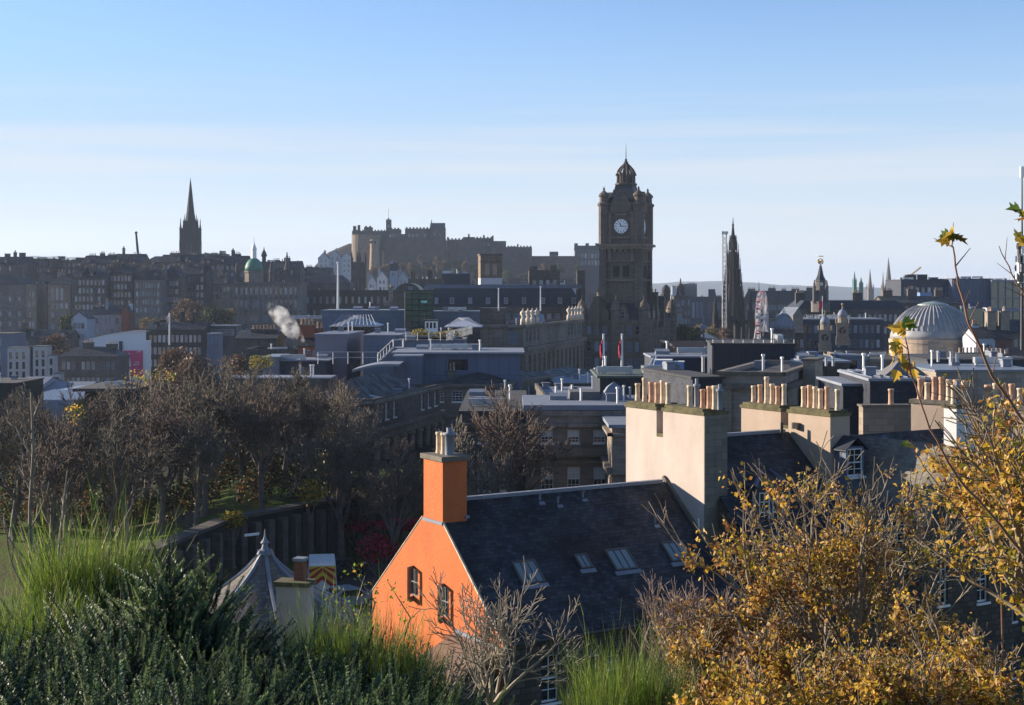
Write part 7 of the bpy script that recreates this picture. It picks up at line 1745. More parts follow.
# little crane on the horizon
m = MB(); m.tube([P(903, 281, 1300), P(921, 267, 1300)], .8, 4); m.tube([P(907, 290, 1300), P(907, 278, 1300)], 1.0, 4); m.tube([P(907, 278, 1300), P(903, 281, 1300)], .8, 4); tag(m.build('crane', plain('crane_tan', (.5, .38, .22), .6), None, P(907, 285, 1300)), 'tiny tan crane jib above the dark office block on the right horizon', 'crane')
# ================================================================== trees, shrubs
BARK = plain('grey_bark', (.15, .125, .105), .9, var=.3, scale=2)
BARK_P = plain('pale_bark', (.27, .23, .18), .85, var=.25, scale=2)
BARK_E = plain('mid_bark', (.20, .17, .135), .8, var=.3, scale=2)
BARK_D = plain('dark_bark', (.13, .108, .085), .8, var=.3, scale=2)
TWIG = plain('twig_brown', (.125, .108, .085), .9, var=.25)
TWIG_P = plain('twig_pale', (.20, .175, .14), .9, var=.25)
TWIG_R = plain('twig_red', (.14, .105, .085), .9, var=.25)
def rvec(r): 
    while 1:
        v = Vector((r.uniform(-1, 1), r.uniform(-1, 1), r.uniform(-1, 1)))
        if .05 < v.length < 1: return v.normalized()
def bough(mb, r, p, d, ln, rad, lev, maxlev, tips, segs=4, bend=.18, up=.12, kids=(4, 6), spread=.75, shrink=.62, minr=.012, sides=(6, 5, 4, 3, 3, 3), mats=None):
    """one limb and everything that grows from it"""
    pts = [p.copy()]; rr = [rad]; q = p.copy(); dd = d.copy(); step = ln / segs
    dirs = [dd.copy()]
    for i in range(segs):
        dd = (dd + rvec(r) * bend + Vector((0, 0, up))).normalized(); q = q + dd * step
        pts.append(q.copy()); rr.append(max(minr, rad * (1 - .62 * (i + 1) / segs))); dirs.append(dd.copy())
    if mats: mb.cur = mats[min(lev, len(mats) - 1)]
    mb.tube(pts, rr, sides[min(lev, len(sides) - 1)])
    if lev >= maxlev: tips.append((q, dd)); tips.append((pts[segs // 2], dd)); return
    n = r.randint(*kids)
    for k in range(n):
        t = .25 + .75 * (k + r.random()) / n; i = min(int(t * segs), segs - 1); f = t * segs - i
        b = pts[i].lerp(pts[i + 1], f); base = dirs[i + 1]
        side = rvec(r); side = (side - base * side.dot(base)).normalized()
        nd_ = (base + side * spread * r.uniform(.7, 1.3)).normalized()
        bough(mb, r, b, nd_, ln * shrink * r.uniform(.75, 1.2) * (1.15 - .4 * t), max(minr, rr[i] * .55), lev + 1, maxlev, tips, max(2, segs - 1), bend * 1.15, up * .6, kids, spread, shrink, minr, sides, mats)
    bough(mb, r, q, dd, ln * shrink * .8, rr[-1], lev + 1, maxlev, tips, max(2, segs - 1), bend, up, kids, spread, shrink, minr, sides, mats)
def bare_tree_meshes(seed, H=12, lean=0.0, maxlev=4, twig=TWIG, bark=BARK, spread=.8, kids=(3, 4), minr=.024, hfrac=.26):
    r = random.Random(seed); tr = MB(); tr.smooth = True; cr = MB(); cr.smooth = True; tips = []
    d = Vector((lean, r.uniform(-.06, .06), 1)).normalized(); pts = [Vector((0, 0, -.8)), Vector((0, 0, 0))]; h = H * hfrac; rad = H * .021
    for i in range(4): pts.append(pts[-1] + (d + rvec(r) * .1).normalized() * (h / 4))
    tr.tube(pts, [rad * 1.5, rad * 1.2, rad, rad * .93, rad * .88, rad * .82], 9)
    n = r.randint(4, 5)
    for k in range(n):
        g = 2 * math.pi * (k + r.random() * .6) / n; dd = Vector((math.cos(g) * .62, math.sin(g) * .62, 1)).normalized()
        bough(cr, r, pts[-1] - Vector((0, 0, h * .25 * r.random())), dd, H * r.uniform(.26, .34), rad * .6, 0, maxlev, tips, 4, .2, .1, kids, spread, .64, minr, mats=(0, 0, 0, 1, 1))
    bough(cr, r, pts[-1], d, H * .36, rad * .7, 0, maxlev, tips, 4, .16, .1, kids, spread, .64, minr, mats=(0, 0, 0, 1, 1))
    return tr.mesh('trunk', bark), cr.mesh('branches', [bark, twig]), tips
def tree_from(name, label, cat, group, meshes, loc, rz=0, sc=1.0, extra=()):
    t = thing(name, label, cat, loc, group); t.rotation_euler = (0, 0, rz); t.scale = (sc, sc, sc)
    for nme, me in meshes:
        o = bpy.data.objects.new(nme, me); C.objects.link(o); o.parent = t
    return t
kinds = []
for sd_, tw in ((1, TWIG), (2, TWIG_R), (3, TWIG_P), (4, TWIG_R), (5, TWIG)):
    a, b, tips = bare_tree_meshes(sd_ * 11, 12, maxlev=4, twig=tw, bark=BARK, spread=(.8, .6, .5, .75, .62)[sd_ - 1], lean=(0, .1, -.08, .05, -.12)[sd_ - 1]); kinds.append((('trunk', a), ('branches', b), max(v.co.z for v in b.vertices)))
print('bare tree faces', [len(k[1][1].polygons) for k in kinds])
# (picture column, picture row of the top, distance)
grove = [(-45, 404, 126), (-80, 398, 140), (12, 402, 118), (38, 410, 126), (66, 402, 115), (92, 398, 132), (118, 392, 122), (146, 386, 138), (160, 392, 112), (178, 378, 128), (204, 374, 118), (222, 384, 140), (240, 376, 125), (262, 388, 118), (284, 380, 132), (306, 384, 124), (328, 392, 136),
         (350, 396, 128), (54, 428, 104), (128, 420, 104), (196, 420, 110), (-12, 408, 122), (82, 416, 150), (190, 384, 158), (300, 398, 146), (342, 424, 116), (108, 430, 116)]
rt = random.Random(5)
for i, (px, py, y) in enumerate(grove):
    x = X(px, y); zg_ = ground(x, y); h = Z(py - 14, y) - zg_
    lab = 'bare grey-brown deciduous tree in the burial ground grove at the left'
    tree_from('bare_tree', lab, 'tree', 'bare trees in the burial ground grove', kinds[i % 5][:2], (x, y, zg_), rt.random() * 6, h / (kinds[i % 5][2] - .4))
# bare trees standing in front of the classical block and the Georgian block
for i, (px, py, y, l) in enumerate(((506, 384, 122, 'bare spreading tree in front of the lower stone wing right of the orange chimney'), (470, 420, 116, 'bare tree directly behind the orange chimney'), (394, 436, 112, 'reddish bare tree left of the orange chimney, before the colonnade'), (372, 470, 118, 'smaller bare tree at the end of the retaining wall'), (422, 452, 124, 'thin reddish bare tree close to the colonnaded side of the Georgian block'))):
    x = X(px, y); zg_ = ground(x, y); h = Z(py, y) - zg_
    tree_from('bare_tree', l, 'tree', 'bare trees by the stone blocks', kinds[(i + 1) % 5][:2], (x, y, zg_), rt.random() * 6, h / (kinds[(i + 1) % 5][2] - .4))
# red-leaved creeper and shrubs under them
def leaf(mb, p, d, size, r, fold=.35):
    u = d.normalized(); s = rvec(r); s = (s - u * s.dot(u)).normalized(); n = u.cross(s)
    a = p; b = p + u * size; w = size * .36
    m_ = p + u * size * .5
    mb.face([a, m_ + s * w + n * w * fold, b]); mb.face([a, b, m_ - s * w + n * w * fold])
def leaf_cloud(mb, r, c, rad, n, size, mats):
    for _ in range(n):
        v = rvec(r) * (r.random() ** .45); p = Vector(c) + Vector((v.x * rad[0], v.y * rad[1], v.z * rad[2])); mb.cur = r.choice(mats); leaf(mb, p, rvec(r) + Vector((0, 0, -.3)), size * r.uniform(.7, 1.3), r)
LRED = leafmat('red_leaf', (.52, .03, .07), .3); LRED2 = leafmat('dark_red_leaf', (.16, .015, .03), .3)
LYEL = leafmat('yellow_leaf', (.56, .36, .05), .45); LORG = leafmat('orange_leaf', (.42, .20, .05), .4); LBRN = leafmat('brown_leaf', (.23, .105, .035), .3); LOLV = leafmat('olive_leaf', (.22, .21, .035), .4); LGRN = leafmat('green_leaf', (.11, .19, .03), .4)
LTAN = leafmat('tan_leaf', (.48, .29, .13), .35)
r = random.Random(21)
for k, (px, py, y, rad, l) in enumerate(((378, 548, 112, (1.7, 1.4, 1.1), 'red-leaved shrub beside the orange gable wall'), (404, 524, 114, (2.3, 1.2, .5), 'flat-topped magenta shrub left of the orange chimney'), (362, 526, 118, (1.5, 1.2, .5), 'low magenta shrub at the end of the retaining wall'))):
    c = P(px, py, y); t = thing('red_shrub', l, 'shrub', (c.x, c.y, ground(c.x, c.y))); m = MB(); leaf_cloud(m, r, c, rad, 900, .26, [0, 0, 1]); m.build('foliage', [LRED, LRED2], t)
    m = MB()
    for _ in range(7): m.tube([Vector((c.x, c.y, ground(c.x, c.y) - .2)), c + Vector((r.uniform(-1, 1) * rad[0], r.uniform(-1, 1), 0))], [.07, .03], 5)
    m.build('stems', BARK, t)
for k, (px, py, y, rad, l) in enumerate(((234, 519, 107, (1.0, .8, .7), 'small yellow shrub on the corner of the retaining wall'), (310, 492, 114, (1.1, .8, 1.0), 'yellow-green shrub hanging over the retaining wall'), (76, 412, 108, (.8, .6, .9), 'small bright yellow tuft of leaves among the bare tree tops at the left'), (150, 378, 150, (3.2, 1.6, 1.0), 'tree top with thin yellow leaves above the pavilion roof'))):
    c = P(px, py, y); gz_ = ground(c.x, c.y); t = thing('yellow_shrub' if k < 2 else 'yellow_tree', l, 'shrub' if k < 2 else 'tree', (c.x, c.y, gz_)); m = MB(); leaf_cloud(m, r, c, rad, (420, 420, 70, 260)[k], .24, [0, 0, 1, 2]); m.build('foliage', [LYEL, LOLV, LGRN], t)
    m = MB()
    for _ in range(6): m.tube([Vector((c.x, c.y, gz_ - .3)), Vector((c.x, c.y, gz_)).lerp(c, .6), c + Vector((r.uniform(-.8, .8) * rad[0], r.uniform(-.5, .5), rad[2] * .5))], [.09, .06, .02], 5)
    m.build('stems', BARK, t)
# undergrowth against the Georgian block and the wall
def bushmesh(seed, n, rad, size, mats):
    m = MB(); leaf_cloud(m, random.Random(seed), (0, 0, rad[2] * .8), rad, n, size, list(range(len(mats)))); return m.mesh('foliage', mats)
IVY = leafmat('ivy_leaf', (.035, .06, .022), .2); IVY2 = leafmat('ivy_light', (.08, .10, .035), .25)
bm_ = [bushmesh(40 + k, 900, (1.6, 1.3, 1.3), .22, [IVY, IVY2, LBRN]) for k in range(3)]
for i, (px, y) in enumerate(((205, 132), (228, 138), (262, 136), (288, 138), (318, 134), (344, 128), (70, 140), (120, 142), (20, 138), (255, 122), (300, 124), (8, 124), (34, 128), (58, 122), (88, 127), (112, 121), (138, 126), (172, 122), (200, 124))):
    x = X(px, y); tree_from('dark_shrub', 'dark evergreen undergrowth shrub beneath the bare trees of the grove', 'shrub', 'evergreen shrubs under the bare trees', (('foliage', bm_[i % 3]),), (x, y, ground(x, y)), i * 1.3, rt.uniform(1.0, 1.9))
# gravestones on the grass
for k, (px, y, l) in enumerate(((190, 112, 'small weathered gravestone on the grass nearest the coping of the retaining wall'), (178, 118, 'small dark gravestone on the grass between two trunks'), (44, 110, 'grey gravestone on the grass at the far left behind the thin bare tree'))):
    x = X(px, y); z = ground(x, y); t = thing('gravestone', l, 'gravestone', (x, y, z)); m = MB(); m.rbox(x, y, 20 * k, .8, .2, z - .2, z + .9); pr = [(math.cos(a) * .4, math.sin(a) * .35) for a in [math.pi * i / 8 for i in range(9)]]
    a_ = R(20 * k); 
    for s in (-.1, .1): m.face([(x + math.cos(a_) * p_[0] - math.sin(a_) * s, y + math.sin(a_) * p_[0] + math.cos(a_) * s, z + .9 + p_[1]) for p_ in pr])
    m.build('slab', STONE_D, t); m = MB(); m.rbox(x, y, 20 * k, 1.1, .5, z - .2, z + .15); m.build('plinth', STONE_D, t)
# distant trees
def leafy(seed, n, size, mats, rad=(3, 3, 3.2)):
    r = random.Random(seed); m = MB()
    for c in range(14):
        v = rvec(r); cc = Vector((v.x * rad[0] * .62, v.y * rad[1] * .62, 6 + v.z * rad[2] * .62)); k = r.choice([0, 0, 1]); leaf_cloud(m, r, cc, (rad[0] * .42,) * 3, n // 14, size, [k, k, 1 - k])
    t = MB(); t.tube([(0, 0, -.5), (0, 0, 2.5), (.2, 0, 5.5)], [.35, .28, .15], 7)
    for k in range(5): g = k * 1.26; t.tube([(0, 0, 2.4), (math.cos(g) * 1.2, math.sin(g) * 1.2, 4.5), (math.cos(g) * 2, math.sin(g) * 2, 6.5)], [.16, .1, .04], 5)
    return (('trunk', t.mesh('trunk', BARK)), ('crown', m.mesh('crown', mats)))
DGRN = leafmat('dark_tree_leaf', (.04, .065, .022), .2); MGRN = leafmat('mid_tree_leaf', (.085, .10, .035), .25)
lg = leafy(70, 2200, .45, [DGRN, MGRN]); lb = leafy(71, 1700, .42, [leafmat('rust_twig_leaf', (.17, .10, .055), .2), leafmat('dull_brown_leaf', (.13, .09, .06), .2)]); ly = leafy(72, 1500, .42, [leafmat('tawny_leaf', (.26, .17, .06), .3), MGRN])
def far_tree(px, pyt, y, kind, label, group=None, h=None, w=1.0):
    x = X(px, y); zt_ = Z(pyt, y); h = h or 14; t = tree_from('leafy_tree' if kind is lg else 'autumn_tree', label, 'tree', group, kind, (x, y, zt_ - h), px * .7, h / 9.2); t.scale = (h / 9.2 * w, h / 9.2 * w, h / 9.2); return t
far_tree(688, 322, 420, lg, 'round green tree in the gardens right of the hotel'); far_tree(678, 326, 430, lg, 'green tree squeezed between the hotel and the round green tree')
far_tree(706, 322, 500, ly, 'tawny tree on the slope left of the lattice tower', w=1.5); far_tree(722, 326, 520, lb, 'brown tree at the foot of the lattice tower')
far_tree(183, 297, 520, lb, 'brown bare-crowned tree in front of the tenements below the black spire', w=1.2); far_tree(194, 300, 515, lb, 'second brown tree right of the one below the black spire'); far_tree(214, 304, 510, lg, 'dark green tree left of the classical bank', w=1.3); far_tree(226, 306, 512, ly, 'olive tree at the foot of the classical bank')
far_tree(66, 312, 480, lg, 'small dark conifer-like tree beside the pale blue house', h=12, w=.7); far_tree(56, 332, 430, lb, 'reddish brown tree above the stone block left of the white hall', w=1.3); far_tree(150, 316, 520, ly, 'tawny hedge tree below the bright tenement windows', h=8, w=1.8)
far_tree(180, 345, 300, lb, 'brown tree top in front of the dark old fronts', h=16); far_tree(196, 352, 290, lb, 'wide brown tree top below the blue-grey row of shops', h=16, w=1.2); far_tree(240, 352, 280, lb, 'brown tree below the mossy stone roof', h=14)
r = random.Random(3)
for k in range(26):
    px = 396 + k * 3.3 + r.uniform(-2, 2); far_tree(px, 258 + r.uniform(-5, 9) + abs(px - 430) * .1, 1150 + r.uniform(-12, 12), (lb, lb, ly, lg)[k % 4], 'brown or olive tree on the castle slope below its walls', 'trees on the castle slope', h=13)
for k in range(16):
    px = 372 + k * 2.2; far_tree(px, 264 + r.uniform(-2, 6), 1120, (lb, ly)[k % 2], 'brown scrub tree below the round lit tower of the castle', 'scrub trees below the round castle tower', h=10)
for k in range(9):
    px = 440 + k * 17 + r.uniform(-5, 5); far_tree(px, 266 + r.uniform(-4, 6), 1120 + r.uniform(-20, 40), lg if k % 3 else lb, 'dark tree on the castle hill right of the main trees', 'dark trees on the castle hill', h=14)
for k, (px, py) in enumerate(((420, 331), (441, 333), (452, 332), (428, 333))):
    c = P(px, py + 2, 210); t = thing('terrace_hedge', ('yellow-green terrace hedge nearest the green glass tower', 'olive terrace hedge right of the white ventilation unit', 'olive terrace hedge closest to the white striped roof', 'small terrace hedge below the white ventilation unit')[k], 'hedge', c); m = MB(); leaf_cloud(m, r, c, (1.4, .9, .7), 350, .22, [0, 1, 1]); m.build('foliage', [LYEL, LOLV], t)
    m = MB(); m.box(c.x - 1.5, c.x + 1.5, c.y - .6, c.y + .6, c.z - 1.1, c.z - .4); m.build('planter', CONC, t)
for k, px in enumerate((257, 266)):
    c = P(px, 362, 196); t = thing('roof_shrub', ('left of two yellow-green shrubs beside the mauve plant house', 'right of two yellow-green shrubs beside the mauve plant house')[k], 'shrub', (c.x, c.y, c.z - 3)); m = MB(); leaf_cloud(m, r, c, (1.2, .8, 1.1), 350, .22, [0, 1, 2]); m.build('foliage', [LGRN, LOLV, LYEL], t); m = MB(); m.tube([(c.x, c.y, c.z - 4), c], [.1, .05], 5); m.build('stem', BARK, t)

# ------------------------------------------------------------------ foreground on the viewer's hill
GOR1 = leafmat('gorse_dark', (.020, .046, .021), .12, rough=.5); GOR2 = leafmat('gorse_blue_green', (.085, .15, .062), .2, rough=.45); GOR3 = leafmat('gorse_pale', (.26, .34, .14), .28, rough=.5)
BR1 = leafmat('broom_green', (.115, .205, .028), .33, rough=.45); BR2 = leafmat('broom_yellow_green', (.25, .34, .05), .38, rough=.45); BR4 = leafmat('dead_broom_stem', (.26, .20, .10), .2); BR3 = leafmat('broom_dark', (.045, .075, .022), .2)
GSTEM = plain('gorse_stem', (.05, .06, .03), .9)
def gorse_mesh(seed, rad=(1.5, 1.3, 1.25), shoots=360, tall=.42, needles=190):
    r = random.Random(seed); m = MB(); w = MB()
    for s in range(shoots):
        v = rvec(r); v.z = abs(v.z); k = .35 + .65 * r.random() ** .6
        p = Vector((v.x * rad[0] * k, v.y * rad[1] * k, v.z * rad[2] * k + .1)); d = (Vector((v.x * 1.15, v.y * 1.15, v.z * .8 + .35)) + rvec(r) * .45).normalized(); ln = tall * r.uniform(.6, 1.5) * (1.4 if r.random() < .10 else 1)
        c = r.random(); base = 2 if c < .16 else (1 if c < .62 else 0)
        e = d.cross(Vector((0, 0, 1))); e = e.normalized() if e.length > .1 else Vector((1, 0, 0)); e2 = d.cross(e)
        pts = [p, p + d * ln * .5 + rvec(r) * .04, p + d * ln]
        w.tube([Vector((0, 0, .1)).lerp(p, .2), p.lerp(Vector((0, 0, .1)), .25)], [.02, .012], 3); w.tube(pts, [.006, .005, .003], 3)
        for i in range(needles):
            t = r.random(); q = p + d * ln * t; g = r.random() * 6.28
            nd_ = (e * math.cos(g) + e2 * math.sin(g) + d * r.uniform(.3, .9)).normalized(); L_ = .044 * r.uniform(.6, 1.3) * (1.15 - .6 * t)
            sd2 = nd_.cross(d).normalized() * .0085
            m.cur = min(2, base + (1 if t > .8 and r.random() < .5 else 0)); m.face([q - sd2, q + sd2, q + nd_ * L_])
    return (('foliage', m.mesh('foliage', [GOR1, GOR2, GOR3])), ('stems', w.mesh('stems', GSTEM)))
def broom_mesh(seed, n=1900, H=1.7, spreadr=.36, fan=.34):
    r = random.Random(seed); m = MB(); w = MB()
    for s in range(n):
        a = r.random() * 6.28; k = r.random() ** .5; p = Vector((math.cos(a) * spreadr * k, math.sin(a) * spreadr * k, r.random() * H * .45)); d = (Vector((math.cos(a) * fan * k, math.sin(a) * fan * k, 1)) + rvec(r) * .13).normalized(); ln = H * r.uniform(.3, .62) * (1.45 if r.random() < .10 else 1)
        e = rvec(r); e = (e - d * e.dot(d)).normalized(); pts = [p, p + d * ln * .5 + e * ln * .03, p + d * ln + e * ln * .09]; wd = r.uniform(.0035, .006)
        m.cur = r.choice((0, 0, 0, 1, 1, 1, 2, 2, 3)); sd2 = e.cross(d) * wd
        m.face([pts[0] - sd2, pts[0] + sd2, pts[1] + sd2 * .8, pts[1] - sd2 * .8]); m.face([pts[1] - sd2 * .8, pts[1] + sd2 * .8, pts[2]])
        for j in range(5):
            t = .25 + .15 * j + r.random() * .1; q = p.lerp(pts[2], t); g = rvec(r); dd = (d + g * .35).normalized(); l2 = ln * .3 * r.uniform(.5, 1); s3 = dd.cross(g); s3 = s3.normalized() * wd * .6 if s3.length > .01 else sd2
            m.face([q - s3, q + s3, q + dd * l2])
    for s in range(14):
        a = r.random() * 6.28; w.tube([Vector((0, 0, -.2)), Vector((math.cos(a) * .2, math.sin(a) * .2, H * .3)), Vector((math.cos(a) * .45, math.sin(a) * .45, H * .6))], [.03, .02, .01], 4)
    return (('foliage', m.mesh('foliage', [BR1, BR2, BR3, BR4])), ('stems', w.mesh('stems', BARK)))
gk = [gorse_mesh(s) for s in (101, 102, 103)]
bk = [broom_mesh(s) for s in (111, 112)]
def bush(kind, name, label, group, px, pyt, y, hh, rz, wsc=1.0):
    """top of the bush at picture row pyt; hh = height of the source mesh"""
    x = X(px, y); g = ground(x, y); zt_ = Z(pyt, y); s = max(.4, (zt_ - g) / hh) if kind in bk else None
    if kind not in bk: s = .78 * r.uniform(.8, 1.2)
    elif s > 1.0: s = 1.0 * (1.15 if px == 92 else .8)
    t = tree_from(name, label, 'shrub', group, kind, (x, y, zt_ - hh * s), rz, s); t.scale = (s * wsc, s * wsc, s)
    return t
GL = 'dark spiny gorse bush massed on the slope at the lower left'
r = random.Random(9)
# rows of gorse: nearest low row dark at the frame's foot, farther rows higher
gorse_spots = [(-30, 598, 14), (15, 604, 14.2), (50, 606, 13.6), (108, 596, 13.8), (150, 564, 13.4), (180, 584, 13.2), (140, 596, 12.6), (88, 612, 12.4), (200, 618, 12.4), (245, 634, 12.6), (292, 640, 12.8), (335, 630, 13), (372, 650, 12.6), (410, 672, 12.4), (440, 694, 12.2),
               (-20, 606, 11), (30, 616, 11.2), (70, 628, 11), (118, 618, 11.2), (165, 626, 11), (205, 646, 10.8), (250, 644, 11), (300, 650, 11.2), (350, 656, 11), (390, 676, 11), (425, 696, 10.8),
               (-10, 650, 9.4), (45, 656, 9.2), (95, 660, 9.6), (150, 652, 9.2), (200, 664, 9.5), (255, 672, 9.2), (310, 676, 9.4), (365, 690, 9.3), (410, 702, 9.4), (20, 690, 8), (90, 694, 8), (165, 690, 8), (240, 698, 8), (320, 700, 8)]
for i, (px, py, y) in enumerate(gorse_spots):
    t = bush(gk[i % 3], 'gorse_bush', GL, 'gorse bushes on the slope', px, py + 6, y, 1.75, r.random() * 6)
    # carry each bush on older gorse stems down to the slope
    x, yy, z = t.location; g = ground(x, yy); m = MB()
    for k in range(5):
        a = k * 1.3 + i; m.tube([Vector((x + math.cos(a) * .25, yy + math.sin(a) * .25, g - .2)), Vector((x + math.cos(a) * .4, yy + math.sin(a) * .3, (g + z) / 2)), Vector((x, yy, z + .4))], [.06, .05, .03], 5)
    me = m.mesh('old_stems', BARK, (x, yy, z)); o = bpy.data.objects.new('old_stems', me); C.objects.link(o); o.parent = t; o.matrix_parent_inverse = Matrix.Diagonal((1 / t.scale[0], 1 / t.scale[1], 1 / t.scale[2], 1)) @ Matrix.Rotation(-t.rotation_euler[2], 4, 'Z')
# tall gorse shoots against the light
TS = gorse_mesh(120, (.20, .18, 1.0), 46, .42, 230)
for k, (px, py, y) in enumerate(((166, 520, 13.2), (196, 536, 13.4), (211, 542, 13.5), (150, 552, 13), (128, 560, 13.4), (184, 566, 13.2))):
    tree_from('gorse_shoot', 'tall upright spiny gorse shoot standing above the other gorse at the left', 'shrub', 'tall gorse shoots', TS, P(px, py + 1.55 * F / y * .8, y), k, .8)
for k, (px, py, y, w_, l) in enumerate(((92, 522, 15.5, 1.1, 'bright yellow-green broom bush, tallest of the broom at the upper left'), (70, 546, 15.2, .9, 'bright broom bush left of the tallest broom at the upper left'), (118, 545, 15.4, .9, 'bright broom bush right of the tallest broom at the upper left'), (40, 590, 13.6, 1.0, 'duller broom bush lower down at the left below the bright broom'), (366, 618, 14, 1.2, 'fine green broom bush below the left foot of the orange gable'), (390, 636, 13.8, 1.0, 'fine green broom bush in front of the lean-to shed'), (418, 672, 13, .8, 'fine green broom bush left of the pale multi-stemmed shrub'), (622, 646, 13, .9, 'bright green broom bush at the bottom centre, left half of the clump'), (652, 660, 12.8, .8, 'bright green broom bush at the bottom centre, right half of the clump'), (597, 676, 12.4, .6, 'low green broom bush at the bottom centre beside the pale shrub'), (330, 612, 14.4, 1.1, 'dull green broom bush below the small brick chimney'))):
    t = bush(bk[k % 2], 'broom_bush', l, 'broom bushes', px, py, y, 1.75, k * 1.1, w_)

# evergreen shrubs added out of view on the left to shade the nearest gorse
for k, (x, y, sc_) in enumerate(((-7.6, 8.0, 1.5), (-7.2, 10.2, 1.6), (-7.9, 12.4, 1.6), (-6.9, 6.4, 1.4), (-8.8, 14.0, 1.5), (-6.2, 4.6, 1.2))):
    tree_from('added_shade_shrub', 'dark evergreen shrub added out of view left of the gorse to shade it', 'shrub', 'shrubs added out of view for shade', (('foliage', bm_[k % 3]),), (x, y, ground(x, y) + .2), k * 1.1, sc_)

# thin bare tree at the left edge, lit from the left
def stem_tree(name, label, px, py0, py1, y, seed, H=None, lean=.05, rad=.075, kids=(5, 7), maxlev=2, bark=BARK_P, lnf=.42, group=None, cat='tree'):
    r = random.Random(seed); x = X(px, y); g = ground(x, y); top = Z(py1, y); H = top - g
    t = thing(name, label, cat, (x, y, g), group); m = MB(); m.smooth = True; b = MB(); b.smooth = True; tips = []
    pts = [Vector((x, y, g - .3))]; n = 9
    for i in range(n): pts.append(pts[0] + Vector((lean * H * (i + 1) / n + r.uniform(-.06, .06), r.uniform(-.05, .05), (H + .3) * (i + 1) / n)))
    rr = [rad * (1 - .85 * i / n) for i in range(n + 1)]; m.tube(pts, rr, 7); m.build('trunk', bark, t)
    for k in range(20):
        tt_ = .3 + .68 * k / 20; i = min(int(tt_ * n), n - 1); p = pts[i].lerp(pts[i + 1], tt_ * n - i); a = r.random() * 6.28
        d = Vector((math.cos(a), math.sin(a) * .7, r.uniform(.7, 1.2))).normalized(); bough(b, r, p, d, H * lnf * (1.1 - tt_) * r.uniform(.5, 1.1), max(.02, rr[i] * .5), 0, maxlev, tips, 4, .14, .16, (1, 3), .5, .5, .012)
    b.build('branches', bark, t); return tips
stem_tree('bare_tree', 'slim bare tree with sunlit pale branches at the left edge', 17, 640, 392, 26, 5, lean=.035, rad=.11, lnf=.24, maxlev=1, bark=BARK_E)
stem_tree('bare_tree', 'smaller bare stem leaning right from the gorse at the left edge', 12, 640, 470, 22, 8, lean=.13, rad=.06, lnf=.22, maxlev=1, bark=BARK_E)
# pale multi-stemmed shrub in front of the orange gable
def multi(name, label, px, pyb, y, H, seed, n=7, bark=BARK_P, maxlev=3, spread=.5, rad=.07, kids=(3, 4), wide=.5, minr=.008):
    r = random.Random(seed); c = P(px, pyb, y); g = min(c.z, ground(c.x, y) + 99)
    t = thing(name, label, 'shrub', (c.x, y, ground(c.x, y))); b = MB(); b.smooth = True; tips = []
    gz_ = ground(c.x, y); base = Vector((c.x, y, gz_ - .2))
    s = MB(); s.tube([base, Vector((c.x, y, c.z))], [rad * 2.2, rad * 1.7], 8); s.build('trunk', bark, t)
    for k in range(n):
        a = 2 * math.pi * (k + r.random() * .5) / n; d = Vector((math.cos(a) * wide, math.sin(a) * wide, 1)).normalized(); bough(b, r, Vector((c.x, y, c.z - .1)), d, H * r.uniform(.38, .55), rad, 0, maxlev, tips, 5, .22, .10, kids, spread, .6, minr)
    b.build('branches', bark, t); return t, tips
multi('pale_shrub', 'pale leafless multi-stemmed shrub in front of the orange gable', 492, 702, 28, 3.2, 33, n=9, wide=.9, maxlev=3, spread=.75, rad=.045, minr=.008)
multi('pale_shrub', 'smaller pale leafless shrub at the foot of the orange gable, left of the larger one', 440, 705, 31, 1.9, 35, n=6, wide=.8, maxlev=3, spread=.7, rad=.05, minr=.010)
# dense grey twiggy thicket at the left of the autumn tree
multi('twiggy_shrub', 'grey twiggy leafless thicket between the green broom and the autumn tree', 690, 720, 17, 2.0, 38, n=14, bark=plain('grey_pink_twig', (.24, .19, .17), .9), maxlev=3, spread=.32, wide=.42, rad=.025, kids=(4, 5), minr=.004)
# autumn trees
LPAL = leafmat('pale_gold_leaf', (.62, .44, .14), .4)
def autumn(name, label, px, pyb, y, H, seed, n, leaves, size, wide=.7, mats=(LYEL, LORG, LBRN, LOLV, LTAN, LPAL), wts=(0, 0, 0, 1, 2, 3, 4, 5), maxlev=3, top_bare=.25, bark=None, rad=.05, keep=.6, kids=(3, 4)):
    t, tips = multi(name, label, px, pyb, y, H, seed, n, bark or BARK_M, maxlev, .8, rad, kids, wide, .0055)
    r = random.Random(seed + 1); m = MB(); zs = sorted(p.z for p, d in tips); z_hi = zs[int(len(zs) * (1 - top_bare))]
    for p, d in tips:
        # leaves hang in clusters: some stretches of a limb are bare, others full
        dens = mnoise.noise(p * 1.6 + Vector((seed, 0, 0)))
        if dens < (.12 if p.z > z_hi else -.22) or r.random() > keep: continue
        base = r.choice(wts)
        for k in range(int(leaves * r.uniform(.5, 1.6) * (1.2 + dens))):
            m.cur = base if r.random() < .6 else r.choice(wts); leaf(m, p + rvec(r) * r.uniform(.02, .13) - d * r.random() * .16, (rvec(r) + Vector((0, 0, -.5))), size * r.uniform(.5, 1.5), r, r.uniform(.1, .7))
    m.build('leaves', list(mats), t); return t
BARK_M = plain('shrub_bark', (.20, .165, .125), .85, var=.3, scale=3)
autumn('autumn_tree', 'biggest yellow-brown autumn tree with bare twigs at its top, at the lower right', 830, 720, 16, 3.75, 51, 10, 8, .054, wide=.44, top_bare=.34, maxlev=3, kids=(4, 4), keep=.5, wts=(0, 0, 0, 1, 2, 4, 4, 5, 3))
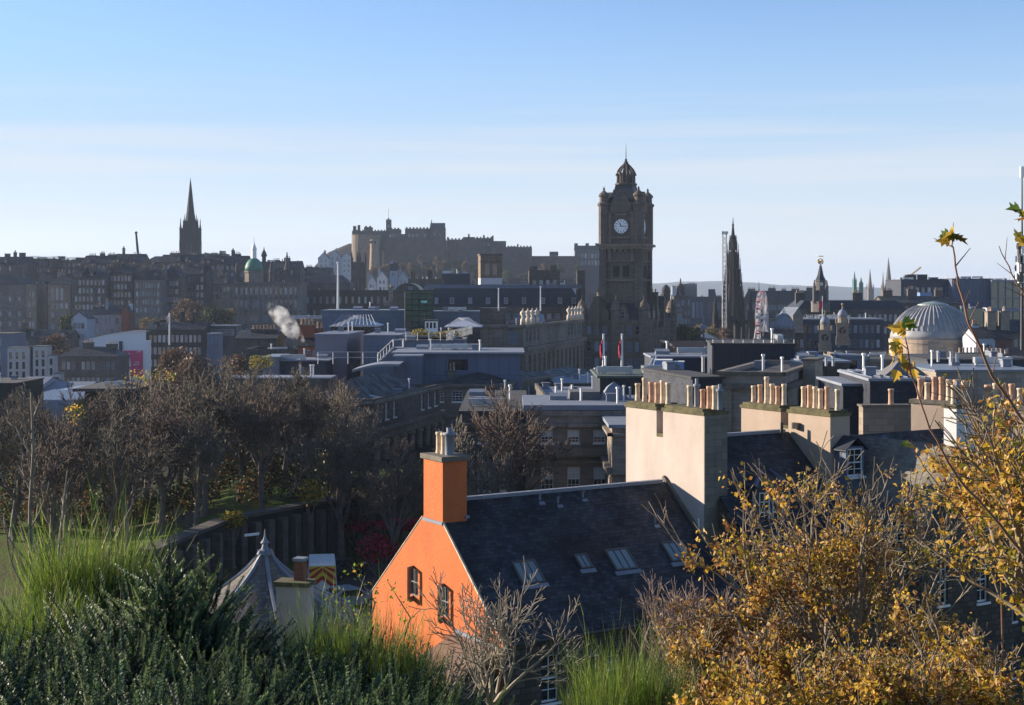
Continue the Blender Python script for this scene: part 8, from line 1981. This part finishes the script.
autumn('autumn_tree', 'brown autumn shrub left of the biggest autumn tree, beside the twiggy thicket', 735, 740, 15.5, 1.9, 53, 9, 7, .05, wide=.8, top_bare=.15, wts=(0, 1, 2, 2, 4, 4, 5), kids=(4, 4))
autumn('autumn_tree', 'low yellow autumn shrub at the bottom edge below the biggest autumn tree', 800, 790, 12, 1.9, 55, 8, 8, .046, wide=.9, top_bare=.05, kids=(4, 4))
autumn('autumn_tree', 'brown and yellow autumn shrub in the bottom right corner', 965, 775, 12.5, 1.9, 57, 9, 7, .046, wide=.9, top_bare=.1, kids=(4, 4))
autumn('autumn_tree', 'rust-brown autumn shrub between the biggest autumn tree and the right corner', 895, 790, 14, 1.8, 59, 8, 7, .048, wide=.85, wts=(0, 1, 1, 2, 2, 4, 4, 3), top_bare=.2, kids=(4, 4))
autumn('autumn_tree', 'olive and yellow leafy autumn tree rising at the right edge', 1062, 660, 12, 3.2, 61, 10, 6, .054, wide=.52, wts=(0, 0, 0, 3, 3, 1, 4, 5), top_bare=.2, keep=.58, kids=(4, 4))
autumn('autumn_tree', 'nearly leafless pale-twigged sapling in front of the dark slate slope', 862, 740, 17.5, 4.0, 63, 6, 4, .06, wide=.42, top_bare=.6, keep=.3, kids=(3, 3), bark=BARK_P)
# long shoots with a few big leaves at their tips
def shoot(label, pts, y, rad, tipleaves=0, lsize=.10, seed=0, mats=(LYEL, LORG, LGRN, LOLV), extra=()):
    r = random.Random(seed); ps = [P(px, py, y + dy) for px, py, dy in pts]; b0 = ps[0]; g = Vector((b0.x + .1, b0.y, ground(b0.x, b0.y)))
    t = thing('leafy_shoot', label, 'shoot', tuple(g), 'long shoots at the right edge'); m = MB(); m.smooth = True
    ps2 = [g - Vector((0, 0, .2)), g.lerp(b0, .5)]
    for i in range(len(ps) - 1):
        for k in range(4): ps2.append(ps[i].lerp(ps[i + 1], k / 4) + rvec(r) * .006)
    ps2.append(ps[-1]); n = len(ps2); m.tube(ps2, [rad * (1 - .72 * i / (n - 1)) for i in range(n)], 6); 
    for k in range(4, n - 1, 2):
        d = (ps2[k + 1] - ps2[k]).normalized(); s = rvec(r); s = (s - d * s.dot(d)).normalized(); m.tube([ps2[k], ps2[k] + (d + s * .9) * r.uniform(.03, .22)], [rad * .35, rad * .15], 4)
    m.build('stem', plain('red_brown_bark', (.22, .12, .075), .8, var=.3), t)
    if tipleaves:
        lm = MB()
        for k in range(tipleaves):
            lm.cur = r.choice((0, 0, 1, 2, 2, 3)); a = 2 * math.pi * k / tipleaves + r.random(); lobed(lm, ps[-1] + rvec(r) * .035, (math.cos(a), math.sin(a) * .6, r.uniform(-.5, .15)), lsize * r.uniform(.7, 1.2), r)
        for (px, py) in extra:
            for k in range(4): lm.cur = r.choice((0, 0, 1, 3)); lobed(lm, P(px, py, y) + rvec(r) * .05, rvec(r) + Vector((0, 0, -.3)), lsize * r.uniform(.6, 1.0), r)
        lm.build('leaves', list(mats), t)
    return t
def lobed(mb, p, d, size, r):
    """maple-like leaf: five pointed lobes, slightly cupped"""
    u = Vector(d).normalized(); s = rvec(r); s = (s - u * s.dot(u)).normalized(); n = u.cross(s)
    out = [(0, 0), (.18, .32), (.52, .30), (.34, .12)]
    prof = [(0, 0), (.05, .30), (.25, .50), (.33, .26), (.62, .44), (.62, .16), (1.0, 0), (.62, -.16), (.62, -.44), (.33, -.26), (.25, -.50), (.05, -.30)]
    c = p + u * size * .4
    q = [p + u * (a * size) + s * (b * size) + n * (abs(b) * size * .35 - .1 * a * a * size) for a, b in prof]
    for i in range(len(q)): mb.face([c, q[i], q[(i + 1) % len(q)]])
shoot('long bare shoot ending in a tuft of yellow and green lobed leaves against the sky', [(1075, 540, .3), (1026, 425, .2), (992, 375, .1), (969, 322, 0), (958, 285, 0), (953, 248, 0), (951, 236, 0)], 11, .016, 8, .115, 71)
shoot('short shoot with bright yellow-green lobed leaves in front of the ribbed dome', [(1045, 580, .2), (1000, 525, .1), (956, 476, .1), (930, 428, 0), (911, 372, 0), (904, 326, 0)], 10.5, .014, 7, .11, 72, extra=((898, 345), (897, 366), (914, 370)))
shoot('bare brown shoot leaning left with one bud at its tip near the mast', [(1060, 380, 0), (1026, 298, 0), (1012, 274, 0), (999, 246, 0)], 11.5, .012, 0, .1, 73)
shoot('shoot with green lobed leaves cut off by the right edge beside the mast', [(1095, 520, .2), (1065, 400, .1), (1038, 300, 0), (1024, 212, 0)], 11, .013, 6, .12, 74, extra=((1022, 238),))
shoot('pale shoot crossing the shaded side of the white chimney stack', [(1040, 580, .1), (1003, 490, 0), (985, 447, 0), (960, 400, 0), (944, 378, 0)], 12, .012, 2, .05, 76)
shoot('shoot with a few yellow leaves before the beige stacks', [(1030, 560, .1), (990, 460, 0), (973, 408, 0), (966, 383, 0)], 11.6, .010, 4, .06, 77)
shoot('shoot with a single yellow leaf cluster above the dark slate slope', [(1000, 560, 0), (950, 500, 0), (924, 466, 0), (908, 443, 0)], 12.2, .009, 3, .08, 78)
# creeper of small leaves over the hedge by the small brick chimney
r = random.Random(15)
for k, (px, py, y, l) in enumerate(((352, 566, 15.5, 'thin leafy green sprig left of the orange gable'), (388, 582, 16, 'second thin leafy green sprig at the foot of the orange gable'), (330, 586, 15, 'sprig with yellow leaves in front of the small brick chimney'))):
    c = P(px, py, y); g = ground(c.x, y); t = thing('leafy_sprig', l, 'sprig', (c.x, y, g)); m = MB(); lm = MB()
    pts = [Vector((c.x + .15, y, g)), Vector((c.x + .1, y, c.z - .9)), Vector((c.x + .25, y, c.z - .4)), c]
    m.tube(pts, [.014, .012, .009, .004], 5); m.build('stem', BARK, t)
    for i in range(70): tt_ = r.random(); q = pts[1].lerp(pts[2], tt_ * 2) if tt_ < .5 else pts[2].lerp(pts[3], tt_ * 2 - 1); lm.cur = r.choice((0, 0, 0, 1, 2)); leaf(lm, q + rvec(r) * .10, rvec(r), .045, r)
    lm.build('leaves', [leafmat('fresh_leaf', (.22, .34, .04), .4), LYEL, LOLV], t)
# ================================================================== steam and the air itself
def steam(label, pts, y, dens):
    m = MB(); m.smooth = True
    ps = [P(px, py, y) for px, py, r_ in pts]
    m.tube(ps, [.8 * r_ * y / F for px, py, r_ in pts], 14, True)
    mt = bpy.data.materials.new('steam'); mt.use_nodes = True; nt = mt.node_tree; nt.nodes.clear()
    out = nt.nodes.new('ShaderNodeOutputMaterial'); v = nt.nodes.new('ShaderNodeVolumePrincipled'); v.inputs['Color'].default_value = (1, 1, 1, 1); v.inputs['Anisotropy'].default_value = .1
    t = nt.nodes.new('ShaderNodeTexCoord'); n = nt.nodes.new('ShaderNodeTexNoise'); n.inputs['Scale'].default_value = .42; n.inputs['Detail'].default_value = 5; n.inputs['Roughness'].default_value = .6
    r_ = nt.nodes.new('ShaderNodeMapRange'); r_.inputs['From Min'].default_value = .47; r_.inputs['From Max'].default_value = .62; r_.inputs['To Max'].default_value = dens
    nt.links.new(t.outputs['Object'], n.inputs['Vector']); nt.links.new(n.outputs['Fac'], r_.inputs['Value']); nt.links.new(r_.outputs[0], v.inputs['Density']); nt.links.new(v.outputs[0], out.inputs['Volume'])
    o = m.build('steam', mt, None, tuple(ps[0])); tag(o, label, 'steam', kind='stuff')
steam('white plume of steam drifting up left from the brick chimney pots', [(310, 350, 1.5), (303, 345, 5), (296, 336, 9), (288, 325, 12), (280, 315, 12), (272, 308, 8), (268, 303, 3)], 224, .8)
steam('small puff of steam right of the hotel above the flat roofs', [(676, 352, 1.2), (673, 348, 3), (668, 345, 4), (663, 342, 3), (660, 340, 1)], 300, .9)
m = MB(); m.box(-12000, 12000, -90, 13000, -95, 190)
hz = bpy.data.materials.new('haze'); hz.use_nodes = True; nt = hz.node_tree; nt.nodes.clear()
out = nt.nodes.new('ShaderNodeOutputMaterial'); v = nt.nodes.new('ShaderNodeVolumePrincipled')
v.inputs['Color'].default_value = (.62, .76, 1.0, 1); v.inputs['Density'].default_value = 0.00008; v.inputs['Anisotropy'].default_value = .2
nt.links.new(v.outputs[0], out.inputs['Volume'])
tag(m.build('haze', hz, None), kind='stuff')
